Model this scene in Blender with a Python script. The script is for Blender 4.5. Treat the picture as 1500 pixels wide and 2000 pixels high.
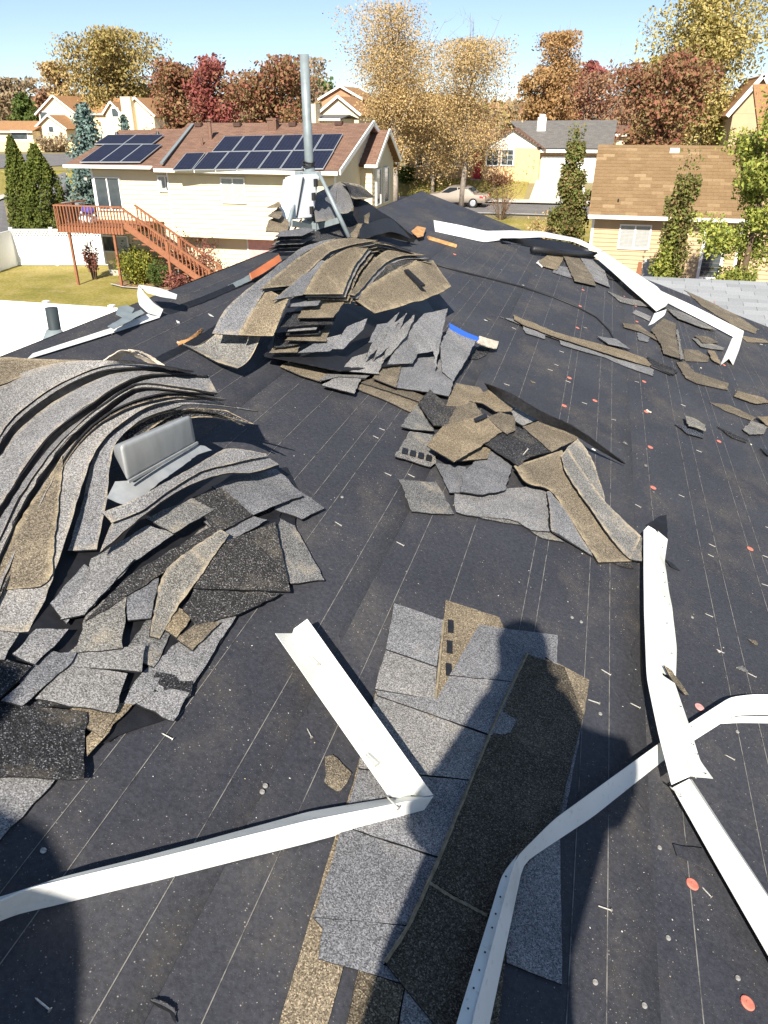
import bpy, bmesh, math, random
import numpy as np, zlib
def hsh(s): return zlib.crc32(s.encode())
from mathutils import Vector, noise
from mathutils.geometry import tessellate_polygon
random.seed(7); rng = np.random.default_rng(7)
for o in list(bpy.data.objects): bpy.data.objects.remove(o)
SC = bpy.context.scene; COL = SC.collection
# ---------------------------------------------------------------- camera, sky, sun, exposure
FPX = 1500.0; YH = 225.0; PITCH = math.atan((1000 - YH) / FPX); YAW = math.radians(14.924); CAMZ = 7.0
cam = bpy.data.cameras.new('camera'); cam.sensor_fit = 'VERTICAL'; cam.sensor_height = 36; cam.lens = 36 * FPX / 2000
cam.clip_start = 0.05; cam.clip_end = 6000
co = bpy.data.objects.new('camera', cam); COL.objects.link(co)
co.location = (0, 0, CAMZ); co.rotation_euler = (math.pi / 2 - PITCH, 0, YAW); SC.camera = co
SUN_EL = math.radians(38.0); SUN_OFF = math.radians(10.5)
cy, sy = math.cos(YAW), math.sin(YAW)
HEAD = Vector((-sy, cy, 0)); RIGHT = Vector((cy, sy, 0)); UPZ = Vector((0, 0, 1))
CF = HEAD * math.cos(PITCH) - UPZ * math.sin(PITCH); CU = HEAD * math.sin(PITCH) + UPZ * math.cos(PITCH)
AWAY = HEAD * math.cos(SUN_OFF) + RIGHT * math.sin(SUN_OFF)
TOSUN = -(AWAY * math.cos(SUN_EL)) + UPZ * math.sin(SUN_EL)
W = bpy.data.worlds.new('World'); SC.world = W; W.use_nodes = True
wn = W.node_tree; bg = wn.nodes['Background']; sky = wn.nodes.new('ShaderNodeTexSky'); sky.sky_type = 'NISHITA'
sky.sun_disc = False; sky.sun_elevation = SUN_EL; sky.sun_rotation = math.atan2(TOSUN.x, TOSUN.y)
sky.air_density = 0.75; sky.dust_density = 0.0; sky.ozone_density = 3.2; sky.altitude = 1800
gm = wn.nodes.new('ShaderNodeGamma'); gm.inputs[1].default_value = 0.72; wn.links.new(sky.outputs[0], gm.inputs[0]); wn.links.new(gm.outputs[0], bg.inputs[0]); bg.inputs[1].default_value = 0.12
sl = bpy.data.lights.new('sun', 'SUN'); sl.energy = 5.0; sl.angle = math.radians(0.53); sl.color = (1.0, 0.93, 0.82)
so = bpy.data.objects.new('sun', sl); COL.objects.link(so); so.rotation_euler = TOSUN.to_track_quat('Z', 'Y').to_euler(); so.location = (0, -20, 40)
SC.view_settings.view_transform = 'Standard'; SC.view_settings.look = 'None'; SC.view_settings.exposure = 1.08; SC.view_settings.gamma = 1
SC.render.engine = 'CYCLES'; SC.cycles.max_bounces = 5; SC.cycles.diffuse_bounces = 3; SC.cycles.transmission_bounces = 2
# ---------------------------------------------------------------- placing helpers (points on real surfaces)
C0 = Vector((0, 0, CAMZ)); TP = 1 / 3.0; RZ = 5.5; RIDGE = -2.1; RAKE = 9.6; EAVE = 3.7
def sight(px, py): return CF + RIGHT * ((px - 750) / FPX) + CU * ((1000 - py) / FPX)
def rz(x): return RZ - x * TP
def on_roof(px, py, k=0.0):
    d = sight(px, py); t = (-1.5 + k) / (d.z + d.x * TP); return C0 + d * t
def at_y(px, py, Y): d = sight(px, py); return C0 + d * (Y / d.y)
def at_x(px, py, X): d = sight(px, py); return C0 + d * (X / d.x)
def gz(Y):
    pts = [(-1e4, 0), (45, 0), (57, .8), (66, .8), (70, 2.1), (300, 2.6), (1e5, 2.6)]
    for (a, za), (b, zb) in zip(pts, pts[1:]):
        if Y <= b: return za + (zb - za) * (Y - a) / (b - a)
def on_ground(px, py, up=0.0):
    d = sight(px, py); z = 0.0
    for _ in range(30):
        p = C0 + d * ((z + up - CAMZ) / d.z); z = 0.6 * z + 0.4 * gz(p.y)
    return p
# ---------------------------------------------------------------- mesh and tagging helpers
def tag(o, label=None, cat=None, group=None, kind=None):
    if label: o['label'] = label
    if cat: o['category'] = cat
    if group: o['group'] = group
    if kind: o['kind'] = kind
    return o
def empty(name, loc, label=None, cat=None, group=None):
    o = bpy.data.objects.new(name, None); COL.objects.link(o); o.location = loc; o.empty_display_size = .1
    return tag(o, label, cat, group)
def wloc(o):
    v = Vector((0, 0, 0))
    while o is not None: v += o.location; o = o.parent
    return v
def mk(name, verts, faces, mats, parent=None, smooth=False, midx=None, origin=None, rim=None):
    """one mesh object; verts in world space, origin moved to the thing's base"""
    vs = [Vector(v) for v in verts]
    if origin is None:
        n = len(vs); origin = Vector((sum(v.x for v in vs) / n, sum(v.y for v in vs) / n, min(v.z for v in vs)))
    origin = Vector(origin)
    m = bpy.data.meshes.new(name); m.from_pydata([tuple(v - origin) for v in vs], [], faces)
    if not isinstance(mats, (list, tuple)): mats = [mats]
    for q in mats: m.materials.append(q)
    if midx: m.polygons.foreach_set('material_index', midx)
    if smooth: m.polygons.foreach_set('use_smooth', [True] * len(m.polygons))
    if rim is not None:
        a = m.attributes.new('rim', 'FLOAT', 'POINT'); a.data.foreach_set('value', rim)
    m.update()
    o = bpy.data.objects.new(name, m); COL.objects.link(o)
    if parent is not None: o.parent = parent; o.location = Vector(origin) - wloc(parent)
    else: o.location = origin
    return o
class MB:
    def __init__(s): s.v = []; s.f = []; s.m = []
    def quad(s, a, b, c, d, m=0):
        n = len(s.v); s.v += [Vector(a), Vector(b), Vector(c), Vector(d)]; s.f.append((n, n + 1, n + 2, n + 3)); s.m.append(m); return s
    def poly(s, pts, m=0):
        n = len(s.v); s.v += [Vector(p) for p in pts]; s.f.append(tuple(range(n, n + len(pts)))); s.m.append(m); return s
    def box(s, x0, x1, y0, y1, z0, z1, m=0):
        n = len(s.v)
        s.v += [Vector(p) for p in ((x0, y0, z0), (x1, y0, z0), (x1, y1, z0), (x0, y1, z0), (x0, y0, z1), (x1, y0, z1), (x1, y1, z1), (x0, y1, z1))]
        for q in ((0, 3, 2, 1), (4, 5, 6, 7), (0, 1, 5, 4), (1, 2, 6, 5), (2, 3, 7, 6), (3, 0, 4, 7)):
            s.f.append(tuple(n + i for i in q)); s.m.append(m)
        return s
    def bar(s, a, b, w, h, m=0, up=None):
        a = Vector(a); b = Vector(b); d = (b - a).normalized(); up = Vector(up) if up else (UPZ if abs(d.z) < .95 else Vector((0, 1, 0)))
        x = d.cross(up).normalized() * (w / 2); y = x.cross(d).normalized() * (h / 2); n = len(s.v)
        s.v += [a - x - y, a + x - y, a + x + y, a - x + y, b - x - y, b + x - y, b + x + y, b - x + y]
        for q in ((0, 3, 2, 1), (4, 5, 6, 7), (0, 1, 5, 4), (1, 2, 6, 5), (2, 3, 7, 6), (3, 0, 4, 7)):
            s.f.append(tuple(n + i for i in q)); s.m.append(m)
        return s
    def tube(s, pts, rad, seg=10, m=0, caps=True):
        pts = [Vector(p) for p in pts]; n0 = len(s.v); N = len(pts)
        rad = rad if isinstance(rad, (list, tuple)) else [rad] * N
        ref = None
        for i, p in enumerate(pts):
            d = (pts[min(i + 1, N - 1)] - pts[max(i - 1, 0)]).normalized()
            if ref is None: ref = d.orthogonal().normalized()
            ref = (ref - d * ref.dot(d)).normalized(); bt = d.cross(ref)
            for j in range(seg):
                a = 2 * math.pi * j / seg; s.v.append(p + (ref * math.cos(a) + bt * math.sin(a)) * rad[i])
        for i in range(N - 1):
            for j in range(seg):
                a = n0 + i * seg + j; b = n0 + i * seg + (j + 1) % seg; s.f.append((a, b, b + seg, a + seg)); s.m.append(m)
        if caps:
            s.f.append(tuple(n0 + j for j in range(seg))[::-1]); s.m.append(m)
            s.f.append(tuple(n0 + (N - 1) * seg + j for j in range(seg))); s.m.append(m)
        return s
    def prism(s, pts, d, m=0):
        """extrude polygon pts by vector d"""
        d = Vector(d); n = len(s.v); k = len(pts); s.v += [Vector(p) for p in pts] + [Vector(p) + d for p in pts]
        s.f.append(tuple(range(n, n + k))[::-1]); s.m.append(m); s.f.append(tuple(range(n + k, n + 2 * k))); s.m.append(m)
        for i in range(k):
            j = (i + 1) % k; s.f.append((n + i, n + j, n + k + j, n + k + i)); s.m.append(m)
        return s
    def build(s, name, mats, parent=None, smooth=False, origin=None): return mk(name, s.v, s.f, mats, parent, smooth, s.m, origin)
def copy_tree(o, parent=None):
    c = o.copy(); COL.objects.link(c); c.parent = parent
    for ch in list(o.children): copy_tree(ch, c)
    return c
def share(mesh, name, loc, parent=None, rot=(0, 0, 0), scale=(1, 1, 1)):
    o = bpy.data.objects.new(name, mesh); COL.objects.link(o); o.rotation_euler = rot; o.scale = scale
    if parent is not None: o.parent = parent; o.location = Vector(loc) - wloc(parent)
    else: o.location = loc
    return o
# ---------------------------------------------------------------- materials
class NT:
    def __init__(s, name, rough=.8, spec=.3, metal=0):
        s.mat = bpy.data.materials.new(name); s.mat.use_nodes = True; s.t = s.mat.node_tree; s.b = s.t.nodes['Principled BSDF']
        s.b.inputs['Roughness'].default_value = rough; s.b.inputs['Specular IOR Level'].default_value = spec; s.b.inputs['Metallic'].default_value = metal
        s.tc = s.t.nodes.new('ShaderNodeTexCoord').outputs['Object']
    def n(s, typ, **kw):
        nd = s.t.nodes.new('ShaderNode' + typ)
        for k, v in kw.items():
            if k in nd.inputs: nd.inputs[k].default_value = v
            else: setattr(nd, k, v)
        return nd
    def l(s, a, b): s.t.links.new(a, b)
    def noise(s, scale, detail=4, rough=.55, co=None, stretch=None):
        nd = s.n('TexNoise', Scale=scale, Detail=detail, Roughness=rough); c = co or s.tc
        if stretch:
            mp = s.n('Mapping'); mp.inputs['Scale'].default_value = stretch; s.l(c, mp.inputs[0]); c = mp.outputs[0]
        s.l(c, nd.inputs['Vector']); return nd.outputs['Fac']
    def voro(s, scale, out='Color', feature='F1'):
        nd = s.n('TexVoronoi', Scale=scale, feature=feature); s.l(s.tc, nd.inputs['Vector']); return nd.outputs[out]
    def ramp(s, fac, stops, interp='LINEAR'):
        r = s.n('ValToRGB'); cr = r.color_ramp; cr.interpolation = interp
        while len(cr.elements) < len(stops): cr.elements.new(.5)
        for e, (p, c) in zip(cr.elements, stops):
            e.position = p; e.color = (*c, 1) if isinstance(c, tuple) else (c, c, c, 1)
        s.l(fac, r.inputs[0]); return r.outputs[0]
    def mix(s, fac, a, b, typ='MIX'):
        m = s.n('Mix', data_type='RGBA', blend_type=typ)
        for sock, v in ((m.inputs[0], fac), (m.inputs[6], a), (m.inputs[7], b)):
            if isinstance(v, (int, float)): sock.default_value = v
            elif isinstance(v, tuple): sock.default_value = (*v, 1)
            else: s.l(v, sock)
        return m.outputs[2]
    def math(s, op, a, b=0.0):
        m = s.n('Math', operation=op)
        for i, v in enumerate((a, b)):
            if isinstance(v, (int, float)): m.inputs[i].default_value = v
            else: s.l(v, m.inputs[i])
        return m.outputs[0]
    def attr(s, name): return s.n('Attribute', attribute_name=name).outputs['Fac']
    def bump(s, h, strength=.3, dist=.003):
        b = s.n('Bump', Strength=strength, Distance=dist); s.l(h, b.inputs['Height']); s.l(b.outputs[0], s.b.inputs['Normal'])
    def col(s, c):
        if isinstance(c, tuple): s.b.inputs['Base Color'].default_value = (*c, 1)
        else: s.l(c, s.b.inputs['Base Color'])
        return s.mat
M = {}
def plain(name, c, rough=.6, spec=.4, metal=0, var=.12, scale=6, bump=0):
    t = NT(name, rough, spec, metal); f = t.noise(scale, 5)
    d = tuple(x * (1 - var) for x in c); e = tuple(min(1, x * (1 + var)) for x in c)
    t.col(t.ramp(f, [(.3, d), (.7, e)]))
    if bump: t.bump(t.noise(scale * 8, 4), bump, .004)
    M[name] = t.mat; return t.mat
def granules(name, stops, tint=(1, 1, 1), dust=(.47, .385, .255), rimamt=.85, patch=.5, scale=430, worn=None):
    t = NT(name, .9, .15); v = t.voro(scale); sep = t.n('SeparateColor'); t.l(v, sep.inputs[0])
    c = t.ramp(sep.outputs[0], stops, 'CONSTANT')
    big = t.noise(5, 4); c = t.mix(1.0, c, t.ramp(big, [(.3, .78), (.7, 1.12)]), 'MULTIPLY')
    c = t.mix(1.0, c, tint, 'MULTIPLY'); oi = t.n('ObjectInfo'); c = t.mix(1.0, c, t.ramp(oi.outputs['Random'], [(0, (.74, .75, .78)), (.5, (1.0, 1.0, 1.0)), (1, (1.22, 1.17, 1.08))]), 'MULTIPLY')
    dn = t.noise(9, 6, .65); c = t.mix(t.ramp(dn, [(.56, 0.0), (.74, patch)]), c, dust)
    if worn: c = t.mix(t.ramp(t.noise(4, 5, .6), [(.55, 0.0), (.63, .8)]), c, worn)
    rn = t.noise(26, 5, .7); rm = t.math('MULTIPLY', t.attr('rim'), t.ramp(rn, [(.38, 0.0), (.6, rimamt)]))
    c = t.mix(rm, c, dust)
    t.bump(sep.outputs[1], .55, .0025); M[name] = t.col(c); return t.mat
granules('grey_granules', [(0, .085), (.22, .15), (.5, .21), (.8, .31)], (1.0, 1.0, 1.03), patch=.12, rimamt=.45)
granules('grey_dusty', [(0, .06), (.22, .125), (.5, .19), (.8, .30)], (1.0, .98, .94), patch=.5, rimamt=.95)
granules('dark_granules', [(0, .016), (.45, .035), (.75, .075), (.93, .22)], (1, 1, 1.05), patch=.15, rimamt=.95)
granules('tan_back', [(0, .08), (.25, .14), (.55, .22), (.88, .36)], (1.0, .83, .60), patch=.3, rimamt=.6, dust=(.48, .39, .25))
granules('blue_dark', [(0, .02), (.45, .05), (.75, .13), (.9, .3)], (.85, .95, 1.2), patch=.05, rimamt=.3)
granules('tan_back_shaded', [(0, .045), (.35, .09), (.68, .15), (.92, .28)], (1.0, .84, .62), patch=.12, rimamt=.4)  # tan backs darkened in colour, for strips lying in the photographer's shadow
plain('shingle_edge', (.016, .016, .018), .85, .2, var=.4, scale=60, bump=.4)
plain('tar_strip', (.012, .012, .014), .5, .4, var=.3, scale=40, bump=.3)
plain('dust_line', (.24, .2, .135), .95, .1, var=.35, scale=60, bump=.5)
plain('white_metal', (.80, .80, .77), .32, .5, var=.03, scale=3)
def metal_white():
    t = NT('drip_white', .34, .5); f = t.noise(3.5, 5, .6); g = t.noise(60, 3)
    c = t.ramp(f, [(.3, (.66, .66, .64)), (.58, (.74, .74, .72)), (.74, (.52, .50, .45))])
    c = t.mix(t.ramp(g, [(.6, 0.0), (.76, .4)]), c, (.36, .32, .25)); t.bump(t.noise(11, 4), .3, .012); M['drip_white'] = t.col(c)
    t = NT('drip_inside', .42, .4); f = t.noise(4, 5, .6)
    c = t.ramp(f, [(.3, (.62, .62, .55)), (.7, (.74, .74, .68))]); c = t.mix(t.ramp(t.noise(45, 4), [(.62, 0.0), (.75, .5)]), c, (.33, .28, .2))
    t.bump(t.noise(7, 3), .2, .01); M['drip_inside'] = t.col(c)
metal_white()
def felt_mat():
    t = NT('felt', .72, .34); base = t.ramp(t.noise(1.7, 6, .6), [(.3, (.0265, .0275, .0345)), (.7, (.043, .044, .051))])
    fine = t.noise(90, 4, .7); c = t.mix(1.0, base, t.ramp(fine, [(.3, .7), (.7, 1.4)]), 'MULTIPLY')
    # brown dust drifts, stretched along the rolls
    dn = t.noise(2.3, 7, .68, stretch=(1.3, .8, 1)); dm = t.math('MULTIPLY', t.ramp(dn, [(.5, 0.0), (.74, .5)]), t.ramp(t.noise(55, 3), [(.3, .15), (.62, 1.0)]))
    c = t.mix(dm, c, (.125, .105, .078))
    # scattered granules of three sizes
    for sc, thr, colr, amt in ((420, .968, (.22, .19, .15), .7), (260, .986, (.30, .27, .23), .8), (600, .94, (.13, .115, .095), .6)):
        nd = t.n('TexVoronoi', Scale=sc); t.l(t.tc, nd.inputs['Vector']); sp = t.n('SeparateColor'); t.l(nd.outputs['Color'], sp.inputs[0])
        pick = t.ramp(t.math('ADD', sp.outputs[0], t.math('MULTIPLY', t.math('SUBTRACT', dn, .5), .22)), [(thr, 0.0), (thr + .004, 1.0)], 'CONSTANT')
        near = t.math('LESS_THAN', nd.outputs['Distance'], .38); c = t.mix(t.math('MULTIPLY', t.math('MULTIPLY', pick, near), amt), c, colr)
    wv = t.n('TexWave', Scale=1.1, Distortion=9.0, Detail=4.0); wv.inputs['Detail Scale'].default_value = 1.3; t.l(t.tc, wv.inputs['Vector'])
    crease = t.math('MULTIPLY', t.ramp(wv.outputs['Fac'], [(.0, 0.0), (.03, 1.0), (.06, 0.0)]), t.ramp(t.noise(1.3, 3), [(.5, 0.0), (.6, 1.0)]))
    h = t.math('ADD', t.math('ADD', t.math('MULTIPLY', t.noise(160, 3), .25), t.math('MULTIPLY', t.noise(3.5, 5), 2.2)), t.math('MULTIPLY', crease, .6)); t.bump(h, .5, .006)
    pass
    t.l(t.ramp(dn, [(.4, .62), (.7, .88)]), t.b.inputs['Roughness']); M['felt'] = t.col(c)
felt_mat()
def chalk():
    t = NT('chalk', .95, .05); c = t.mix(t.ramp(t.noise(14, 5, .7), [(.36, 0.0), (.55, .75)]), (.04, .04, .044), (.27, .255, .23)); M['chalk'] = t.col(c)
chalk()
plain('black_rubber', (.014, .014, .015), .5, .4); plain('orange_cap', (.55, .17, .12), .5, .3, var=.25, scale=60)
plain('faded_cap', (.55, .28, .26), .6, .3, var=.25, scale=60)
def nailm():
    t = NT('nail_zinc', .45, .5, .55); t.col(t.ramp(t.noise(120, 3), [(.35, (.34, .29, .22)), (.6, (.62, .60, .55))])); M['nail_zinc'] = t.mat
nailm()
plain('galvanised', (.20, .235, .245), .5, .4, .15, var=.16, scale=18); plain('radio_white', (.72, .76, .80), .45, .4, var=.04)
def ventm():
    t = NT('vent_metal', .5, .45, .25); c = t.ramp(t.noise(7, 5, .6, stretch=(3, 3, .6)), [(.3, (.24, .255, .265)), (.7, (.34, .355, .365))])
    c = t.mix(t.ramp(t.noise(3, 4), [(.5, 0.0), (.7, .3)]), c, (.36, .33, .28)); t.bump(t.noise(30, 3), .06, .004); M['vent_metal'] = t.col(c)
ventm()
plain('blue_tape', (.03, .12, .55), .5, .4); plain('raw_wood', (.45, .24, .10), .7, .2, var=.35, scale=25, bump=.3); plain('pale_wood', (.58, .50, .40), .8, .2, var=.25, scale=30, bump=.3)
plain('orange_cloth', (.5, .16, .07), .7, .2); plain('paper_grey', (.55, .55, .52), .8, .2, var=.25, scale=20)
# ================================================================ the damaged house: walls, roof deck, felt rolls, printed lines
house = empty('damaged_house', (RIDGE, 2, 0), 'house with a stripped low gable roof covered in black felt underlay', 'house')
plain('own_wall', (.55, .5, .42), .8); plain('deck_board', (.30, .2, .11), .85, .2, var=.3, scale=8)
WL = RIDGE - (EAVE - RIDGE) * TP / .45
rzr = rz(RIDGE)
mb = MB(); zl = rz(EAVE - .4) - .25
mb.box(WL + .4, EAVE - .4, -5.6, RAKE - .25, -.2, zl); mb.build('wall', M['own_wall'], house)
mb = MB(); ze = rz(EAVE)
mb.prism([(EAVE, -6, ze - .02), (RIDGE, -6, rzr - .02), (WL, -6, ze - .02), (WL, -6, ze - .16), (RIDGE, -6, rzr - .18), (EAVE, -6, ze - .16)], (0, RAKE + 6, 0)); mb.build('roof_deck', M['deck_board'], house)
# gable infill
mb = MB(); mb.prism([(WL + .4, RAKE - .3, zl), (EAVE - .4, RAKE - .3, zl), (RIDGE, RAKE - .3, rzr - .3)], (0, .05, 0)); mb.build('gable_wall', M['own_wall'], house)
LAPS = [RIDGE, -1.33, -.565, .30, 1.14, 2.02, 2.9, EAVE + .02]
def felt_z(x, y):
    for a, b in zip(LAPS, LAPS[1:]):
        if x <= b: break
    t = (x - a) / (b - a)
    return rz(x) + .002 + .0035 * t + .004 * noise.noise((x * 1.6, y * 1.1, 3.1)) + .0015 * noise.noise((x * 7, y * 4, 9.3))
LINES = [-2.02, -1.86, -1.70, -1.52, -1.44, -1.24, -1.10, -.965, -.874, -.803, -.634, -.485, -.325, -.097, -.05, .112, .192, .388, .595, .67, .835, .89, 1.08, 1.19, 1.36, 1.45, 1.63, 1.82, 1.9, 2.15, 2.3]
for i, (a, b) in enumerate(zip(LAPS, LAPS[1:])):
    v = []; f = []; ny = 120; nx = 8
    for j in range(ny + 1):
        y = -6 + (RAKE + .03 + 6) * j / ny
        for q in range(nx + 1):
            x = a + (b - a) * q / nx
            wob = .006 * noise.noise((i * 7.3, y * .9, 0)) if q == nx else 0
            v.append((x + wob, y, felt_z(x - 1e-4 if q else a + 1e-4, y)))
        v.append((b + .0005, y, felt_z(b - 1e-4, y) - .006))
    n = nx + 2
    for j in range(ny):
        for q in range(nx + 1):
            s = j * n + q; f.append((s, s + 1, s + n + 1, s + n))
    fs = mk('felt_strip', v, f, M['felt'], house, True, origin=(a, 2, rz(a)))
    for lx in LINES:
        if a + .01 < lx < b - .01:
            v = []; f = []
            for j in range(140):
                y = -2 + (RAKE + 2) * j / 139; xx = lx + .006 * noise.noise((lx * 9, y * .35, 1.7)); w = .0010 + .0003 * noise.noise((lx, y * 3, 5))
                v += [(xx - w, y, felt_z(xx, y) + .0018), (xx + w, y, felt_z(xx, y) + .0016)]
                if j: k = 2 * j; f.append((k - 2, k - 1, k + 1, k))
            mk('printed_line', v, f, M['chalk'], fs, origin=(lx, 2, rz(lx)))
# far slope
mb = MB(); mb.quad((WL, -6, ze + .004), (RIDGE, -6, rzr + .004), (RIDGE, RAKE, rzr + .004), (WL, RAKE, ze + .004)); mb.build('felt_strip', M['felt'], house)
# ================================================================ loose pieces
def sub(p):  # tuple -> (x,y,k)
    return p if len(p) == 3 else (p[0], p[1], None)
def piece(name, label, pts, k, mat, thick=.0042, jag=.0035, warp=.004, inset=.018, group=None, cat='shingle', dz=0.0, edge='shingle_edge', seed=None):
    P = [on_roof(x, y, (k if q is None else q)) for x, y, q in map(sub, pts)]
    rs = random.Random(seed if seed is not None else hsh(label) % 9999)
    L = []
    for i, p in enumerate(P):
        q = P[(i + 1) % len(P)]; n = max(1, int((q - p).length / .022)); n = min(n, 24); d = (q - p); pr = Vector((-d.y, d.x, 0)).normalized() if d.length > 1e-6 else Vector()
        for j in range(n):
            t = j / n; L.append(p + d * t + (pr * (rs.uniform(-jag, jag) * .6 + jag * 1.6 * noise.noise((p.x * 30 + t * d.length * 26, p.y * 30, 1.3))) if j else Vector()))
    area = sum(L[i].x * L[(i + 1) % len(L)].y - L[(i + 1) % len(L)].x * L[i].y for i in range(len(L)))
    if area < 0: L.reverse()
    inset = min(inset, .13 * math.sqrt(abs(area) / 2))
    bm = bmesh.new(); vs = [bm.verts.new(p) for p in L]; fc = bm.faces.new(vs); bm.normal_update()
    outer = set(vs); lay = bm.verts.layers.float.new('r')
    try: bmesh.ops.inset_region(bm, faces=[fc], thickness=inset, use_even_offset=False)
    except Exception: pass
    for v in bm.verts: v[lay] = 1.0 if v in outer else 0.0
    bmesh.ops.triangulate(bm, faces=bm.faces[:])
    for _ in range(3):
        es = [e for e in bm.edges if e.calc_length() > .07]
        if es: bmesh.ops.subdivide_edges(bm, edges=es, cuts=1); bmesh.ops.triangulate(bm, faces=[q for q in bm.faces if len(q.verts) > 3])
    sd = rs.uniform(0, 50)
    for v in bm.verts: v.co.z += min(warp, .007) * (noise.noise((v.co.x * 3.5 + sd, v.co.y * 3.5, sd)) + .2 * noise.noise((v.co.x * 14, v.co.y * 14, sd)))
    return _shell(bm, name, label, mat, thick, group, cat, edge)
def _shell(bm, name, label, mat, thick, group, cat, edge, parent=None):
    bm.verts.index_update(); bm.normal_update(); lay = bm.verts.layers.float.get('r'); V = [v.co.copy() for v in bm.verts]; n = len(V); rim = [v[lay] for v in bm.verts]
    up = sum(f.normal.z for f in bm.faces) >= 0
    N = [v.normal.copy() if up else -v.normal for v in bm.verts]
    F = []; MI = []; SV = []
    for f in bm.faces:
        ids = [v.index for v in f.verts]
        if not up: ids.reverse()
        F.append(tuple(ids)); MI.append(0); F.append(tuple(n + i for i in reversed(ids))); MI.append(1)
    for e in bm.edges:
        if len(e.link_faces) == 1:
            f = e.link_faces[0]; a, b = e.verts[0].index, e.verts[1].index; ids = [v.index for v in f.verts]
            if not up: ids.reverse()
            ia = ids.index(a)
            if ids[(ia + 1) % len(ids)] != b: a, b = b, a
            k = 2 * n + len(SV); SV += [b, a, n + a, n + b]; F.append((k, k + 1, k + 2, k + 3)); MI.append(1)
    V2 = V + [v - q * thick for v, q in zip(V, N)]; V2 += [V2[i].copy() for i in SV]; rr = rim + rim; rim2 = rr + [rr[i] for i in SV]
    bm.free()
    o = mk(name, V2, F, [M[mat], M[edge]], parent, True, MI, rim=rim2)
    o.data.polygons.foreach_set('use_smooth', [len(f) and (m == 0 or i % 1 == 1) for i, (m, f) in enumerate(zip(MI, F))])
    if label: tag(o, label, cat, group)
    return o
def catmull(P, n):
    P = [Vector(p) for p in P]
    if len(P) == 2: return [P[0].lerp(P[1], i / (n - 1)) for i in range(n)]
    d = [0]
    for a, b in zip(P, P[1:]): d.append(d[-1] + max(1e-6, (b - a).length))
    Q = [P[0] * 2 - P[1]] + P + [P[-1] * 2 - P[-2]]; out = []
    for i in range(n):
        s = d[-1] * i / (n - 1); j = 0
        while j < len(P) - 2 and s > d[j + 1]: j += 1
        t = (s - d[j]) / (d[j + 1] - d[j]); p0, p1, p2, p3 = Q[j:j + 4]
        out.append(0.5 * ((2 * p1) + (p2 - p0) * t + (2 * p0 - 5 * p1 + 4 * p2 - p3) * t * t + (3 * p1 - p0 - 3 * p2 + p3) * t ** 3))
    return out
def ribbon(name, label, A, B, mat, thick=.005, n=36, m=7, group=None, cat='shingle', edge='shingle_edge', warp=.004, ends=True, jag=.002, sag=0.0, kfun=None):
    """bent sheet between two long edges given as photo points with heights above the roof"""
    if kfun: A = [kfun(p) for p in A]; B = [kfun(p) for p in B]
    a = catmull([on_roof(*p) for p in A], n); b = catmull([on_roof(*p) for p in B], n)
    bm = bmesh.new(); lay = bm.verts.layers.float.new('r'); sd = (hsh(label) % 997) * .31; rows = []
    for i in range(n):
        r = []
        for j in range(m):
            t = j / (m - 1); p = a[i].lerp(b[i], t)
            p.z += warp * noise.noise((p.x * 5 + sd, p.y * 5, sd)) - sag * math.sin(math.pi * t)
            if j in (0, m - 1): p += Vector((random.uniform(-jag, jag), random.uniform(-jag, jag), 0))
            v = bm.verts.new(p); v[lay] = 1.0 if (j in (0, m - 1) or (ends and i in (0, n - 1))) else 0.0; r.append(v)
        rows.append(r)
    for i in range(n - 1):
        for j in range(m - 1): bm.faces.new((rows[i][j], rows[i][j + 1], rows[i + 1][j + 1], rows[i + 1][j]))
    return _shell(bm, name, label, mat, thick, group, cat, edge)
def conv(pts, ox, oy, s):
    return [((p[0] / s + ox), (p[1] / s + oy)) + tuple(p[2:]) for p in pts]
# ================================================================ pile A: peeled stack round the vent, left
def nest(o, p):
    for k in ('label', 'category', 'group'):
        if k in o: del o[k]
    o.parent = p; o.location = o.location - p.location
GA = 'shingles of the peeled stack around the vent'
a4 = lambda p: conv(p, 0, 640, 2.2727)
a5 = lambda p: conv(p, 0, 1000, 2.2727)
def kk(pts, ks): return [(p[0], p[1], k) for p, k in zip(pts, ks)]
def lower(pts, d): return [(x, y, k - d) for x, y, k in pts]
cv0 = kk(a4([(-330, 430), (-120, 310), (0, 250), (100, 200), (230, 162), (340, 148), (460, 148), (600, 156), (785, 188)]), [.26, .29, .31, .33, .35, .365, .37, .38, .38])
cvA = kk(a4([(-330, 900), (-120, 640), (0, 480), (75, 385), (230, 270), (400, 190), (520, 163), (700, 168), (860, 195)]), [.16, .22, .26, .29, .32, .345, .355, .365, .37])
cvA2 = kk(a4([(-330, 960), (-120, 675), (0, 510), (75, 412), (230, 292), (400, 206), (520, 176), (700, 176), (845, 198)]), [.15, .21, .25, .28, .31, .335, .345, .355, .355])
cvB = kk(a4([(-260, 1180), (-110, 960), (0, 790), (130, 590), (250, 450), (400, 340), (520, 258), (640, 208), (780, 202), (920, 207)]), [.12, .17, .21, .26, .29, .31, .325, .335, .345, .36])
cvC = kk(a4([(-230, 1350), (-90, 1120), (0, 940), (60, 800), (160, 640), (270, 500), (400, 380), (560, 265), (640, 242), (800, 262), (965, 290)]), [.09, .14, .18, .21, .24, .265, .285, .305, .31, .325, .335])
cvC2 = kk(a4([(-210, 1390), (-70, 1150), (20, 965), (80, 825), (175, 660), (285, 515), (415, 395), (565, 280), (650, 262), (800, 280), (950, 296)]), [.08, .13, .17, .2, .23, .255, .275, .29, .30, .31, .318])
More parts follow.
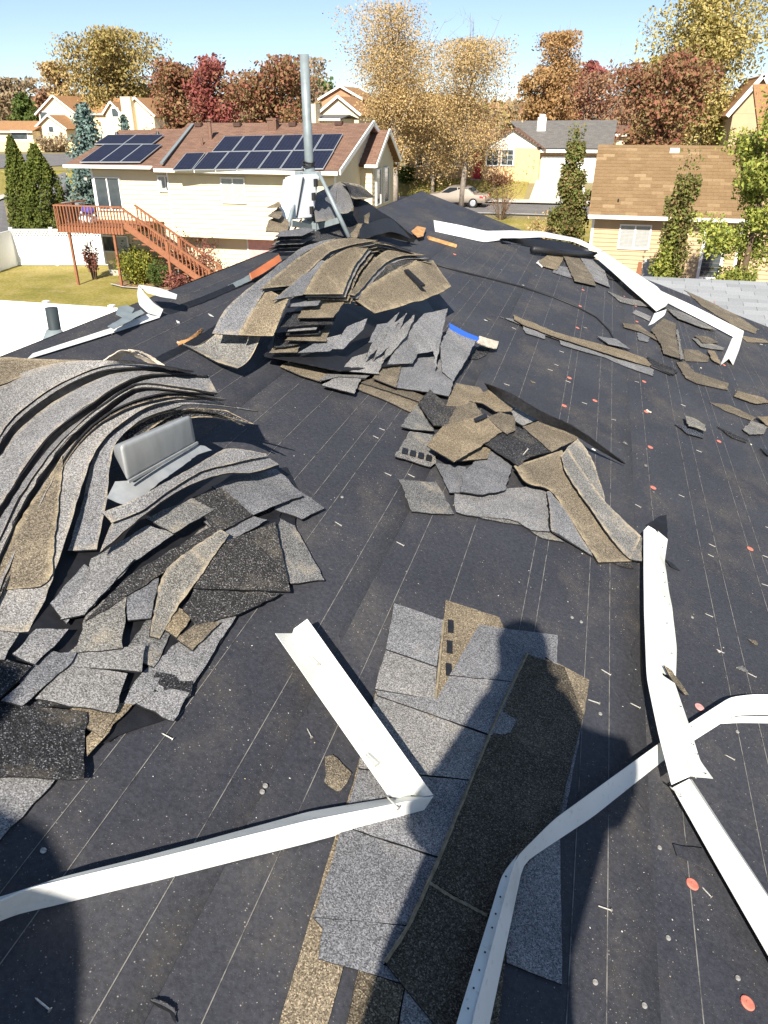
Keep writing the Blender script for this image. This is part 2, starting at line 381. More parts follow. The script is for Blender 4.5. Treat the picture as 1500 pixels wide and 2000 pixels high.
cvD = kk(a4([(-120, 1420), (0, 1160), (100, 930), (200, 740), (290, 565), (400, 440), (520, 355), (660, 300), (800, 288), (1000, 318)]), [.08, .12, .16, .2, .225, .25, .27, .285, .295, .31])
cvD2 = kk(a4([(-110, 1440), (10, 1180), (110, 950), (210, 760), (300, 580), (410, 456), (530, 372), (670, 325), (800, 305), (990, 326)]), [.07, .11, .15, .19, .212, .235, .255, .265, .275, .285])
def lowleft(p):
    t = max(0, min(1, (p[0] - 20) / 300)); t = t * t * (3 - 2 * t); return (p[0], p[1], p[2] * (.45 + .55 * t))
def gap(c, d=.05, w=1.0):
    o = []
    for x, y, k in c:
        t = max(.22, min(1, 1 - (x - 170) / 230)) * w; o.append((x + 6 * t, y + 13 * t, k - d * max(.35, t)))
    return o
def edges(lab, c, g):  # black ribbon along the edges, painting the shaded inside of the gap
    return ribbon('shingle', lab, g, lower(c, .003), 'shingle_edge', group=GA, kfun=lowleft, thick=.003, warp=.006, jag=.004)
ribbon('shingle', 'grey curved shingle on top of the stack around the vent, behind all its other layers', cvA, lower(cv0, 0), 'grey_granules', group=GA, kfun=lowleft)
ribbon('shingle', 'thin under-layer directly below the topmost curved shingle beside the vent', cvA2, lower(cvA, .012), 'grey_granules', group=GA, kfun=lowleft)
ribbon('shingle', 'broad grey curved shingle, second band from the top of the vent stack', cvB, gap(cvA2), 'grey_granules', group=GA, kfun=lowleft)
ribbon('shingle', 'grey curved shingle, third band from the top of the vent stack', cvC, gap(cvB), 'grey_granules', group=GA, kfun=lowleft)
ribbon('shingle', 'thin under-layer below the third band of the vent stack', cvC2, lower(cvC, .012), 'grey_granules', group=GA, kfun=lowleft)
ribbon('shingle', 'narrow grey curved shingle above the tan-backed sheet in the vent stack', cvD, gap(cvC2), 'grey_granules', group=GA, kfun=lowleft)
ribbon('shingle', 'dark thin layer just above the tan-backed sheet of the vent stack', cvD2, lower(cvD, .014), 'dark_granules', group=GA, kfun=lowleft)
ribbon('shingle', 'tan-backed shingle on the skyline at the far left edge of the vent stack', [(-90, 720, .33), (0, 698, .34), (60, 700, .345), (130, 703, .35), (180, 704, .35)], [(-90, 770, .31), (0, 752, .32), (50, 732, .335), (110, 712, .345), (180, 706, .35)], 'tan_back', group=GA, kfun=lowleft)
ribbon('shingle', 'tan-backed sheet hanging down the left side of the vent stack', [(-75, 1155, .10), (0, 1075, .145), (60, 985, .19), (122, 890, .222)], [(0, 1152, .10), (92, 1138, .11), (106, 1060, .15), (124, 892, .222)], 'tan_back', group=GA, kfun=lowleft)
ribbon('shingle', 'long grey shingle hanging beside the tan-backed sheet to the left of the vent', [(-40, 1240, .05), (20, 1130, .11), (75, 1010, .165), (118, 897, .205), (160, 845, .225), (215, 802, .245), (300, 772, .26), (380, 768, .27)], [(57, 1234, .045), (96, 1150, .09), (132, 1040, .14), (166, 930, .185), (192, 872, .205), (238, 826, .23), (300, 790, .25), (385, 780, .265), (440, 790, .275)], 'grey_granules', group=GA, kfun=lowleft)
ribbon('shingle', 'grey square-ended shingle hanging closest to the left side of the vent hood', [(132, 1076, .07), (160, 980, .12), (187, 876, .185), (215, 838, .205), (260, 805, .225), (330, 785, .24), (400, 783, .25)], [(189, 1073, .065), (206, 990, .11), (219, 885, .18), (238, 850, .195), (280, 818, .215), (330, 800, .232), (390, 788, .25), (505, 802, .31)], 'grey_granules', group=GA, kfun=lowleft)
ribbon('shingle', 'dark pointed shingle end sticking out behind the vent, lower of two', [(230, 850, .16), (300, 812, .2), (380, 797, .225), (440, 800, .25)], [(250, 870, .15), (330, 815, .19), (400, 806, .215), (497, 828, .26)], 'dark_granules', group=GA, kfun=lowleft)  # shadow behind the vent is put into the dark granule colour
ribbon('shingle', 'dark pointed shingle end sticking out behind the vent, upper of two', [(260, 842, .15), (330, 806, .19), (380, 802, .205), (430, 808, .225)], [(280, 860, .14), (340, 822, .175), (420, 815, .2), (478, 832, .23)], 'dark_granules', group=GA, kfun=lowleft)  # coloured dark for the same shadow
edges('dark stacked shingle edges under the topmost curved band of the vent stack', cvA2, gap(cvA2))  # gap shade under the bands comes from the strips' black colour
edges('dark stacked shingle edges under the second curved band of the vent stack', cvB, gap(cvB))
edges('dark stacked shingle edges under the third curved band of the vent stack', cvC2, gap(cvC2))
# lower front layers
def hid(n, s): return n
pA = lambda lab, pts, k, mat, **kw: piece('shingle', lab, [(p[0], p[1], .012 + .55 * (p[2] - .012)) if len(p) == 3 else p for p in pts], .012 + .55 * (k - .012), mat, group=GA, **kw)
pA('large dark under-sheet at the base of the vent stack', [(-60, 1080), (200, 985), (420, 930), (560, 912), (585, 960), (560, 1120), (462, 1203), (345, 1395), (170, 1460), (-60, 1500)], .014, 'tar_strip', warp=.004)  # near-black sheet painted for the shadow gaps between the pieces
pA('second dark under-sheet low inside the vent stack', [(-60, 1060), (200, 975), (420, 920), (540, 905), (560, 960), (520, 1110), (420, 1190), (290, 1320), (150, 1400), (-60, 1420)], .032, 'tar_strip', warp=.006)  # second layer of painted gap shadow
pA('grey shingle with a bare burnt-looking patch at the front right of the vent stack', [(264, 1374), (339, 1411), (383, 1328), (462, 1202), (431, 1205), (334, 1265)], .03, 'grey_granules', warp=.006)
pA('dark worn patch sheet stuck on the front right grey shingle of the vent stack', [(306, 1312), (340, 1318), (352, 1330), (377, 1330), (372, 1358), (352, 1368), (318, 1352), (292, 1350)], .036, 'dark_granules', thick=.003, inset=.008, jag=.004)
pA('grey shingle end poking out right of the vent stack, beside the dark sheet', [(532, 1005), (576, 1026), (634, 1132), (568, 1138), (545, 1100)], .03, 'grey_dusty', warp=.012)
pA('pointed grey shingle corner at the far right of the vent stack', [(560, 945), (578, 952), (634, 994), (590, 1016), (535, 995)], .03, 'grey_granules', warp=.012)
pA('bottom dark shingle lying shaded at the lower left picture edge', [(-80, 1505), (0, 1513), (110, 1520), (62, 1572), (0, 1640), (-80, 1690)], .014, 'grey_granules')
pA('dark underside of a shingle lying flat at the lower left of the vent stack', [(-80, 1360), (0, 1372), (44, 1378), (170, 1392), (163, 1519), (-80, 1512)], .05, 'dark_granules', warp=.008)
pA('narrow tan edge strip below the lower left grey shingles', [(170, 1476), (260, 1373), (236, 1372), (168, 1440)], .04, 'tan_back', inset=.008)
pA('large grey shingle at the front of the vent stack, next to the tan edge strip', [(132, 1299), (249, 1315), (224, 1392), (68, 1365)], .068, 'grey_granules')
pA('grey shingle just above the large front one in the vent stack', [(150, 1268), (284, 1260), (277, 1312), (126, 1297)], .074, 'grey_granules')
pA('dusty dark-faced square shingle in the middle of the vent stack front', [(167, 1202), (246, 1136), (240, 1266), (148, 1274)], .08, 'grey_dusty')
pA('small grey shingle right of the dusty square one', [(250, 1211), (295, 1207), (310, 1128), (246, 1145)], .075, 'grey_granules')
pA('small grey shingle at the left edge below the hanging sheets', [(70, 1228), (134, 1228), (68, 1297), (24, 1276)], .078, 'grey_granules')
pA('grey shingle tip at the picture edge below the hanging sheets', [(-40, 1228), (37, 1236), (9, 1288), (-40, 1290)], .08, 'grey_granules')
pA('dark tilted shingle at the left picture edge', [(-40, 1290), (9, 1286), (62, 1300), (0, 1362), (-40, 1372)], .072, 'dark_granules')
pA('long narrow grey shingle edge running diagonally at the lower left', [(2, 1370), (44, 1380), (140, 1293), (150, 1272), (108, 1276)], .085, 'grey_granules')
pA('grey leaning shingle to the right of the hanging sheets', [(118, 1210, .07), (180, 1120, .09), (246, 1085, .10), (262, 1092, .10), (165, 1200, .08)], .08, 'grey_granules')
pA('broad grey shingle in the middle of the vent stack', [(178, 1090, .09), (290, 1025, .11), (340, 1042, .10), (262, 1094, .09), (165, 1202, .07)], .09, 'grey_granules')
pA('dark narrow shingle gap-filler under the broad grey one', [(165, 1212), (250, 1125), (420, 1022), (424, 1042), (308, 1125), (212, 1188)], .088, 'dark_granules')  # dark colour stands for the shade under the broad shingle
ribbon('shingle', 'long standing grey shingle strip left of the dark square sheet', [(293, 1242, .05), (304, 1180, .06), (322, 1118, .07), (372, 1074, .075), (431, 1034, .075)], [(312, 1247, .035), (346, 1188, .045), (388, 1132, .055), (418, 1086, .065), (448, 1044, .07)], 'grey_dusty', group=GA)
pA('dark square shingle underside with tan rim at the right of the vent stack', [(430, 1062, .10), (537, 1018, .075), (567, 1154, .05), (378, 1147, .085)], .09, 'dark_granules', inset=.012, jag=.002, warp=.01)
pA('dark torn shingle underside below the square one, tan along its ragged edge', [(378, 1150, .08), (549, 1156, .045), (475, 1194, .05), (383, 1223, .05), (357, 1189, .07)], .07, 'dark_granules', inset=.012, jag=.004, warp=.01)
pA('small tan-topped shingle scrap below the ragged dark sheet', [(343, 1246), (385, 1215), (432, 1214), (376, 1270)], .05, 'tan_back')
pA('flat grey shingle tab at the right of the vent stack', [(414, 950, .115), (541, 915, .08), (592, 968, .06), (493, 1007, .085)], .1, 'grey_granules', warp=.012)
pA('dark-faced shingle tab left of the flat grey tab', [(368, 974, .12), (431, 953, .115), (494, 1005, .09), (427, 1040, .1)], .11, 'dark_granules', inset=.016)
pA('dusty shingle tab with a tan front edge below the vent flange', [(284, 1012, .125), (374, 972, .13), (418, 996, .115), (339, 1042, .115)], .12, 'grey_dusty')
for lab, pts, k, mat in (
    ('grey shingle wedge between the tan-backed sheet and the broad grey one', [(98, 1178), (165, 1102), (188, 1118), (130, 1218)], .06, 'grey_granules'),
    ('dusty shingle wedge in the shadow left of the burnt-patch shingle', [(240, 1275), (290, 1208), (348, 1212), (300, 1302)], .045, 'grey_dusty'),
    ('narrow grey shingle along the left of the burnt-patch shingle', [(226, 1398), (262, 1330), (300, 1288), (342, 1268), (300, 1348)], .04, 'grey_granules'),
    ('tan shingle wedge below the long standing strip', [(300, 1215), (340, 1182), (378, 1200), (345, 1246)], .058, 'tan_back'),
    ('tan shingle corner under the large front shingle', [(118, 1392), (170, 1368), (228, 1393), (200, 1440)], .045, 'tan_back'),
    ('grey shingle corner between the dark square sheet and the flat grey tab', [(398, 1018), (470, 1000), (522, 1015), (440, 1062)], .07, 'grey_granules'),
    ('grey shingle band across the middle of the vent stack, beneath the broad one', [(120, 1290), (240, 1170), (330, 1085), (420, 1010), (440, 1030), (300, 1150), (170, 1290)], .045, 'grey_dusty'),
    ('dark shingle band along the lower left of the vent stack', [(40, 1385), (150, 1290), (215, 1240), (240, 1262), (130, 1375)], .05, 'dark_granules'),
    ('grey shingle end under the small one at the left edge', [(30, 1330), (100, 1270), (140, 1280), (70, 1350)], .055, 'grey_granules')):
    pA(lab, pts, k, mat, inset=.012)
g1f = [(218, 1020, .11), (282, 995, .135), (325, 962, .15), (365, 935, .16), (405, 915, .16), (466, 903, .14), (521, 892, .125)]
ribbon('shingle', 'curved grey shingle just in front of the vent flange, upper of two', g1f, [(200, 1000, .13), (264, 975, .15), (325, 940, .165), (387, 905, .17), (431, 880, .165), (462, 877, .155), (521, 887, .13)], 'grey_granules', group=GA)
ribbon('shingle', 'curved grey shingle just in front of the vent flange, lower of two', [(195, 1080, .08), (264, 1020, .115), (317, 980, .135), (374, 945, .145), (440, 926, .135), (493, 922, .12), (546, 908, .105)], lower(g1f, .016), 'grey_granules', group=GA)
# the vent
vent = empty('roof_vent', on_roof(300, 930, .12), 'bare metal slant-back roof vent poking out of the left shingle stack', 'vent')
BL, BR, TL, TR = on_roof(249, 944, .175), on_roof(384, 867, .185), on_roof(233, 869, .285), on_roof(374, 809, .30)
nrm = (BR - BL).cross(TL - BL).normalized()
if nrm.dot(BL - C0) < 0: nrm = -nrm
vd = ((BL + BR) / 2 - C0); vd.z = 0; bk = (vd.normalized() * .8 + nrm * .2).normalized() * .24
bm = bmesh.new(); P = [BL, BR, TR, TL, BL + bk, BR + bk, TR + bk * .8 - UPZ * .07, TL + bk * .8 - UPZ * .07]
vs = [bm.verts.new(p) for p in P]
for q in ((0, 1, 2, 3), (3, 2, 6, 7), (1, 5, 6, 2), (4, 0, 3, 7), (5, 4, 7, 6), (0, 4, 5, 1)): bm.faces.new([vs[i] for i in q])
bmesh.ops.recalc_face_normals(bm, faces=bm.faces[:]); bmesh.ops.bevel(bm, geom=bm.edges[:], offset=.017, segments=4, affect='EDGES', profile=.6)
mk('hood', [v.co for v in bm.verts], [tuple(v.index for v in f.verts) for f in (bm.verts.index_update() or bm.faces)], M['vent_metal'], vent, True); bm.free()
mb = MB(); lip = [BL + (TL - BL) * .04 - nrm * .004, BR + (TR - BR) * .04 - nrm * .004]; mb.bar(lip[0], lip[1], .006, .008); mb.build('lip', M['vent_metal'], vent)
fl = ribbon('flange', 'x', [(209, 972, .135), (255, 984, .14), (308, 946, .15), (350, 915, .16), (388, 888, .165), (414, 881, .165)], [(225, 940, .15), (262, 935, .16), (308, 910, .17), (345, 890, .175), (380, 872, .178), (400, 872, .175)], 'vent_metal', thick=.003, edge='vent_metal')
for k in ('label', 'category'): del fl[k]
fl.parent = vent; fl.location = fl.location - vent.location
# ================================================================ pile B: heap at the foot of the mast
GB = 'shingles of the heap below the mast'
b6 = lambda p: [((q[0] / 2.2727 + 340), (q[1] / 2.2727 + 430)) + tuple(q[2:]) for q in p]
pB = lambda lab, pts, k, mat, **kw: piece('shingle', lab, b6(pts), k, mat, group=GB, **kw)
def rB(lab, A, B, mat, **kw): return ribbon('shingle', lab, b6(A), b6(B), mat, group=GB, **kw)
pB('tan shingle back lying lowest at the left front of the mast heap', [(470, 650), (530, 605), (770, 615), (760, 660), (650, 718), (560, 690)], .02, 'tan_back')
pB('tan bottom strip at the front of the mast heap, nearest the middle scraps', [(800, 745), (860, 715), (980, 700), (1110, 790), (1050, 852), (940, 800)], .016, 'tan_back')
pB('thin tan strip over the front bottom strip of the mast heap', [(830, 720), (900, 690), (1110, 780), (1090, 805), (960, 760)], .026, 'tan_back', inset=.01)
pB('small grey shingle tab at the front left foot of the mast heap', [(655, 732), (730, 692), (832, 702), (800, 770)], .034, 'grey_granules')
pB('grey shingle tab just above the front left foot of the mast heap', [(640, 715), (680, 680), (870, 688), (850, 700), (730, 692)], .042, 'grey_dusty', inset=.01)
pB('large grey shingle fan blade at the right front of the mast heap', [(980, 742), (1000, 645), (1100, 560), (1190, 560), (1250, 660), (1235, 735), (1220, 782), (1120, 762)], .04, 'grey_granules')
pB('grey shingle with the blue-edged strip on its far side', [(1190, 672, .05), (1180, 560, .10), (1218, 478, .13), (1342, 528, .10), (1300, 620, .07), (1238, 715, .04)], .07, 'grey_granules', warp=.006)
pB('tan-backed shingle under the grey fan at the mast heap', [(880, 700), (930, 640), (1010, 640), (985, 742)], .05, 'tan_back')
pB('grey fan blade with stepped lower edge on the right of the mast heap', [(945, 642, .07), (990, 560, .12), (1060, 470, .17), (1110, 415, .2), (1215, 393, .2), (1190, 500, .14), (1160, 662, .06), (1152, 580, .09), (1080, 592, .08), (1058, 636, .07)], .1, 'grey_granules', warp=.004)
for i, (dx, dy, dk, lab) in enumerate([(-38, -6, .02, 'first'), (-76, -10, .04, 'second'), (-112, -12, .06, 'third')]):
    pB(f'narrow grey shingle in the fanned bundle, {lab} left of the stepped blade', [(960 + dx, 630 + dy, .08 + dk * .4), (990 + dx, 560 + dy, .13 + dk * .4), (1060 + dx, 465 + dy, .19), (1110 + dx, 420 + dy, .2), (1070 + dx, 520 + dy, .16), (1000 + dx, 600 + dy, .1 + dk * .4)], .1, 'grey_granules', warp=.003, inset=.012)
pB('grey shingle with square end in the middle of the mast heap', [(740, 668, .06), (790, 610, .09), (935, 560, .11), (945, 572, .11), (910, 682, .06)], .08, 'grey_granules')
pB('grey shingle second from the left in the fanned bundle', [(700, 572, .12), (770, 470, .19), (858, 436, .21), (842, 482, .18), (750, 572, .13)], .15, 'grey_granules', warp=.004)
pB('grey shingle leftmost in the fanned bundle', [(548, 592, .10), (650, 530, .13), (742, 505, .16), (735, 540, .14), (690, 582, .11)], .12, 'grey_granules', warp=.004)
pB('grey shingle in shade inside the fanned bundle', [(862, 542, .13), (900, 462, .18), (1000, 448, .2), (942, 546, .14)], .16, 'grey_granules', warp=.004)
for i, (y0, x0, x1, k, mat, lab) in enumerate([(590, 420, 545, .10, 'tan_back', 'lowest tan'), (560, 430, 600, .12, 'dark_granules', 'dark lower'), (538, 505, 660, .14, 'tan_back', 'second tan'), (515, 490, 650, .16, 'dark_granules', 'dark middle'), (492, 500, 640, .18, 'grey_granules', 'grey middle'), (470, 480, 690, .2, 'dark_granules', 'dark upper'), (440, 535, 715, .225, 'tan_back', 'broad tan upper'), (388, 510, 640, .25, 'grey_granules', 'grey uppermost')]):
    pB(f'{lab} layer in the flat stack under the mast heap\'s overhang', [(x0 + 14 * math.sin(i * 2.3), y0 + 6 * math.sin(i * 1.7)), (x0 + 30 + 12 * math.cos(i * 3.1), y0 - 60), (x1 + 40, y0 - 75), (x1 + 16 * math.sin(i * 4.1), y0 - 8 + 7 * math.cos(i * 2.9))], k, mat, warp=.006, inset=.012)
rB('dark curled shingle sheet at the left foot of the mast heap', [(35, 546, .03), (110, 585, .03), (190, 628, .045), (282, 657, .07)], [(182, 505, .10), (250, 508, .12), (320, 512, .14), (385, 514, .16)], 'grey_dusty', sag=.03)
rB('grey long shingle running down the left flank of the mast heap', [(168, 503, .14), (225, 400, .22), (305, 322, .28), (400, 250, .33), (480, 185, .36), (570, 122, .38), (650, 92, .39)], [(292, 512, .17), (345, 410, .24), (400, 318, .29), (470, 240, .335), (560, 160, .36), (640, 112, .385), (720, 82, .4)], 'grey_granules')
rB('short tan-backed sheet over the left flank of the mast heap', [(286, 512, .18), (330, 430, .23), (372, 360, .265), (412, 305, .29)], [(440, 512, .19), (470, 440, .235), (490, 390, .265), (508, 352, .285)], 'tan_back')
rB('grey shingle peeping out between the tan sheets of the mast heap', [(438, 356, .29), (500, 305, .315), (560, 250, .335), (650, 176, .365)], [(578, 332, .29), (605, 290, .31), (635, 240, .335), (672, 182, .365)], 'grey_granules')
rB('long tan-backed sheet, leftmost of three arching over the mast heap', [(385, 302, .31), (470, 232, .345), (590, 142, .385), (690, 90, .41), (780, 80, .42)], [(528, 292, .31), (600, 225, .345), (655, 172, .37), (730, 125, .395), (905, 88, .415)], 'tan_back')
rB('wide tan-backed sheet, middle one of three arching over the mast heap', [(574, 328, .30), (625, 240, .34), (680, 175, .37), (770, 125, .39), (880, 92, .4)], [(748, 328, .28), (795, 215, .33), (830, 165, .35), (905, 98, .385), (1052, 138, .38)], 'tan_back')
rB('narrow tan-backed sheet, rightmost of three arching over the mast heap', [(772, 332, .27), (800, 300, .285), (860, 205, .33), (940, 135, .355), (1030, 140, .365)], [(802, 336, .265), (850, 285, .28), (920, 205, .32), (1000, 162, .345), (1122, 155, .36)], 'tan_back')
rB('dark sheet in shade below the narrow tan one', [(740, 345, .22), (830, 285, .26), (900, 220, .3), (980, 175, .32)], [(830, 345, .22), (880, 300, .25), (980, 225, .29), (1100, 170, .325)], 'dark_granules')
rB('broad tan-backed sheet flaring out at the right of the mast heap', [(800, 348, .24), (870, 290, .27), (980, 225, .30), (1080, 185, .31), (1150, 175, .3)], [(890, 412, .2), (960, 395, .215), (1060, 368, .23), (1150, 335, .23), (1232, 298, .235)], 'tan_back', warp=.012)
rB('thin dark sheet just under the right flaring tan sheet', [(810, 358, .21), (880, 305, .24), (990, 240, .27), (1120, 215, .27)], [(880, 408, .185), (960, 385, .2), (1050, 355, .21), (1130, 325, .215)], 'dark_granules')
pB('dark under-sheet filling the hollow below the mast heap', [(400, 600), (500, 380), (760, 345), (1090, 310), (1175, 430), (1000, 640), (740, 668)], .07, 'tar_strip', edge='tar_strip')  # near-black sheet added to paint the hollow under the overhang dark
BASES = {'leftmost tan sheet': ([(385, 302, .31), (470, 232, .345), (590, 142, .385), (690, 90, .41), (780, 80, .42)], [(528, 292, .31), (600, 225, .345), (655, 172, .37), (730, 125, .395), (905, 88, .415)]),
    'middle tan sheet': ([(574, 328, .30), (625, 240, .34), (680, 175, .37), (770, 125, .39), (880, 92, .4)], [(748, 328, .28), (795, 215, .33), (830, 165, .35), (905, 98, .385), (1052, 138, .38)]),
    'right tan sheet': ([(772, 332, .27), (800, 300, .285), (860, 205, .33), (940, 135, .355), (1030, 140, .365)], [(802, 336, .265), (850, 285, .28), (920, 205, .32), (1000, 162, .345), (1122, 155, .36)])}
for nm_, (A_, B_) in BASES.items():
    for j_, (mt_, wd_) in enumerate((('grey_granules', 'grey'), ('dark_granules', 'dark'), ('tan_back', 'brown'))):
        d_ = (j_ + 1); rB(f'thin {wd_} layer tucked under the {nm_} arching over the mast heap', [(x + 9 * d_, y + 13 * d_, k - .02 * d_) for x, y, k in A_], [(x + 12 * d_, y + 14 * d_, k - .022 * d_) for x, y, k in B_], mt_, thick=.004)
mb = MB(); mb.bar(on_roof(340 + 1030 / 2.2727, 430 + 222 / 2.2727, .315), on_roof(340 + 1105 / 2.2727, 430 + 292 / 2.2727, .29), .03, .012)
tag(mb.build('tar_scrap', M['tar_strip']), 'short black tar scrap lying on the flaring tan sheet of the mast heap', 'scrap')
o = ribbon('blue_strip', 'blue-edged plastic strip sticking out at the right of the mast heap', b6([(1222, 456, .135), (1290, 492, .12), (1356, 520, .105)]), b6([(1224, 482, .13), (1285, 512, .115), (1346, 534, .1)]), 'blue_tape', cat='strip', edge='blue_tape', thick=.004)
o = ribbon('wood_shim', 'pale weathered end of a strip beyond the blue edge, right of the mast heap', b6([(1357, 512, .10), (1400, 528, .07), (1442, 538, .04)]), b6([(1344, 540, .095), (1390, 560, .065), (1432, 572, .035)]), 'pale_wood', cat='wood', edge='pale_wood', thick=.006)
pB('torn black felt scrap under the pale strip end', [(1310, 615), (1350, 560), (1400, 570), (1385, 600), (1340, 618)], .012, 'dark_granules')
# ---------------------------------------------------------------- heap behind the mast
GC = 'shingles of the heap behind the mast'
m2 = lambda p: [((q[0] / 3 + 450), (q[1] / 3 + 100)) + tuple(q[2:]) for q in p]
pM = lambda lab, pts, k, mat, **kw: piece('shingle', lab, m2(pts), k, mat, group=GC, **kw)
def rM(lab, A, B, mat, **kw): return ribbon('shingle', lab, m2(A), m2(B), mat, group=GC, **kw)
rM('grey arched shingle right behind the mast, left part of the far heap', [(480, 845, .30), (560, 800, .33), (645, 764, .36)], [(500, 1000, .2), (590, 985, .2), (690, 945, .2)], 'grey_granules')
rM('grey arched shingle at the top of the far heap behind the mast', [(630, 768, .355), (700, 772, .35), (770, 790, .34), (842, 852, .31)], [(615, 950, .22), (690, 945, .22), (728, 900, .25), (745, 862, .28)], 'grey_granules')
rM('dark-faced shingle lip over the right end of the far heap', [(650, 765, .37), (760, 788, .35), (842, 850, .32)], [(700, 800, .36), (720, 862, .32), (838, 858, .31)], 'dark_granules')
rM('black felt flap draped over the right side of the far heap', [(730, 860, .28), (800, 880, .27), (880, 940, .24), (960, 990, .2), (1100, 1110, .05)], [(720, 960, .2), (770, 1040, .15), (840, 1070, .1), (940, 1095, .06), (1075, 1122, .03)], 'tar_strip', edge='tar_strip', cat='felt flap', sag=-.02)
rM('black felt fold below the draped flap of the far heap', [(760, 1040, .22), (830, 1000, .24), (930, 980, .22), (1000, 1030, .15)], [(760, 1100, .17), (850, 1080, .17), (950, 1060, .15), (1060, 1100, .08)], 'tar_strip', edge='tar_strip', cat='felt flap')
pM('tan scrap standing at the right of the mast foot', [(780, 965, .25), (815, 945, .26), (812, 1012, .2), (785, 1005, .2)], .22, 'tan_back', inset=.008)
pM('tan strip leaning behind the right tripod leg', [(690, 1090, .14), (750, 1010, .2), (775, 1010, .2), (740, 1095, .14)], .16, 'tan_back', inset=.01)
for i, (a, lab) in enumerate([([(215, 915), (285, 880), (300, 905), (285, 915)], 'highest'), ([(220, 965), (285, 910), (310, 950), (285, 985)], 'second'), ([(205, 1055), (225, 990), (300, 960), (345, 1000), (335, 1060)], 'broad lowest')]):
    pM(f'tan shingle tip left of the white radio box, {lab} of three', a, .25 - .03 * i, 'tan_back', inset=.01)
for i, lab in enumerate(('top', 'second', 'third', 'fourth', 'bottom')):
    y = 1062 + 24 * i
    pM(f'grey shingle in the flat stack at the left mast foot, {lab} layer', [(262 - 12 * i, y + 22), (290, y - 6), (430, y - 30), (500, y - 18), (420, y + 18)], .2 - .028 * i, 'grey_granules' if i % 2 == 0 else 'dark_granules', inset=.012)
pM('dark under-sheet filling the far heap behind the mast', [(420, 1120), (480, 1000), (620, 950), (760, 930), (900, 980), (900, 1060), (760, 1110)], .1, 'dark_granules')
pM('split raw wood splinter beside the far heap', [(1060, 1052), (1095, 1025), (1145, 1035), (1130, 1082), (1100, 1090)], .05, 'raw_wood', cat='wood', edge='raw_wood', inset=.005)
pM('small split wood sliver between the felt flap and the splinter', [(1005, 1078), (1020, 1072), (1062, 1100), (1045, 1112)], .03, 'raw_wood', cat='wood', edge='raw_wood', inset=.004)
mb = MB(); mb.bar(on_roof(836, 464, .015), on_roof(890, 480, .015), .06, .028); tag(mb.build('wood_block', M['raw_wood']), 'orange raw wood offcut lying on the felt beyond the heap', 'wood')
# ================================================================ pile C: scraps in the middle
GD = 'torn shingle scraps in the middle of the roof'
c7 = lambda p: [((q[0] / 2.3077 + 700), (q[1] / 2.3077 + 700)) + tuple(q[2:]) for q in p]
pC = lambda lab, pts, k, mat, **kw: piece('shingle', lab, c7(pts), .01 + .85 * (k - .01), mat, group=GD, **kw)
pC('grey ragged shingle with torn front edge in the middle scraps', [(430, 600), (665, 590), (830, 570), (850, 598), (862, 780), (780, 772), (720, 735), (680, 722), (490, 705), (440, 690)], .02, 'grey_granules', jag=.006)
pC('thin grey layer under the ragged shingle of the middle scraps', [(440, 690), (680, 715), (780, 765), (870, 790), (930, 830), (830, 810), (740, 752), (480, 706)], .012, 'grey_dusty', inset=.008)
pC('dusty dark shingle flap at the left front of the middle scraps', [(180, 545), (350, 560), (385, 610), (432, 700), (330, 700), (240, 690)], .016, 'grey_dusty', inset=.03)
pC('grey triangular shingle between the dusty flap and the square one', [(345, 470), (485, 490), (462, 606), (410, 606)], .03, 'grey_granules')
DASH = pC('grey shingle with black tar dashes at the left of the middle scraps', [(163, 442), (232, 328), (335, 345), (352, 468), (325, 487)], .03, 'grey_dusty')
for i in range(4):
    x = 200 + i * 36; y = 402 + i * 10
    o = piece('tar_dash', 'x', c7([(x, y), (x + 24, y + 5), (x + 20, y + 28), (x - 5, y + 22)]), .038, 'tar_strip', thick=.003, inset=.003, edge='tar_strip', jag=.001)
    nest(o, DASH)
pC('small grey triangle scrap left of the dark one in the middle scraps', [(190, 308), (265, 205), (342, 326), (250, 322)], .035, 'grey_dusty')
pC('dark folded shingle at the upper left of the middle scraps', [(270, 200), (322, 140), (402, 210), (445, 210), (445, 302), (340, 302)], .05, 'dark_granules', warp=.016)
pC('tan scrap at the very top of the middle scraps', [(440, 108), (545, 130), (585, 180), (440, 217), (392, 215)], .05, 'tan_back', warp=.014)
pC('tan scrap right of the topmost one in the middle scraps', [(500, 190), (592, 138), (712, 200), (690, 242), (620, 242), (560, 202)], .06, 'tan_back', warp=.014)
pC('small grey scrap behind the tan ones in the middle scraps', [(685, 228), (762, 228), (832, 265), (742, 302), (700, 275)], .05, 'grey_granules')
pC('tan scrap with a pale dusty ridge below the top of the middle scraps', [(442, 215), (522, 195), (565, 262), (480, 300), (400, 302)], .075, 'tan_back', inset=.03)
pC('tan scrap under the dark sheet at the left of the middle scraps', [(350, 412), (600, 398), (582, 452), (432, 464)], .06, 'tan_back')
pC('dark smooth shingle sheet with one nail in the middle scraps', [(572, 386), (640, 330), (725, 308), (872, 422), (772, 442), (722, 482)], .085, 'dark_granules', inset=.006, warp=.006)
pC('tan scrap at the right of the dark smooth sheet', [(740, 308), (842, 268), (942, 300), (992, 362), (872, 422)], .095, 'tan_back', inset=.03)
pC('largest tan shingle back with pale rim in the middle scraps', [(308, 392), (380, 304), (572, 252), (658, 320), (540, 402), (432, 464)], .1, 'tan_back', inset=.035, warp=.014)
pC('tan rounded scrap between the dark sheet and the large tan back', [(580, 262), (640, 240), (705, 260), (708, 322), (672, 340), (640, 318)], .105, 'tan_back')
pC('black curled tar scrap on top of the large tan back', [(520, 272), (575, 248), (582, 262), (530, 282)], .12, 'tar_strip', edge='tar_strip', inset=.004)
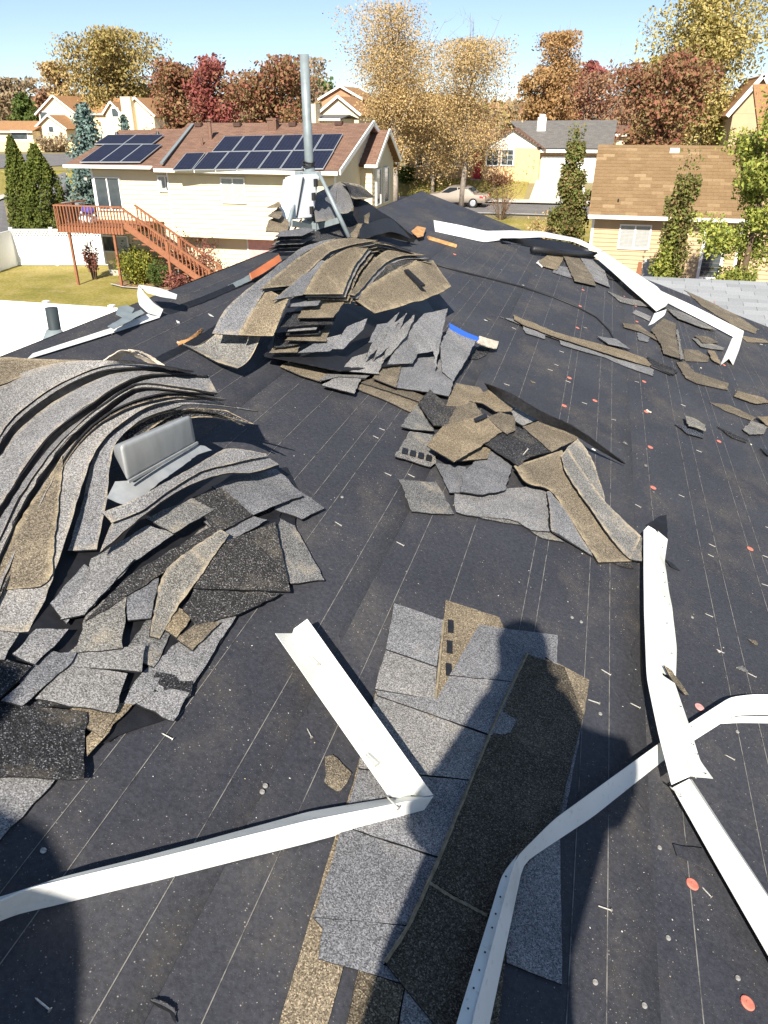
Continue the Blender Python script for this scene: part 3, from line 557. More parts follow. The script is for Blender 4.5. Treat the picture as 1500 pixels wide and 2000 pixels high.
pC('grey square shingle piece with dusty rim in front of the middle scraps', [(478, 502), (592, 408), (692, 485), (660, 592), (560, 614), (458, 602)], .05, 'grey_granules', inset=.025)
rC = lambda lab, A, B, mat, **kw: ribbon('shingle', lab, c7(A), c7(B), mat, group=GD, **kw)
rC('long tan-backed strip curving down toward the white metal from the middle scraps', [(700, 485, .06), (760, 560, .06), (860, 590, .055), (935, 690, .04), (1005, 800, .03), (1082, 916, .02)], [(920, 412, .10), (940, 500, .085), (1000, 600, .07), (1085, 720, .05), (1160, 820, .03), (1232, 914, .02)], 'tan_back')
rC('grey triangular shingle left of the long tan strip', [(850, 598, .05), (862, 680, .045), (868, 770, .03), (880, 782, .03)], [(862, 598, .05), (945, 700, .04), (1010, 810, .025), (1058, 892, .018)], 'grey_granules')
rC('pale grey shingle strip along the right side of the long tan strip', [(912, 440, .11), (945, 530, .10), (1080, 725, .07), (1170, 850, .04), (1225, 905, .03)], [(940, 405, .12), (1005, 500, .11), (1110, 640, .09), (1200, 730, .06), (1276, 800, .045)], 'grey_dusty')
pC('pale grey end of the strip beside the white metal', [(1225, 906), (1276, 800), (1278, 914)], .035, 'grey_dusty')
rC('dark grey bent shingle standing behind the pale grey strip', [(938, 404, .11), (1000, 505, .10), (1070, 590, .085), (1108, 640, .07)], [(990, 362, .13), (1040, 430, .12), (1072, 500, .10), (1112, 632, .075)], 'grey_dusty')
rC('thin dark curled strip arching up behind the middle scraps', [(570, 108, .10), (690, 160, .13), (830, 240, .145), (960, 300, .14), (1070, 370, .11), (1205, 472, .04)], [(588, 135, .06), (700, 218, .08), (830, 285, .09), (950, 330, .09), (1060, 395, .07), (1190, 468, .03)], 'blue_dark')
pC('small shaded grey end below the long tan strip', [(1140, 914), (1230, 922), (1240, 948), (1190, 940)], .012, 'dark_granules', inset=.006)
# ================================================================ pile D: flat strips in the foreground
GE = 'flat shingle strips in the foreground'
pD = lambda lab, pts, k, mat, **kw: piece('shingle', lab, pts, .009 + .26 * (k - .012), mat, group=GE, **{**dict(warp=.0015, jag=.0012, thick=.0035), **kw})
TANLOW = pD('long tan shingle back lying lowest under the foreground strips', [(870, 1172), (975, 1205), (1000, 1260), (860, 1420), (720, 1700), (640, 2000), (600, 2120), (510, 2120), (545, 2000), (640, 1680), (690, 1530), (735, 1345), (752, 1300), (858, 1330)], .012, 'tan_back', inset=.01)
pD('tan shingle end beside the head of the photographer\'s shadow', [(1000, 1262), (1092, 1296), (1151, 1328), (1141, 1396), (1040, 1420), (990, 1340)], .018, 'tan_back', inset=.01)
pD('grey shingle with slanted foot at the lower right of the foreground strips', [(1040, 1420), (1138, 1410), (1094, 1640), (1098, 1922), (990, 1880), (985, 1650)], .012, 'grey_granules', inset=.008)
pD('topmost left tab of the grey foreground strip', [(770, 1178), (866, 1211), (853, 1302), (754, 1268)], .03, 'grey_granules')
pD('second tab from the top of the grey foreground strip', [(754, 1270), (853, 1304), (851, 1366), (733, 1346), (741, 1308)], .027, 'grey_granules')
pD('grey tab at the upper right of the foreground strips beside the shadowed head', [(936, 1220), (1089, 1240), (1088, 1300), (1066, 1282), (1040, 1334), (878, 1318)], .032, 'grey_granules')
pD('wide grey tab in the middle of the foreground strip', [(733, 1348), (853, 1366), (878, 1320), (1040, 1336), (989, 1446), (738, 1358)], .029, 'grey_granules')
pD('largest grey tab of the foreground strip, under the short metal arm', [(733, 1358), (738, 1361), (987, 1449), (942, 1524), (700, 1500), (706, 1460), (730, 1372)], .026, 'grey_granules')
pD('grey tab below the short metal arm in the foreground strip', [(700, 1503), (942, 1527), (872, 1678), (667, 1612), (690, 1540)], .028, 'grey_granules')
pD('grey tab above the torn corner of the foreground strip', [(667, 1614), (871, 1681), (826, 1808), (612, 1790), (650, 1680)], .025, 'grey_granules')
pD('lowest grey tab with torn corner in the foreground strip', [(612, 1792), (825, 1811), (748, 1884), (795, 1905), (790, 1922), (622, 1872), (630, 1812)], .021, 'grey_granules', inset=.01)
pD('tan shingle back shaded by the photographer, upper one right of the dusty seam', [(1031, 1278), (1102, 1302), (1140, 1398), (1090, 1600), (960, 1790), (842, 1722), (905, 1560)], .034, 'tan_back_shaded', inset=.006)  # photographer's shadow is also painted in by the darker tan
pD('tan shingle back shaded by the photographer, lower one right of the dusty seam', [(841, 1726), (958, 1794), (1010, 1730), (988, 1860), (975, 1990), (960, 2090), (880, 2040), (755, 1884)], .031, 'tan_back_shaded', inset=.008)  # darker tan paints in the shadow here too
pD('dark shingle end at the bottom edge between the tan strips', [(700, 1895), (790, 1925), (775, 2010), (770, 2120), (640, 2120), (680, 1990)], .018, 'tan_back_shaded', inset=.006)  # tan piece with the shade put into its colour
pD('grey shaded shingle corner at the bottom edge below the dusty seam', [(795, 1908), (900, 1985), (900, 2120), (775, 2120), (780, 2000)], .022, 'grey_granules', inset=.006)
def seam(lab, pts, w, k=.0165):
    P = [on_roof(x, y, k) for x, y in pts]; C = catmull(P, 40); v = []; f = []
    for i, p in enumerate(C):
        d = (C[min(i + 1, 39)] - C[max(i - 1, 0)]).normalized(); n = Vector((-d.y, d.x, 0)) * (w * (.7 + .6 * random.random()))
        n2 = Vector((-d.y, d.x, 0)) * (w * (.7 + .6 * random.random())); v += [p - n, p + UPZ * .004, p + n2]
        if i: k0 = 3 * i; f += [(k0 - 3, k0, k0 + 1, k0 - 2), (k0 - 2, k0 + 1, k0 + 2, k0 - 1)]
    return tag(mk('dust_seam', v, f, M['dust_line'], None, True), lab, 'dust')
seam('line of dusty sealant running along the foreground shingle strips', [(1030, 1276), (975, 1390), (905, 1560), (838, 1722), (795, 1812), (752, 1880)], .0038)
seam('short dusty cross seam between the two shaded tan backs', [(840, 1724), (880, 1750), (915, 1768), (952, 1788)], .004)
seam('dusty edge line along the topmost foreground tab', [(867, 1212), (862, 1260), (857, 1310), (851, 1364)], .0035, .0155)
for i, (x, y) in enumerate([(880, 1222), (878, 1262), (876, 1306)]):
    o = piece('tar_dash', 'x', [(x - 5, y - 12), (x + 6, y - 10), (x + 6, y + 14), (x - 5, y + 12)], .0115, 'tar_strip', thick=.003, inset=.002, edge='tar_strip', jag=.001)
    nest(o, TANLOW)
# ================================================================ white drip-edge metal
def folded(name, label, rails, mats=('drip_white', 'drip_inside'), n=60, thick=.0016, wave=None, cat='metal trim', sharp=True, strip_mats=None):
    """bent sheet metal: rails = list of long fold lines (photo points with heights); each neighbouring pair is one flange"""
    R = []
    for r in rails:
        P = [on_roof(*p) for p in r]
        # polyline sampling with slightly rounded kinks
        d = [0]
        for a, b in zip(P, P[1:]): d.append(d[-1] + (b - a).length)
        row = []
        for i in range(n):
            s = d[-1] * i / (n - 1); j = 0
            while j < len(P) - 2 and s > d[j + 1]: j += 1
            row.append(P[j].lerp(P[j + 1], (s - d[j]) / max(1e-9, d[j + 1] - d[j])))
        for _ in range(1):
            row = [row[0]] + [(row[i - 1] + row[i] * 2 + row[i + 1]) / 4 for i in range(1, n - 1)] + [row[-1]]
        R.append(row)
    root = empty(name, R[0][0], label, cat)
    names = ['face', 'flange', 'return_lip', 'lip']
    for q in range(len(R) - 1):
        A, B = R[q], R[q + 1]; v = []; f = []; m = 4
        for i in range(n):
            for j in range(m):
                p = A[i].lerp(B[i], j / (m - 1))
                amp = (wave or {}).get(q, .0012); p = p + UPZ * amp * noise.noise((p.x * 9, p.y * 9, q * 5.5)) * (j / (m - 1) if q else 1 - abs(2 * j / (m - 1) - 1) * .5)
                v.append(p)
        N = len(v); nn = (v[m] - v[0]).cross(v[m - 1] - v[0]).normalized()
        if nn.dot(C0 - v[0]) < 0: nn = -nn
        ds = [((v[i * m + m] - v[i * m]).cross(v[i * m + m - 1] - v[i * m])) for i in range(n - 1)]; ds = [(d if d.dot(C0 - v[0]) > 0 else -d).normalized().dot(TOSUN) for d in ds]
        #print('LIT', round(min(ds), 2), round(sum(ds) / len(ds), 2), label[:50], q)
        v2 = v + [p - nn * thick for p in v]; F = []
        for i in range(n - 1):
            for j in range(m - 1):
                a = i * m + j; F.append((a, a + 1, a + m + 1, a + m)); F.append((N + a, N + a + m, N + a + m + 1, N + a + 1))
            a = i * m; F.append((a, a + m, N + a + m, N + a)); a += m - 1; F.append((a, N + a, N + a + m, a + m))
        for i in (0, (n - 1) * m):
            for j in range(m - 1): F.append((i + j, N + i + j, N + i + j + 1, i + j + 1))
        mt = M[(strip_mats or mats)[q] if strip_mats else mats[min(q, len(mats) - 1)]]
        o = mk(names[q], v2, F, mt, root, False)
        o.data.polygons.foreach_set('use_smooth', [True] * len(o.data.polygons))
        md = o.modifiers.new('e', 'EDGE_SPLIT'); md.split_angle = math.radians(40)
    return root
# long piece lying across the lower left, and its short arm
folded('drip_edge', 'long white drip edge lying across the lower left foreground', [
    [(-60, 1822, .006), (0, 1800, .006), (26, 1788, .006), (300, 1722, .006), (600, 1647, .006), (826, 1586, .006)],
    [(-60, 1775, .075), (-10, 1765, .075), (46, 1738, .075), (300, 1678, .075), (600, 1604, .07), (846, 1556, .06)],
    [(-60, 1765, .05), (0, 1752, .05), (120, 1713, .065), (300, 1668, .06), (600, 1586, .03), (775, 1556, .03)]])
folded('drip_edge', 'short white drip edge with open channel joining the long one at a corner', [
    [(538, 1237, .05), (650, 1398, .05), (760, 1555, .05)],
    [(571, 1237, .02), (700, 1410, .02), (808, 1560, .02)],
    [(574, 1228, .045), (706, 1400, .045), (822, 1556, .045)],
    [(600, 1209, .085), (722, 1380, .085), (846, 1553, .085)]], strip_mats=('drip_inside', 'drip_inside', 'drip_white'), n=40)
folded('drip_edge', 'white drip edge bent in a long zigzag through the bottom right', [
    [(860, 2120, .05), (892, 1998, .05), (980, 1710, .05), (994, 1690, .05)],
    [(900, 2120, .05), (925, 1998, .05), (1007, 1676, .06), (1012, 1668, .06)]], n=30, mats=('drip_inside',), wave={0: .006})
folded('drip_edge', 'white drip edge running from the bottom edge up to a kink and away right', [
    [(905, 2120, .055), (922, 1998, .055), (1006, 1677, .065), (1083, 1600, .06), (1290, 1450, .05), (1360, 1404, .05), (1426, 1362, .055), (1470, 1356, .055), (1580, 1358, .055)],
    [(930, 2120, .015), (957, 1998, .015), (1022, 1686, .02), (1160, 1594, .012), (1295, 1486, .008), (1364, 1441, .008), (1432, 1398, .012), (1480, 1396, .012), (1580, 1398, .012)]], n=70)
folded('drip_edge', 'crumpled lower flange at the right edge of the zigzag drip edge', [
    [(1408, 1408, .02), (1440, 1400, .02), (1580, 1399, .02)], [(1400, 1414, .008), (1440, 1412, .008), (1580, 1413, .008)]], n=20)
folded('drip_edge', 'upright white drip edge with torn wavy flange at the right', [
    [(1257, 1036, .05), (1257, 1120, .055), (1258, 1200, .06), (1263, 1325, .075), (1285, 1430, .085), (1311, 1532, .09)],
    [(1266, 1027, .085), (1286, 1036, .085), (1286, 1170, .09), (1291, 1310, .10), (1321, 1425, .115), (1347, 1516, .115)]], n=40, wave={0: .002})
folded('drip_edge', 'torn nail-holed flange of the upright white drip edge, upper part', [
    [(1285, 1037, .083), (1286, 1170, .088), (1290, 1310, .098)], [(1304, 1054, .06), (1298, 1098, .05), (1306, 1150, .06), (1313, 1190, .05), (1322, 1262, .06), (1320, 1322, .05)]], n=40, mats=('drip_inside',), wave={0: .012})
folded('drip_edge', 'torn nail-holed flange of the upright white drip edge, lower part', [
    [(1292, 1316, .097), (1320, 1422, .112), (1346, 1516, .113)], [(1318, 1334, .09), (1334, 1380, .085), (1352, 1436, .08), (1368, 1484, .08), (1393, 1520, .07)]], n=40, mats=('drip_inside',), wave={0: .012})
folded('drip_edge', 'straight white drip edge leaving the lower right corner', [
    [(1314, 1538, .05), (1400, 1690, .05), (1500, 1864, .05), (1600, 2040, .05)],
    [(1346, 1521, .05), (1420, 1633, .05), (1500, 1752, .05), (1600, 1900, .05)],
    [(1352, 1523, .02), (1426, 1636, .02), (1506, 1756, .02), (1606, 1904, .02)]], n=40)
hm = bpy.data.meshes.new('nail_hole'); _m = MB().tube([(0, 0, 0), (0, 0, .0012)], .002, 9); hm.from_pydata([tuple(q) for q in _m.v], [], _m.f); hm.materials.append(M['shingle_edge'])
def holes(root, pts):
    for x, y, k in pts: share(hm, 'nail_hole', on_roof(x, y, k), root, rot=(random.uniform(-.2, .2), math.atan(TP), 0))
ups = [o for o in COL.objects if o.get('label', '').startswith('torn nail-holed flange')]
holes(ups[0], [(1294, 1069, .078), (1296, 1118, .078), (1299, 1137, .078), (1298, 1165, .079), (1307, 1180, .07), (1303, 1217, .08), (1312, 1276, .078)]); holes(ups[1], [(1330, 1380, .098), (1351, 1420, .092), (1354, 1454, .098), (1362, 1473, .092), (1378, 1511, .09)])
fl3 = [o for o in COL.objects if o.get('label', '').startswith('white drip edge bent in a long zigzag')][0]
holes(fl3, [(988, 1712, .057), (977, 1752, .057), (968, 1785, .057), (961, 1812, .057), (947, 1860, .057), (936, 1895, .057), (925, 1930, .057), (914, 1970, .057)])
# far right run
folded('drip_edge', 'white fascia drip edge sagging in a long wave along the far right', [
    [(850, 452, .008), (900, 463, .008), (946, 473, .01), (1000, 466, .03), (1060, 463, .06), (1120, 472, .08), (1165, 492, .09), (1195, 528, .09), (1230, 560, .08), (1260, 585, .06), (1284, 606, .05)],
    [(847, 430, .10), (900, 440, .10), (948, 451, .09), (1000, 450, .075), (1060, 452, .085), (1130, 466, .105), (1176, 489, .13), (1205, 510, .145), (1245, 535, .14), (1284, 560, .12), (1306, 590, .09)]], n=80)
folded('drip_edge', 'inner return of the far wavy drip edge, hanging open', [
    [(1160, 500, .085), (1195, 530, .085), (1230, 562, .075), (1260, 588, .055), (1282, 608, .045)],
    [(1172, 492, .12), (1215, 530, .12), (1250, 556, .11), (1280, 580, .09), (1300, 598, .075)],
    [(1176, 489, .155), (1210, 513, .155), (1245, 535, .135), (1284, 560, .115), (1306, 590, .085)]], n=30, strip_mats=('drip_inside', 'drip_white'))
folded('drip_edge', 'small hanging white metal tag at the end of the far wavy drip edge', [
    [(1278, 612, .04), (1272, 626, .02), (1266, 636, .008)], [(1302, 604, .05), (1298, 616, .03), (1276, 632, .01)]], n=12)
folded('drip_edge', 'straight far white drip edge running down to the right eave', [
    [(1300, 590, .02), (1360, 620, .02), (1436, 660, .02)], [(1286, 566, .11), (1360, 600, .11), (1453, 647, .11)]], n=30)
folded('drip_edge', 'short white drip edge end folded down at the far right', [
    [(1430, 660, .03), (1418, 688, .02), (1406, 714, .008)], [(1444, 654, .09), (1438, 682, .07), (1424, 700, .05)], [(1453, 648, .1), (1444, 682, .06), (1432, 713, .008)]], n=14)
# left run by the ridge
folded('drip_edge', 'white drip edge lying just below the ridge at the left', [
    [(52, 702, .012), (150, 672, .012), (240, 644, .012), (312, 620, .012)], [(64, 690, .019), (150, 662, .019), (240, 633, .019), (306, 606, .019)]], n=30)
folded('drip_edge', 'curled white metal end standing at the left ridge', [
    [(268, 574, .10), (272, 596, .06), (290, 612, .03), (312, 618, .012)], [(270, 556, .16), (284, 575, .11), (300, 592, .07), (318, 604, .04)],], n=20)
folded('drip_edge', 'bent metal tongue projecting from the curled end at the left ridge', [
    [(272, 556, .11), (310, 562, .10), (346, 575, .09)], [(288, 572, .10), (318, 580, .095), (344, 584, .09)]], n=16)
for lab, pts in (('thin crumpled grey metal scrap left of the curled ridge metal', [(210, 636), (240, 618), (275, 603), (282, 610), (250, 628), (222, 642)]), ('tiny crumpled metal scrap standing above the left ridge metal', [(226, 612), (230, 598), (248, 594), (262, 600), (255, 614), (240, 618)])):
    piece('metal_scrap', lab, pts, .05, 'galvanised', thick=.002, cat='metal scrap', edge='galvanised', warp=.04, inset=.004)
# ================================================================ mast and radio
mast = empty('antenna_mast', at_y(612, 470, 5.55), 'grey galvanised antenna mast on tripod legs at the roof ridge', 'mast')
YM = 5.55
top = at_y(594, 106, YM); bot = at_y(610, 452, YM)
mb = MB(); mb.tube([bot, bot.lerp(top, .5), top], .031, 20); mb.build('pole', M['galvanised'], mast, True)
col = at_y(604, 340, YM)
def mpt(px, py, dy=0): return at_y(px, py, YM + dy)
mb = MB(); mb.tube([mpt(606, 347), mpt(603, 330)], .043, 18); mb.box(col.x - .09, col.x + .1, col.y - .055, col.y - .035, col.z - .03, col.z + .02); mb.build('collar', M['galvanised'], mast)
for i in range(3):
    mb = MB(); c = mpt(603, 317 + 4 * i); mb.tube([c + Vector((.04 * math.cos(a), .04 * math.sin(a), .006 * math.sin(2 * a + i))) for a in [k * .5 for k in range(14)]], .005, 6); mb.build('cable_tie', M['black_rubber'], mast)
for a, b, r in ((mpt(589, 338, -.05), mpt(547, 505, -.45), .016), (mpt(622, 336, -.05), mpt(682, 464, -.1), .016), (mpt(603, 338, .03), mpt(596, 470, .45), .016)):
    mb = MB(); mid = a.lerp(b, .55); mb.tube([a, mid, b], [.012, r, r], 12); mb.build('leg', M['galvanised'], mast, True)
mb = MB(); c = mpt(605, 448); mb.box(c.x - .05, c.x + .06, c.y - .03, c.y + .05, c.z - .05, c.z + .06); mb.build('foot_bracket', M['galvanised'], mast)
mb = MB(); mb.bar(mpt(570, 436, -.3), mpt(612, 445), .012, .04); mb.build('brace', M['galvanised'], mast)
mb = MB(); mb.bar(mpt(612, 445), mpt(662, 430, -.07), .012, .04); mb.build('brace', M['galvanised'], mast)
for dx, dy in ((-.05, -.05), (.05, -.05), (.08, -.05)):
    mb = MB(); c = col + Vector((dx, dy, 0)); mb.tube([c, c + Vector((0, -.02, 0))], .012, 6); mb.build('bolt', M['galvanised'], mast)
radio = empty('radio_unit', mpt(570, 400, -.1), 'white rectangular outdoor radio box strapped to the mast tripod', 'radio')
p0, p1, p2, p3 = mpt(551, 348, -.25), mpt(572, 341, -.25), mpt(560, 432, -.25), mpt(542, 424, -.25)
q0, q1, q2, q3 = mpt(588, 336, -.03), mpt(590, 337, 0), mpt(590, 420, 0), mpt(560, 430, -.03)
bm = bmesh.new(); back = Vector((.13, .20, .0)); fr = [p3, p2, p1, p0]
vs = [bm.verts.new(p) for p in fr] + [bm.verts.new(p + back) for p in fr]
for q in ((0, 1, 2, 3), (7, 6, 5, 4), (0, 4, 5, 1), (1, 5, 6, 2), (2, 6, 7, 3), (3, 7, 4, 0)): bm.faces.new([vs[i] for i in q])
bmesh.ops.recalc_face_normals(bm, faces=bm.faces[:]); bmesh.ops.bevel(bm, geom=bm.edges[:], offset=.012, segments=3, affect='EDGES'); bm.verts.index_update()
mk('housing', [v.co for v in bm.verts], [tuple(v.index for v in f.verts) for f in bm.faces], M['radio_white'], radio); bm.free()
mb = MB(); mb.bar(p1 + back * .35 + Vector((.004, -.004, -.02)), p2 + back * .35 + Vector((.004, -.004, .02)), .006, .012); mb.build('seam', M['black_rubber'], radio)
for t in (.2, .5, .8):
    mb = MB(); c = p1.lerp(p2, t) + back * .8 + Vector((.012, -.006, 0)); mb.box(c.x - .006, c.x + .012, c.y - .02, c.y + .02, c.z - .025, c.z + .025); mb.build('port', M['black_rubber'], radio)
mb = MB(); mb.tube([mpt(592, 330, -.03), mpt(597, 360, -.06), mpt(590, 400, -.08), mpt(588, 430, -.1), mpt(572, 452, -.2), mpt(545, 505, -.45)], .006, 6); tag(mb.build('cable', M['black_rubber'], None, True), 'black cable running down the mast from the collar', 'cable')
mb = MB(); mb.tube([on_roof(x, y, .012 + .006 * (i % 2)) for i, (x, y) in enumerate([(845, 515), (900, 530), (960, 545), (1020, 560), (1080, 580), (1130, 600), (1165, 620), (1190, 645), (1202, 668), (1225, 690), (1270, 715), (1310, 732)])], .006, 7); tag(mb.build('cable', M['black_rubber'], None, True), 'thin dark cable snaking across the felt toward the far right', 'cable')
# vent pipe behind ridge
pp = empty('vent_pipe', (-2.45, 2.9, rz(RIDGE) - .1), 'dark grey plumbing vent pipe standing beyond the left ridge', 'pipe')
b0 = at_x(106, 652, -2.4); t0 = at_x(100, 601, -2.4)
mb = MB(); mb.tube([b0 - UPZ * .2, t0], .028, 16); mb.build('pipe', plain('pipe_grey', (.035, .045, .05), .6, .2), pp, True)
mb = MB(); mb.tube([b0 - UPZ * .12, b0 - UPZ * .03, b0 + UPZ * .02], [.09, .06, .032], 16); mb.build('boot', M['galvanised'], pp, True)
# left ridge bits: orange tarp tube, wood-backed curled strips behind stack
ribbon('cable_cover', 'orange and grey bundle lying on the ridge left of the mast', [(446, 556, .02), (480, 540, .03), (515, 520, .04), (548, 500, .06)], [(456, 562, .01), (485, 550, .015), (520, 532, .02), (552, 512, .03)], 'galvanised', cat='bundle', edge='galvanised')
ribbon('orange_rag', 'orange rag wrapped over the bundle left of the mast', [(488, 533, .05), (515, 516, .055), (545, 498, .07)], [(492, 545, .03), (522, 528, .035), (550, 510, .045)], 'orange_cloth', cat='rag', edge='orange_cloth')
ribbon('wood_strip', 'curled orange-backed strip behind the top of the vent stack, left of two', [(200, 704, .06), (220, 690, .10), (240, 682, .11), (270, 690, .09), (312, 712, .03)], [(225, 705, .03), (238, 696, .07), (250, 690, .08), (275, 700, .06), (300, 716, .02)], 'raw_wood', cat='strip', edge='pale_wood', thick=.004)
ribbon('wood_strip', 'curled pale strip behind the top of the vent stack, right of two', [(250, 683, .11), (275, 688, .10), (310, 712, .05), (385, 760, .012)], [(262, 684, .11), (290, 692, .09), (330, 718, .04), (392, 756, .012)], 'pale_wood', cat='strip', edge='pale_wood', thick=.004)
ribbon('wood_strip', 'small orange wood splinter left of the mast heap', [(345, 668, .012), (370, 660, .02), (395, 640, .02)], [(350, 674, .01), (375, 666, .01), (395, 646, .01)], 'raw_wood', cat='wood', edge='raw_wood', thick=.004)
# lapped felt flap edges left of heap
ribbon('felt_flap', 'lifted felt edge running along the ridge left of the mast heap', [(300, 700, .012), (345, 678, .02), (400, 648, .02), (440, 620, .015)], [(310, 712, .005), (352, 690, .006), (405, 662, .006), (445, 632, .006)], 'tar_strip', cat='felt flap', edge='tar_strip', thick=.003)
ribbon('felt_flap', 'lifted felt lap on the ridge between the curled metal and the bundle', [(318, 604, .012), (380, 585, .02), (440, 560, .02), (500, 535, .015)], [(330, 614, .006), (385, 596, .006), (445, 570, .006), (505, 545, .006)], 'tar_strip', cat='felt flap', edge='tar_strip', thick=.003)
# ================================================================ debris on the right slope
GF = 'torn shingle strips on the right slope'
d9 = lambda p: [((q[0] / 2.5 + 900), (q[1] / 2.5 + 550)) + tuple(q[2:]) for q in p]
p9 = lambda lab, pts, k, mat, **kw: piece('shingle', lab, d9(pts), k, mat, group=GF, **{**dict(warp=.012, jag=.006), **kw})
p9('long tan and grey shingle strip lying on the right slope, grey tabs', [(215, 178), (300, 215), (318, 250), (410, 278), (412, 262), (480, 285), (495, 308), (610, 345), (700, 368), (800, 410), (940, 460), (940, 430), (850, 385), (600, 310), (240, 180)], .014, 'grey_granules', inset=.006)
p9('long tan strip on top of the grey tabs on the right slope', [(255, 160), (460, 245), (560, 272), (700, 308), (800, 335), (905, 375), (932, 405), (920, 412), (780, 372), (600, 315), (440, 262), (300, 208), (262, 185)], .03, 'tan_back', inset=.006)
p9('grey pointed scrap beside the long strip on the right slope', [(665, 265), (760, 280), (830, 330), (720, 305)], .03, 'grey_granules', inset=.008)
p9('dark end pieces at the right end of the long strip', [(910, 365), (1000, 400), (1058, 440), (1040, 455), (930, 410)], .02, 'dark_granules', inset=.008)
p9('small grey scrap below the hanging metal tag', [(838, 152), (852, 138), (930, 170), (922, 192)], .015, 'grey_granules', inset=.006)
p9('tan scrap with grey tab left of the large tan sheet', [(788, 200), (870, 210), (968, 275), (962, 288), (880, 245), (795, 222)], .02, 'tan_back', inset=.006)
p9('grey tab under the tan scrap by the large tan sheet', [(860, 245), (928, 262), (915, 296), (868, 285)], .014, 'grey_granules', inset=.006)
p9('large tan sheet below the far right drip edge', [(930, 235), (990, 180), (1052, 205), (1050, 260), (1085, 380), (990, 350), (975, 300)], .03, 'tan_back')
p9('narrow grey shingle edge right of the large tan sheet', [(1050, 225), (1062, 240), (1088, 378), (1072, 380)], .035, 'grey_dusty', inset=.005)
p9('grey-tan torn shingle in the right middle distance', [(1052, 392), (1095, 388), (1140, 440), (1308, 495), (1305, 528), (1150, 495), (1100, 470)], .02, 'tan_back')
p9('small torn shingle with pale top right of the orange caps', [(1095, 655), (1140, 668), (1195, 700), (1192, 735), (1140, 712), (1110, 705)], .04, 'grey_dusty', inset=.01)
p9('dark base layer under the small torn shingle with pale top', [(1045, 695), (1110, 705), (1190, 745), (1185, 765), (1110, 745)], .015, 'blue_dark', inset=.006)
p9('tan scrap at the right edge, upper of two', [(1335, 560), (1352, 532), (1480, 565), (1510, 590), (1440, 595)], .02, 'tan_back')
p9('tan scrap at the right edge, lower of two', [(1445, 660), (1500, 655), (1560, 700), (1500, 708)], .03, 'tan_back')
p9('grey shingle scrap under the lower right edge tan scrap', [(1375, 720), (1420, 678), (1500, 705), (1480, 742), (1410, 748)], .02, 'grey_dusty')
p9('long thin tan torn strip on the right slope', [(1215, 590), (1300, 600), (1440, 665), (1420, 680), (1300, 635)], .012, 'tan_back', inset=.006)
p9('thin dark torn strip near the right edge', [(1250, 708), (1330, 745), (1400, 775), (1395, 788), (1320, 760)], .012, 'dark_granules', inset=.006)
p9('black scrap at the right picture edge', [(1462, 812), (1500, 820), (1540, 850), (1500, 848)], .02, 'tar_strip', inset=.005, edge='tar_strip')
p9('grey and tan splintered scrap near the folded white end', [(1140, 262), (1210, 268), (1260, 300), (1180, 300)], .025, 'tan_back', inset=.006)
p9('splintered grey scrap left of the folded white end', [(1130, 275), (1160, 280), (1290, 325), (1280, 335), (1170, 318)], .02, 'grey_dusty', inset=.006)
p9('tan bent scrap just left of the folded white end', [(1205, 335), (1240, 340), (1265, 385), (1270, 405), (1230, 380)], .03, 'tan_back', inset=.006)
p9('tan flat scrap between the large tan sheet and the folded white end', [(1085, 330), (1160, 335), (1215, 372), (1205, 392), (1095, 385)], .015, 'tan_back', inset=.006)
p9('grey thin shingle under the wavy drip edge end', [(715, 45), (800, 78), (900, 100), (950, 130), (880, 118), (780, 100)], .015, 'grey_dusty', inset=.006)
p9('tan long shingle tucked behind the straight far drip edge', [(1005, 130), (1080, 150), (1200, 205), (1260, 240), (1180, 225), (1060, 180)], .03, 'grey_dusty', inset=.006)
c3 = lambda p: [((q[0] / 2.5 + 900), (q[1] / 2.5 + 150)) + tuple(q[2:]) for q in p]
p3 = lambda lab, pts, k, mat, **kw: piece('shingle', lab, c3(pts), k, mat, group=GF, **{**dict(warp=.01, jag=.005), **kw})
p3('tan bent shingle lying in front of the black felt roll', [(500, 875), (580, 885), (640, 965), (660, 1022), (555, 998)], .03, 'tan_back')
p3('grey shingle with cut slots right of the tan bent one', [(585, 885), (690, 900), (728, 1028), (655, 1000)], .025, 'grey_granules')
p3('tan shingle left of the tan bent one by the felt roll', [(380, 900), (420, 872), (505, 880), (470, 945), (400, 925)], .02, 'tan_back')
p3('grey shingle layer left of the tan bent one', [(455, 920), (530, 930), (550, 985), (450, 955)], .015, 'grey_granules', inset=.008)
p3('dark shingle stub right of the slotted grey one', [(700, 940), (765, 960), (780, 1000), (722, 985)], .015, 'dark_granules', inset=.008)
p3('tan strip along the outside of the straight far drip edge', [(1090, 1040), (1200, 1090), (1340, 1160), (1450, 1230), (1440, 1255), (1330, 1215), (1180, 1120)], .012, 'tan_back', inset=.008)
p3('tan strip piece beyond the folded white end', [(1360, 1262), (1480, 1280), (1520, 1300), (1400, 1295)], .012, 'tan_back', inset=.008)
p3('curled white paper scrap near the black felt roll', [(368, 905), (385, 892), (405, 915), (398, 930)], .02, 'paper_grey', cat='scrap', edge='paper_grey', inset=.003)
mb = MB(); mb.tube([on_roof(1040, 487, .06), on_roof(1100, 494, .06), on_roof(1162, 498, .06)], .035, 14); tag(mb.build('felt_roll', M['tar_strip'], None, True), 'black rolled-up felt under the far wavy drip edge', 'felt roll')
ribbon('felt_flap', 'black felt lifted up behind the rolled felt at the far drip edge', [(975, 468, .02), (1030, 480, .02), (1090, 492, .02), (1160, 505, .02)], [(980, 466, .07), (1040, 466, .09), (1110, 474, .10), (1170, 496, .1)], 'tar_strip', cat='felt flap', edge='tar_strip', thick=.003)
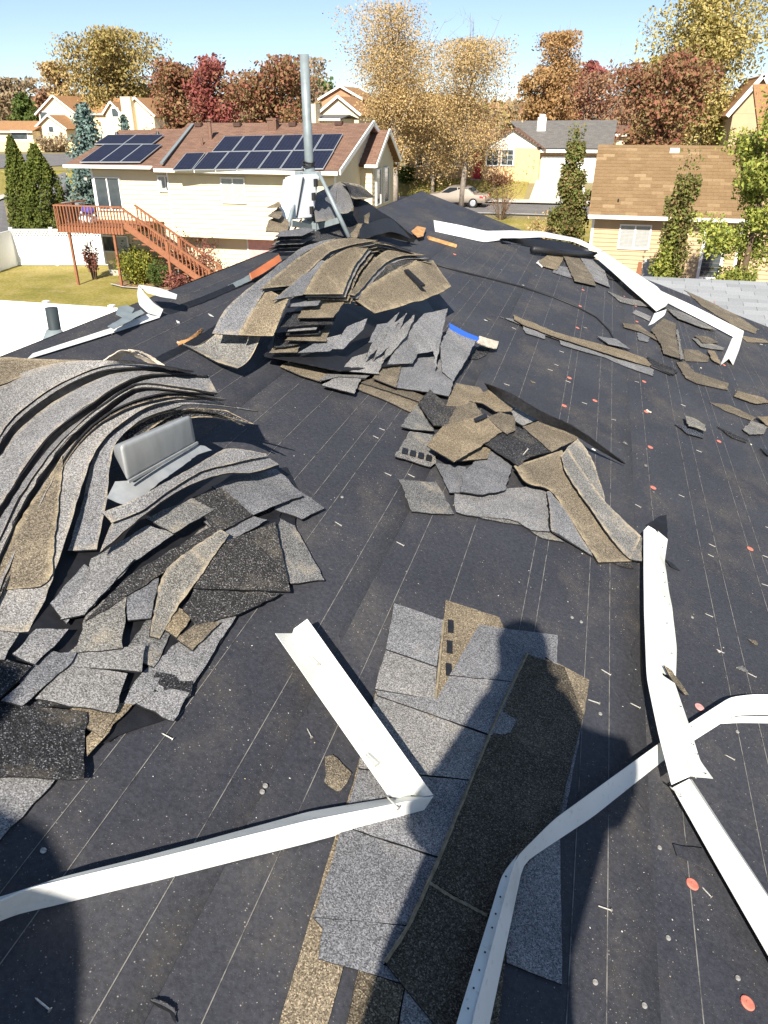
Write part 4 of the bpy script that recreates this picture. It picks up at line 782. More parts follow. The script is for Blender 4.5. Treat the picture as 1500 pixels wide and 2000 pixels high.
# small felt flaps and tears in the foreground
f6 = lambda p: [((q[0] / 3 + 1000), (q[1] / 3 + 1500)) + tuple(q[2:]) for q in p]
piece('felt_flap', 'torn felt flap beside the orange cap in the lower right', f6([(945, 445), (1060, 462), (1120, 470), (1190, 610), (1130, 585), (1040, 545), (970, 515)]), .012, 'felt', thick=.002, cat='felt flap', edge='felt', warp=.01)
piece('felt_flap', 'dark grey felt corner standing behind the upright drip edge', [(1262, 1025, .01), (1290, 1008, .04), (1302, 1006, .05), (1304, 1050, .04), (1290, 1040, .02)], .03, 'tar_strip', thick=.002, cat='felt flap', edge='tar_strip', warp=.006)
piece('felt_flap', 'thin dark splinter of felt right of the upright drip edge', [(1298, 1092), (1312, 1098), (1329, 1114), (1310, 1106)], .012, 'tar_strip', thick=.002, cat='felt flap', inset=.003)
piece('shingle', 'narrow tan shingle splinter lying against the upright drip edge', [(1297, 1300, .11), (1312, 1310, .10), (1330, 1335, .03), (1345, 1358, .012), (1338, 1358, .012), (1314, 1330, .08)], .04, 'tan_back', inset=.003, group=GF)
piece('felt_flap', 'torn open felt slit at the lower left bottom', conv([(735, 1140), (800, 1150), (850, 1185), (862, 1250), (845, 1230), (830, 1195), (770, 1165)], 0, 1500, 2.5), .006, 'tar_strip', thick=.002, cat='felt flap', edge='tar_strip', inset=.003)
ribbon('felt_flap', 'curled lip of the torn felt at the lower left bottom', conv([(738, 1128, .008), (790, 1140, .014), (840, 1165, .012), (860, 1190, .008)], 0, 1500, 2.5), conv([(740, 1142, .006), (790, 1160, .006), (835, 1188, .006), (856, 1215, .006)], 0, 1500, 2.5), 'felt', cat='felt flap', edge='felt', thick=.002)
for lab, x, y, r in (('dusty bare spot beside the short metal arm', 655, 1510, .045),):
    pts = [(x + r * 1000 * .55 * math.cos(a) * (1 + .3 * math.sin(3 * a + x)), y + r * 1000 * .75 * math.sin(a) * (1 + .25 * math.sin(2 * a))) for a in [i * .5 for i in range(12)]]
    piece('dust_patch', lab, pts, .0078, 'tan_back', thick=.0006, cat='dust', inset=.012, warp=.0, jag=.006, edge='tan_back')
# ================================================================ nails, caps, crumbs
def nail_mesh():
    mb = MB(); mb.tube([(0, 0, .003), (.032, 0, .004)], .0019, 7); mb.tube([(.032, 0, .004), (.0335, 0, .004)], .0052, 10); mb.tube([(-.005, 0, .0028), (0, 0, .003)], [.0004, .0019], 7)
    m = bpy.data.meshes.new('nail'); m.from_pydata([tuple(v) for v in mb.v], [], mb.f); m.materials.append(M['nail_zinc']); return m
NM = nail_mesh()
def cap_mesh(mat):
    mb = MB(); mb.tube([(0, 0, 0), (0, 0, .002), (0, 0, .0032)], [.0155, .0155, .013], 18); mb.tube([(0, 0, .003), (0, 0, .0042)], .0045, 10)
    m = bpy.data.meshes.new('cap'); m.from_pydata([tuple(v) for v in mb.v], [], mb.f); m.materials.append(M[mat]); return m
CM, CM2 = cap_mesh('orange_cap'), cap_mesh('faded_cap'); SL = math.atan(TP)
def felt_pt(px, py):
    p = on_roof(px, py, .004); p.z = felt_z(p.x, p.y) + .001; return p
from mathutils import Euler, Matrix
def lay(mesh, name, p, spin, up=0.0):
    o = bpy.data.objects.new(name, mesh); COL.objects.link(o)
    o.matrix_world = Matrix.Translation(p) @ Matrix.Rotation(SL, 4, 'Y') @ Matrix.Rotation(spin, 4, 'Z') @ Matrix.Rotation(up, 4, 'Y'); return o
nails = [(1170, 1773, .1), (1045, 1597, -.5), (1372, 1735, -.7), (600, 1424, -.8), (318, 1436, -.1), (72, 1954, -.2), (1400, 1270, -.2), (1150, 1370, .1), (1232, 1377, -.15), (1175, 1311, -.3), (1385, 1063, -.2), (1383, 1083, -.2), (1378, 1200, -.1), (1460, 1317, -.2), (1418, 1477, -.2), (1490, 1086, 0), (775, 1060, -.2), (655, 1022, -.3), (741, 838, 0), (729, 853, -.2), (752, 926, -.1), (797, 928, -.2), (1083, 712, 0), (1137, 787, .1), (1326, 967, -.1), (1241, 985, -.4), (1360, 880, -.1), (1093, 686, .1), (1070, 722, .2), (985, 750, .1), (1495, 1030, 0), (1488, 1142, .1), (1240, 745, .3), (1420, 700, .1), (1290, 1140, .8), (905, 690, .2), (1000, 640, -.4), (1140, 640, .2), (1105, 745, 0), (1195, 820, .3), (1330, 790, -.2)]
for x, y, s in nails: o = lay(NM, 'nail', felt_pt(x, y), s); o.scale = (random.uniform(.7, .95),) * 3; tag(o, 'loose shiny roofing nail lying on the black felt', 'nail', 'loose roofing nails on the felt')
for x, y, k, w in ((757, 1560, .06, 'in the corner where the short and long drip edges meet'), (604, 1284, .055, 'near the upper end of the short drip edge channel'), (716, 1477, .055, 'in the lower half of the short drip edge channel'), (1310, 1540, .06, 'under the torn lower flange of the upright drip edge')):
    tag(lay(NM, 'nail', on_roof(x, y, k), -.5), 'rusty nail caught ' + w, 'nail')
tag(lay(NM, 'nail', on_roof(1023, 888, .1), .6, -1.2), 'nail standing in the dark smooth sheet of the middle scraps', 'nail')
tag(lay(NM, 'nail', on_roof(565, 708, .03), .6, -1.5), 'nail standing upright at the front of the mast heap', 'nail')
heads = [(85, 1664), (518, 1536), (512, 1548), (1172, 1396), (1288, 1656), (1305, 1832), (1162, 1920), (1441, 1910), (1258, 1966), (1404, 1273), (1117, 1207), (1135, 1216), (667, 1528), (677, 1506), (668, 972), (1352, 1206), (1440, 1430)]
mb = MB(); mb.tube([(0, 0, 0), (0, 0, .002)], .0058, 12); HM = bpy.data.meshes.new('nail_head'); HM.from_pydata([tuple(v) for v in mb.v], [], mb.f); HM.materials.append(M['nail_zinc'])
for x, y in heads: tag(lay(HM, 'driven_nail', felt_pt(x, y), 0), 'round nail head driven flush into the black felt', 'nail', 'nail heads in the felt')
caps = [(1352, 1727), (1460, 1959)] + [(900 + x / 2.5, 550 + y / 2.5) for x, y in ((570, 227), (530, 472), (505, 607), (655, 582), (895, 488), (905, 635), (925, 810), (1260, 780), (597, 42), (583, 120), (860, 197), (795, 70), (853, 118), (1285, 408), (1240, 100))] + [(1465, 1072), (1276, 952), (888, 497)]
for x, y in caps: tag(lay(CM, 'cap_nail', felt_pt(x, y), random.uniform(0, 6)), 'round orange plastic cap nail pressed onto the black felt', 'cap nail', 'orange cap nails on the felt')
tag(lay(CM2, 'cap_nail', felt_pt(1366, 1382), .3), 'dull pink cap nail in the shade of the zigzag drip edge', 'cap nail')
# chips and granule crumbs: far too many to count
v = []; f = []; mi = []
def crumb(p, s, mat):
    n = len(v); a = random.uniform(0, 6.28); h = s * random.uniform(.15, .5)
    ex = Vector((math.cos(a), math.sin(a), -math.cos(a) * TP)) * s; ey = Vector((-math.sin(a), math.cos(a), math.sin(a) * TP)) * s * random.uniform(.3, .9)
    v.extend([p - ex - ey * .6, p + ex * .8 - ey, p + ex + ey * .8, p - ex * .7 + ey, p + UPZ * h + ex * .1]); f.extend([(n, n + 1, n + 4), (n + 1, n + 2, n + 4), (n + 2, n + 3, n + 4), (n + 3, n, n + 4)]); mi.extend([mat] * 4)
for i in range(5200):
    y = .4 + 9.1 * random.random() ** 1.7; x = random.uniform(-2.05, 2.6)
    d = noise.noise((x * 1.3, y * .9, 4.4)) + .5 * noise.noise((x * 5, y * 5, 2.2)) + (.25 if x > .2 else 0)
    if d < random.uniform(-.25, .5): continue
    s = random.choice((.0009, .0011, .0014, .0018)) * (1 + .13 * y)
    if random.random() < .012: s *= 3.0
    crumb(Vector((x, y, felt_z(x, y) + .0008)), s, random.choice((0, 0, 1, 1, 2)))
plain('crumb_pale', (.5, .47, .42), .9, .1, var=.3, scale=40); plain('crumb_tan', (.34, .27, .17), .9, .1, var=.3, scale=40); plain('crumb_dark', (.1, .1, .1), .9, .1)
o = mk('granule_crumbs', v, f, [M['crumb_pale'], M['crumb_tan'], M['crumb_dark']], midx=mi); tag(o, 'loose pale granules and chips scattered over the black felt', 'granules', kind='stuff')
# bigger chips one can pick out
GP = 'small torn chips on the felt'
for i in range(44):
    if i < 34: px, py = random.uniform(900, 1490), random.uniform(450, 960)
    elif i < 36: px, py = random.uniform(1400, 1495), random.uniform(1150, 1500)
    else: px, py = random.uniform(200, 480), random.uniform(590, 690)
    p = on_roof(px, py, .005)
    if p.y > RAKE - .3 or p.x < RIDGE + .1 or p.x > 3: continue
    s = random.uniform(.006, .016); pts = []
    vv = []; n = random.randint(4, 6); z0 = felt_z(p.x, p.y) + .002
    for j in range(n):
        a = 6.283 * j / n + random.uniform(-.4, .4); rr = s * random.uniform(.5, 1.3); dx, dy = math.cos(a) * rr * random.choice((1, 1.6)), math.sin(a) * rr
        vv.append(Vector((p.x + dx, p.y + dy, z0 - dx * TP + random.uniform(0, .006))))
    m2_ = MB(); m2_.prism(vv, (0, 0, .003)); tag(m2_.build('shingle_chip', M[random.choice(('paper_grey', 'tan_back', 'pale_wood', 'grey_dusty'))]), 'small torn shingle chip lying loose on the black felt', 'chip', GP)
# ================================================================ people behind the camera, seen by their shadows
plain('jacket', (.05, .07, .12), .9); plain('skin', (.5, .32, .23), .6); plain('trousers', (.06, .07, .1), .9)
def person(label, foot, h, face, armsup, arms=None):
    """one continuous body grown from a jointed skeleton"""
    s = h / 1.8; f = Vector(face).normalized(); r = Vector((f.y, -f.x, 0)); F = Vector(foot)
    tl = -.12 if armsup else 0.0
    def q(lat, fw, up): return F + r * lat * s + f * fw * s + UPZ * up * s
    J = {'pel': (q(tl * 1.0, 0, .95), .215, .14), 'bel': (q(tl * .75, 0, 1.1), .215, .14), 'che': (q(tl * .25, .01, 1.32), .19, .13), 'nek': (q(-.03, .0, 1.50), .062, .062), 'jaw': (q(-.05, .04, 1.60), .075, .085), 'hed': (q(-.055, .03, 1.70), .105, .115), 'top': (q(-.055, .02, 1.79), .08, .09), 'nose': (q(-.055, .125, 1.665), .018, .018)}
    E = [('pel', 'bel'), ('bel', 'che'), ('che', 'nek'), ('nek', 'jaw'), ('jaw', 'hed'), ('hed', 'top'), ('hed', 'nose')]
    for sd, n in ((-1, 'l'), (1, 'r')):
        gr = lambda x, y: -UPZ * 0
        if armsup: el, wr, ha = (q(.19 * sd - .03, .10, 1.16), q(.09 * sd, .24, 1.34), q(.05 * sd, .27, 1.40))
        elif sd > 0: el, wr, ha = q(.31, .04, 1.18), q(.44, .10, .94), q(.48, .11, .87)
        else: el, wr, ha = q(.27 * sd, -.02, 1.15), q(.28 * sd, .05, .9), q(.27 * sd, .08, .80)
        J.update({'sh' + n: (q(.19 * sd, 0, 1.37), .075, .075), 'el' + n: (el, .068, .068), 'wr' + n: (wr, .038, .035), 'ha' + n: (ha, .04, .025)})
        E += [('che', 'sh' + n), ('sh' + n, 'el' + n), ('el' + n, 'wr' + n), ('wr' + n, 'ha' + n)]
        for k in range(4):
            b = ha + (r * (-.03 + .02 * k) if armsup else f * (-.03 + .02 * k)) * s; L = (.075, .085, .08, .06)[k] * s
            d = (UPZ * .7 + r * -.5 * sd if armsup else -UPZ + r * -.15 * sd).normalized(); J[f'f{n}{k}a'] = (b + d * L * .55, .011, .011); J[f'f{n}{k}b'] = (b + d * L + f * .01, .009, .009); E += [('ha' + n, f'f{n}{k}a'), (f'f{n}{k}a', f'f{n}{k}b')]
        tb = ha + (UPZ * .03 + f * -.03 if armsup else f * .05 - UPZ * .02) * s; J['th' + n] = (tb, .012, .012); E.append(('wr' + n, 'th' + n))
        lx = .16 * sd + tl; base = q(lx, 0, 0); base.z = rz(base.x) + .004
        kn = q(.14 * sd + tl, .03, .5); an = base + UPZ * .08 * s - f * .03; to = base + f * .17 * s + UPZ * .035
        J.update({'hp' + n: (q(.1 * sd + tl, 0, .88), .10, .10), 'kn' + n: (kn, .065, .065), 'an' + n: (an, .05, .05), 'to' + n: (to, .045, .035), 'he' + n: (base - f * .07 * s + UPZ * .04, .045, .04)})
        E += [('pel', 'hp' + n), ('hp' + n, 'kn' + n), ('kn' + n, 'an' + n), ('an' + n, 'to' + n), ('an' + n, 'he' + n)]
    keys = list(J); m = bpy.data.meshes.new('person'); org = Vector((F.x, F.y, rz(F.x)))
    m.from_pydata([tuple(J[k][0] - org) for k in keys], [(keys.index(a), keys.index(b)) for a, b in E], [])
    o = bpy.data.objects.new('person', m); COL.objects.link(o); o.location = org
    o.modifiers.new('skin', 'SKIN'); 
    for i, k in enumerate(keys):
        sv = m.skin_vertices[0].data[i]; sv.radius = (J[k][1] * s, J[k][2] * s); sv.use_root = (k == 'pel')
    o.modifiers.new('sub', 'SUBSURF').levels = 1; o.modifiers['sub'].render_levels = 2
    dg = bpy.context.evaluated_depsgraph_get(); nm = bpy.data.meshes.new_from_object(o.evaluated_get(dg)); o.modifiers.clear(); o.data = nm
    for q_ in ('jacket', 'skin', 'trousers'): nm.materials.append(M[q_])
    ids = []
    for p in nm.polygons:
        z = p.center.z / s; ids.append(1 if z > 1.5 else (2 if z < .95 else 0))
    nm.polygons.foreach_set('material_index', ids); nm.polygons.foreach_set('use_smooth', [True] * len(ids))
    return tag(o, label, 'person')
ft = C0 + HEAD * -.38 + RIGHT * .07; person('person in dark jacket holding up a phone, seen only by the large shadow', (ft.x, ft.y, rz(ft.x)), 2.0, HEAD, True)
person('person standing off to the left, seen only by the shadow at the left edge', (-.93, -1.13, rz(-.93)), 1.84, HEAD, False)
# ================================================================ ground, streets, lawns
def lawnm():
    t = NT('lawn', .95, .1); f = t.noise(.35, 6, .6); g = t.noise(9, 5, .7)
    c = t.ramp(f, [(.3, (.17, .16, .035)), (.5, (.26, .22, .06)), (.75, (.36, .29, .11))]); c = t.mix(1.0, c, t.ramp(g, [(.3, .6), (.7, 1.35)]), 'MULTIPLY'); c = t.mix(t.ramp(t.noise(1.3, 7, .75), [(.52, 0.0), (.66, .7)]), c, (.34, .27, .14)); t.bump(g, .6, .05); M['lawn'] = t.col(c)
lawnm()
def pavem(name, a, b, sc=.8):
    t = NT(name, .9, .2); c = t.ramp(t.noise(sc, 6, .6), [(.3, a), (.7, b)]); c = t.mix(1.0, c, t.ramp(t.noise(30, 3), [(.3, .85), (.7, 1.12)]), 'MULTIPLY'); M[name] = t.col(c)
pavem('asphalt', (.13, .125, .125), (.19, .18, .175)); pavem('concrete', (.42, .40, .36), (.52, .50, .45)); pavem('far_earth', (.20, .17, .09), (.27, .22, .11), .05); pavem('mulch', (.20, .12, .07), (.30, .2, .12), 2)
ys = [-60, -20, 0, 20, 40, 45] + [45 + i * 1.5 for i in range(1, 18)] + [80, 100, 130, 180, 240, 300, 500, 900, 1800, 3500]; xs = [-3000, -900, -300, -120, -60, -30, 0, 30, 60, 120, 300, 900, 3000]
v = [(x, y, gz(y)) for y in ys for x in xs]; n = len(xs)
f = [(j * n + i, j * n + i + 1, (j + 1) * n + i + 1, (j + 1) * n + i) for j in range(len(ys) - 1) for i in range(n - 1)]
tag(mk('ground', v, f, M['far_earth'], origin=(0, 0, 0)), kind='structure')
def sheet(name, A, B, up, mat, n=24, kind='structure'):
    v = []; f = []
    for i in range(n + 1):
        t = i / n
        def lerp(L):
            s = t * (len(L) - 1); j = min(int(s), len(L) - 2); return Vector(L[j]).lerp(Vector(L[j + 1]), s - j)
        for L in (A, B): p = lerp(L); v.append((p.x, p.y, gz(p.y) + up))
        if i: k = 2 * i; f.append((k - 2, k - 1, k + 1, k))
    return tag(mk(name, v, f, M[mat], origin=(v[0][0], v[0][1], 0)), kind=kind)
G = lambda x, y: on_ground(x, y)
sheet('lawn', [(-60, 5, 0), (-60, 38, 0)], [(-8, 5, 0), (-8, 38, 0)], .01, 'lawn')
sheet('lawn', [(-30, 38, 0), (-30, 56, 0)], [(60, 38, 0), (60, 56, 0)], .012, 'lawn')
sheet('lawn', [(-60, 66, 0), (-60, 74, 0)], [(-6.2, 66, 0), (-6.2, 74, 0)], .012, 'lawn')
sheet('road', [(-28, 57.5, 0), (60, 57.5, 0)], [(-28, 65, 0), (60, 65, 0)], .03, 'asphalt')
sheet('kerb', [(-28, 65.0, 0), (60, 65, 0)], [(-28, 65.3, 0), (60, 65.3, 0)], .13, 'concrete')
sheet('kerb', [(-28, 57.2, 0), (60, 57.2, 0)], [(-28, 57.5, 0), (60, 57.5, 0)], .13, 'concrete')
sheet('pavement', [(-28, 65.3, 0), (60, 65.3, 0)], [(-28, 66.4, 0), (60, 66.4, 0)], .12, 'concrete')
sheet('driveway', [(-5.8, 65, 0), (-5.6, 70.2, 0)], [(-1.2, 65, 0), (-1.8, 70.2, 0)], .14, 'concrete')
# left streets: road curving past the hedge trees, cross street farther off
sheet('road', [G(-60, 500), G(0, 468), G(60, 425), G(130, 388)], [G(-60, 420), G(0, 395), G(60, 362), G(130, 345)], .03, 'asphalt')
sheet('pavement', [G(-60, 418), G(0, 393), G(60, 361), G(130, 344)], [G(-60, 408), G(0, 384), G(60, 354), G(130, 339)], .12, 'concrete')
sheet('lawn', [G(-60, 405), G(0, 382), G(60, 353), G(130, 338)], [G(-60, 345), G(0, 338), G(60, 330), G(130, 326)], .03, 'lawn')
sheet('road', [G(-60, 332), G(40, 328), G(180, 322)], [G(-60, 303), G(40, 302), G(180, 300)], .06, 'asphalt')
# planting bed along the yellow house
bd = [(-21.6, 32.0), (-20.6, 31.5), (-18, 31.3), (-13, 31.2), (-9, 31.2)]
sheet('path', [(x, y - .15, 0) for x, y in bd], [(x, y, 0) for x, y in bd], .08, 'concrete'); sheet('planting_bed', [(x, y, 0) for x, y in bd], [(x, 33.6, 0) for x, y in bd], .04, 'mulch')
# ================================================================ building helpers
plain('yellow_siding', (.70, .60, .41), .7, .2, var=.04, scale=1.5); plain('tan_siding', (.46, .34, .21), .75, .2, var=.06, scale=2); plain('peach_stucco', (.66, .44, .24), .9, .1, var=.08, scale=3); plain('cream_stucco', (.74, .62, .42), .9, .1, var=.06, scale=2)
plain('trim_white', (.80, .79, .75), .55, .3, var=.03); plain('brick_far', (.42, .22, .13), .9, .1, var=.15, scale=4); plain('red_door', (.45, .03, .04), .5); plain('deck_stain', (.26, .11, .06), .75, .2, var=.15, scale=8)
plain('curtain', (.34, .36, .36), .35, .4); plain('pink_curtain', (.62, .36, .34), .9, .1); plain('foundation', (.40, .38, .34), .9, .1, var=.15); plain('dark_void', (.012, .012, .014), .9, .1); plain('vinyl', (.86, .86, .84), .5, .3, var=.02)
def glassm():
    t = NT('window_glass', .06, .6); t.col(t.ramp(t.noise(.9, 2), [(.35, (.03, .04, .045)), (.7, (.09, .11, .12))])); M['window_glass'] = t.mat
    t = NT('car_glass', .05, .7); t.col((.02, .025, .03)); M['car_glass'] = t.mat
glassm()
def shinglem(name, a, b, c, w=.33, h=.14):
    t = NT(name, .95, .1); br = t.n('TexBrick', Scale=1.0); br.inputs['Brick Width'].default_value = w; br.inputs['Row Height'].default_value = h; br.inputs['Mortar Size'].default_value = .006
    br.inputs['Color1'].default_value = (*a, 1); br.inputs['Color2'].default_value = (*b, 1); br.inputs['Mortar'].default_value = (*c, 1); br.inputs['Bias'].default_value = 0
    t.l(t.tc, br.inputs['Vector']); col = t.mix(1.0, br.outputs[0], t.ramp(t.noise(20, 4), [(.3, .8), (.7, 1.2)]), 'MULTIPLY'); t.l(col, t.b.inputs['Base Color']); M[name] = t.mat
shinglem('brown_roof', (.21, .125, .09), (.15, .09, .065), (.08, .05, .04)); shinglem('grey_roof', (.16, .15, .14), (.12, .115, .11), (.08, .08, .08)); shinglem('far_roof', (.36, .20, .10), (.29, .16, .08), (.2, .12, .06))
def tabm():
    t = NT('tan_tab', .95, .1); oi = t.n('ObjectInfo'); c = t.ramp(oi.outputs['Random'], [(0, (.195, .128, .066)), (.5, (.215, .142, .075)), (.88, (.235, .158, .085)), (1, (.30, .21, .12))])
    c = t.mix(1.0, c, t.ramp(t.noise(25, 4), [(.3, .8), (.7, 1.2)]), 'MULTIPLY'); M['tan_tab'] = t.col(c)
    t = NT('grey_tab', .95, .1); oi = t.n('ObjectInfo'); c = t.ramp(oi.outputs['Random'], [(0, (.22, .23, .24)), (1, (.29, .30, .31))]); c = t.mix(1.0, c, t.ramp(t.noise(60, 4), [(.3, .8), (.7, 1.2)]), 'MULTIPLY'); M['grey_tab'] = t.col(c)
tabm()
def boxmesh(name, sx, sy, sz, mat, bevel=0):
    mb = MB().box(-sx / 2, sx / 2, -sy / 2, sy / 2, 0, sz); m = bpy.data.meshes.new(name); m.from_pydata([tuple(q) for q in mb.v], [], mb.f); m.materials.append(mat); return m
_bc = {}
def boards_y(parent, x0, x1, z0, z1, Y, mat, h=.2, name='siding_board'):
    """lapped boards on a wall facing -Y (each board its own object); lower edge stands proud"""
    L = x1 - x0; key = (round(L, 3), mat, h)
    if key not in _bc:
        v = [(-L / 2, -.036, 0), (L / 2, -.036, 0), (L / 2, -.004, h), (-L / 2, -.004, h), (-L / 2, .01, 0), (L / 2, .01, 0), (L / 2, .01, h), (-L / 2, .01, h)]
        m = bpy.data.meshes.new('board'); m.from_pydata(v, [], [(0, 1, 2, 3), (0, 4, 5, 1), (4, 7, 6, 5), (3, 2, 6, 7), (0, 3, 7, 4), (1, 5, 6, 2)]); m.materials.append(M[mat]); _bc[key] = m
    n = int(round((z1 - z0) / h))
    for i in range(n): share(_bc[key], name, ((x0 + x1) / 2, Y, z0 + i * h), parent)
def boards_x(parent, y0, y1, z0, z1, X, mat, h=.2, name='siding_board', top=None):
    """boards on a wall facing +X; top(z) gives (y0,y1) for gables"""
    n = int(round((z1 - z0) / h))
    for i in range(n):
        z = z0 + i * h; a, b = (y0, y1) if top is None else top(z + h / 2)
        if b - a < .1: continue
        mb = MB(); mb.poly([(X + .024, a, z), (X + .024, b, z), (X + .004, b, z + h), (X + .004, a, z + h)]); mb.poly([(X + .024, a, z), (X - .01, a, z), (X - .01, b, z), (X + .024, b, z)])
        mb.build(name, M[mat], parent)
def window_y(parent, x0, x1, z0, z1, Y, cols=2, inside=None, fr=.06, grid=0, name='window'):
    w = MB()
    w.box(x0 - fr, x1 + fr, Y - .07, Y + .02, z1, z1 + fr).box(x0 - fr, x1 + fr, Y - .08, Y + .02, z0 - fr, z0).box(x0 - fr, x0, Y - .07, Y + .02, z0, z1).box(x1, x1 + fr, Y - .07, Y + .02, z0, z1)
    for c in range(1, cols): xm = x0 + (x1 - x0) * c / cols; w.box(xm - .03, xm + .03, Y - .065, Y + .02, z0, z1)
    wo = w.build(name, M['trim_white'], parent)
    for c in range(cols):
        a, b = x0 + (x1 - x0) * c / cols, x0 + (x1 - x0) * (c + 1) / cols; a += .03 if c else 0; b -= .03 if c < cols - 1 else 0
        MB().box(a, b, Y - .035, Y - .03, z0, z1).build('pane', M[inside if inside and c % 2 == 0 else 'window_glass'] if not isinstance(inside, (list, tuple)) else M[inside[c]], wo)
        if grid:
            g = MB()
            for i in range(1, grid): xx = a + (b - a) * i / grid; g.box(xx - .012, xx + .012, Y - .05, Y - .036, z0, z1)
            for i in range(1, grid + 1): zz = z0 + (z1 - z0) * i / (grid + 1); g.box(a, b, Y - .049, Y - .0365, zz - .012, zz + .012)
            g.build('muntin', M['trim_white'], wo)
    return wo
def window_x(parent, y0, y1, z0, z1, X, fr=.05):
    w = MB(); w.box(X - .02, X + .07, y0 - fr, y1 + fr, z1, z1 + fr).box(X - .02, X + .07, y0 - fr, y1 + fr, z0 - fr, z0).box(X - .02, X + .07, y0 - fr, y0, z0, z1).box(X - .02, X + .07, y1, y1 + fr, z0, z1)
    wo = w.build('window', M['trim_white'], parent); MB().box(X + .03, X + .035, y0, y1, z0, z1).build('pane', M['window_glass'], wo); return wo
def slab(name, a, b, c, d, t, mat, parent, mi=0):
    """roof slab from eave a-b up to ridge d-c, thickness t; object axes follow the slope so courses run along it"""
    a, b, c, d = map(Vector, (a, b, c, d)); ux = (b - a).normalized(); uy = (d - a); uy = (uy - ux * uy.dot(ux)).normalized(); uz = ux.cross(uy)
    Mx = Matrix(((ux.x, uy.x, uz.x, a.x), (ux.y, uy.y, uz.y, a.y), (ux.z, uy.z, uz.z, a.z), (0, 0, 0, 1))); inv = Mx.inverted()
    P = [inv @ p for p in (a, b, c, d)]; v = [tuple(p) for p in P] + [(p.x, p.y, p.z - t) for p in P]
    m = bpy.data.meshes.new(name); m.from_pydata(v, [], [(0, 1, 2, 3), (7, 6, 5, 4), (0, 4, 5, 1), (1, 5, 6, 2), (2, 6, 7, 3), (3, 7, 4, 0)]); m.materials.append(M[mat])
    o = bpy.data.objects.new(name, m); COL.objects.link(o)
    if parent is not None: o.parent = parent; Mx = Matrix.Translation(-wloc(parent)) @ Mx
    o.matrix_local = Mx if parent is not None else Mx
    if parent is None: o.matrix_world = Mx
    return o
# ================================================================ yellow house with solar panels
FY = 33.5; yh = empty('yellow_house', (-16.5, 38, 0), 'pale yellow two-storey house with rooftop solar panels and red wooden deck', 'house')
def fx(px, py=330, Y=FY): return at_y(px, py, Y).x
def fz(px, py, Y=FY): return at_y(px, py, Y).z
xL, xM, xR = fx(178, 330, FY + .5), fx(326, 340), fx(655, 340); eL, eR = fz(200, 326, FY + .1), fz(500, 338, FY - .4)
yb = FY + 9.0; ym = (FY + yb) / 2 + .2; rid = fz(540, 240, ym); ridL = fz(270, 254, ym)
MB().box(xL, xM, FY + .55, yb, .55, eL).build('wall', M['yellow_siding'], yh); MB().box(xM, xR, FY + .05, yb, 2.05, eR).build('wall', M['yellow_siding'], yh); MB().box(xM, xR, FY + .8, yb, .0, 2.05).build('lower_wall', M['yellow_siding'], yh)
MB().box(xL + .02, xM, FY + .6, yb, -.1, .55).build('foundation', M['foundation'], yh)
boards_y(yh, xL, xM, .55, .55 + .2 * int((eL - .55) / .2), FY + .53, 'yellow_siding'); boards_y(yh, xM, xR, 2.05, 2.05 + .2 * int((eR - 2.05) / .2), FY + .03, 'yellow_siding'); boards_y(yh, xM, xR - .02, .05, 2.0, FY + .78, 'yellow_siding')
MB().box(xL - .05, xL + .06, FY + .48, FY + .58, .55, eL).build('corner_trim', M['trim_white'], yh); MB().box(xR - .06, xR + .03, FY - .02, FY + .05, 2.05, eR).build('corner_trim', M['trim_white'], yh); MB().box(xM - .03, xM + .05, FY - .02, FY + .05, 2.05, eR).build('corner_trim', M['trim_white'], yh)
oL, oR = fx(124, 322, FY - .1), fx(648, 338, FY - .4)
sl1 = slab('roof', (oL, FY - .05, eL + .08), (xM + .1, FY - .05, eL + .08), (xM + .1, ym, ridL), (oL + .35, ym, ridL), .12, 'brown_roof', yh)
sl2 = slab('roof', (fx(305, 330), FY - .5, eR + .1), (xR + .35, FY - .5, eR + .1), (xR + .35, ym, rid), (fx(368, 245, ym), ym, rid), .14, 'brown_roof', yh)
slab('roof', (xR + .35, yb + .4, eR - .1), (oL, yb + .4, eR - .1), (oL, ym + .01, ridL - .02), (xR + .35, ym + .01, rid - .02), .14, 'brown_roof', yh)
MB().bar((oL, FY - .12, eL + .02), (xM + .05, FY - .12, eL + .02), .1, .13).build('gutter', M['trim_white'], yh); MB().bar((fx(303, 337, FY - .5), FY - .57, eR + .05), (xR + .3, FY - .57, eR + .05), .1, .14).build('gutter', M['trim_white'], yh)
va, vb = Vector((fx(325, 333), FY - .35, eR + .32)), Vector((fx(378, 256, ym - .4), ym - .4, rid - .05)); MB().bar(va, vb, .14, .05).build('valley_flashing', M['galvanised'], yh)
# rake of the right gable end, its wall and the projecting bay
MB().bar((xR + .38, FY - .55, eR + .08), (xR + .38, ym, rid + .02), .06, .2).build('rake_trim', M['trim_white'], yh); MB().bar((xR + .38, ym, rid + .02), (xR + .38, yb, eR), .06, .2).build('rake_trim', M['trim_white'], yh)
def gab(z):
    if z < eR: return (FY + .05, yb)
    t = (z - eR) / (rid - eR); return (FY + .05 + (ym - FY) * t, yb - (yb - ym) * t)
boards_x(yh, FY, yb, 2.05, rid, xR + .01, 'yellow_siding', h=.2, top=gab)
bx0 = xR; by0 = at_x(703, 330, xR).y; bx1 = at_y(727, 330, by0).x; by1 = at_x(768, 330, bx1).y; be = fz(727, 322, by0) ; bm_ = (by0 + by1) / 2; br = be + 1.35
MB().box(bx0, bx1, by0, by1, 1.0, be).build('bay_wall', M['yellow_siding'], yh); boards_y(yh, bx0 + .02, bx1, 1.0, 1.0 + .2 * int((be - 1) / .2), by0 - .02, 'yellow_siding')
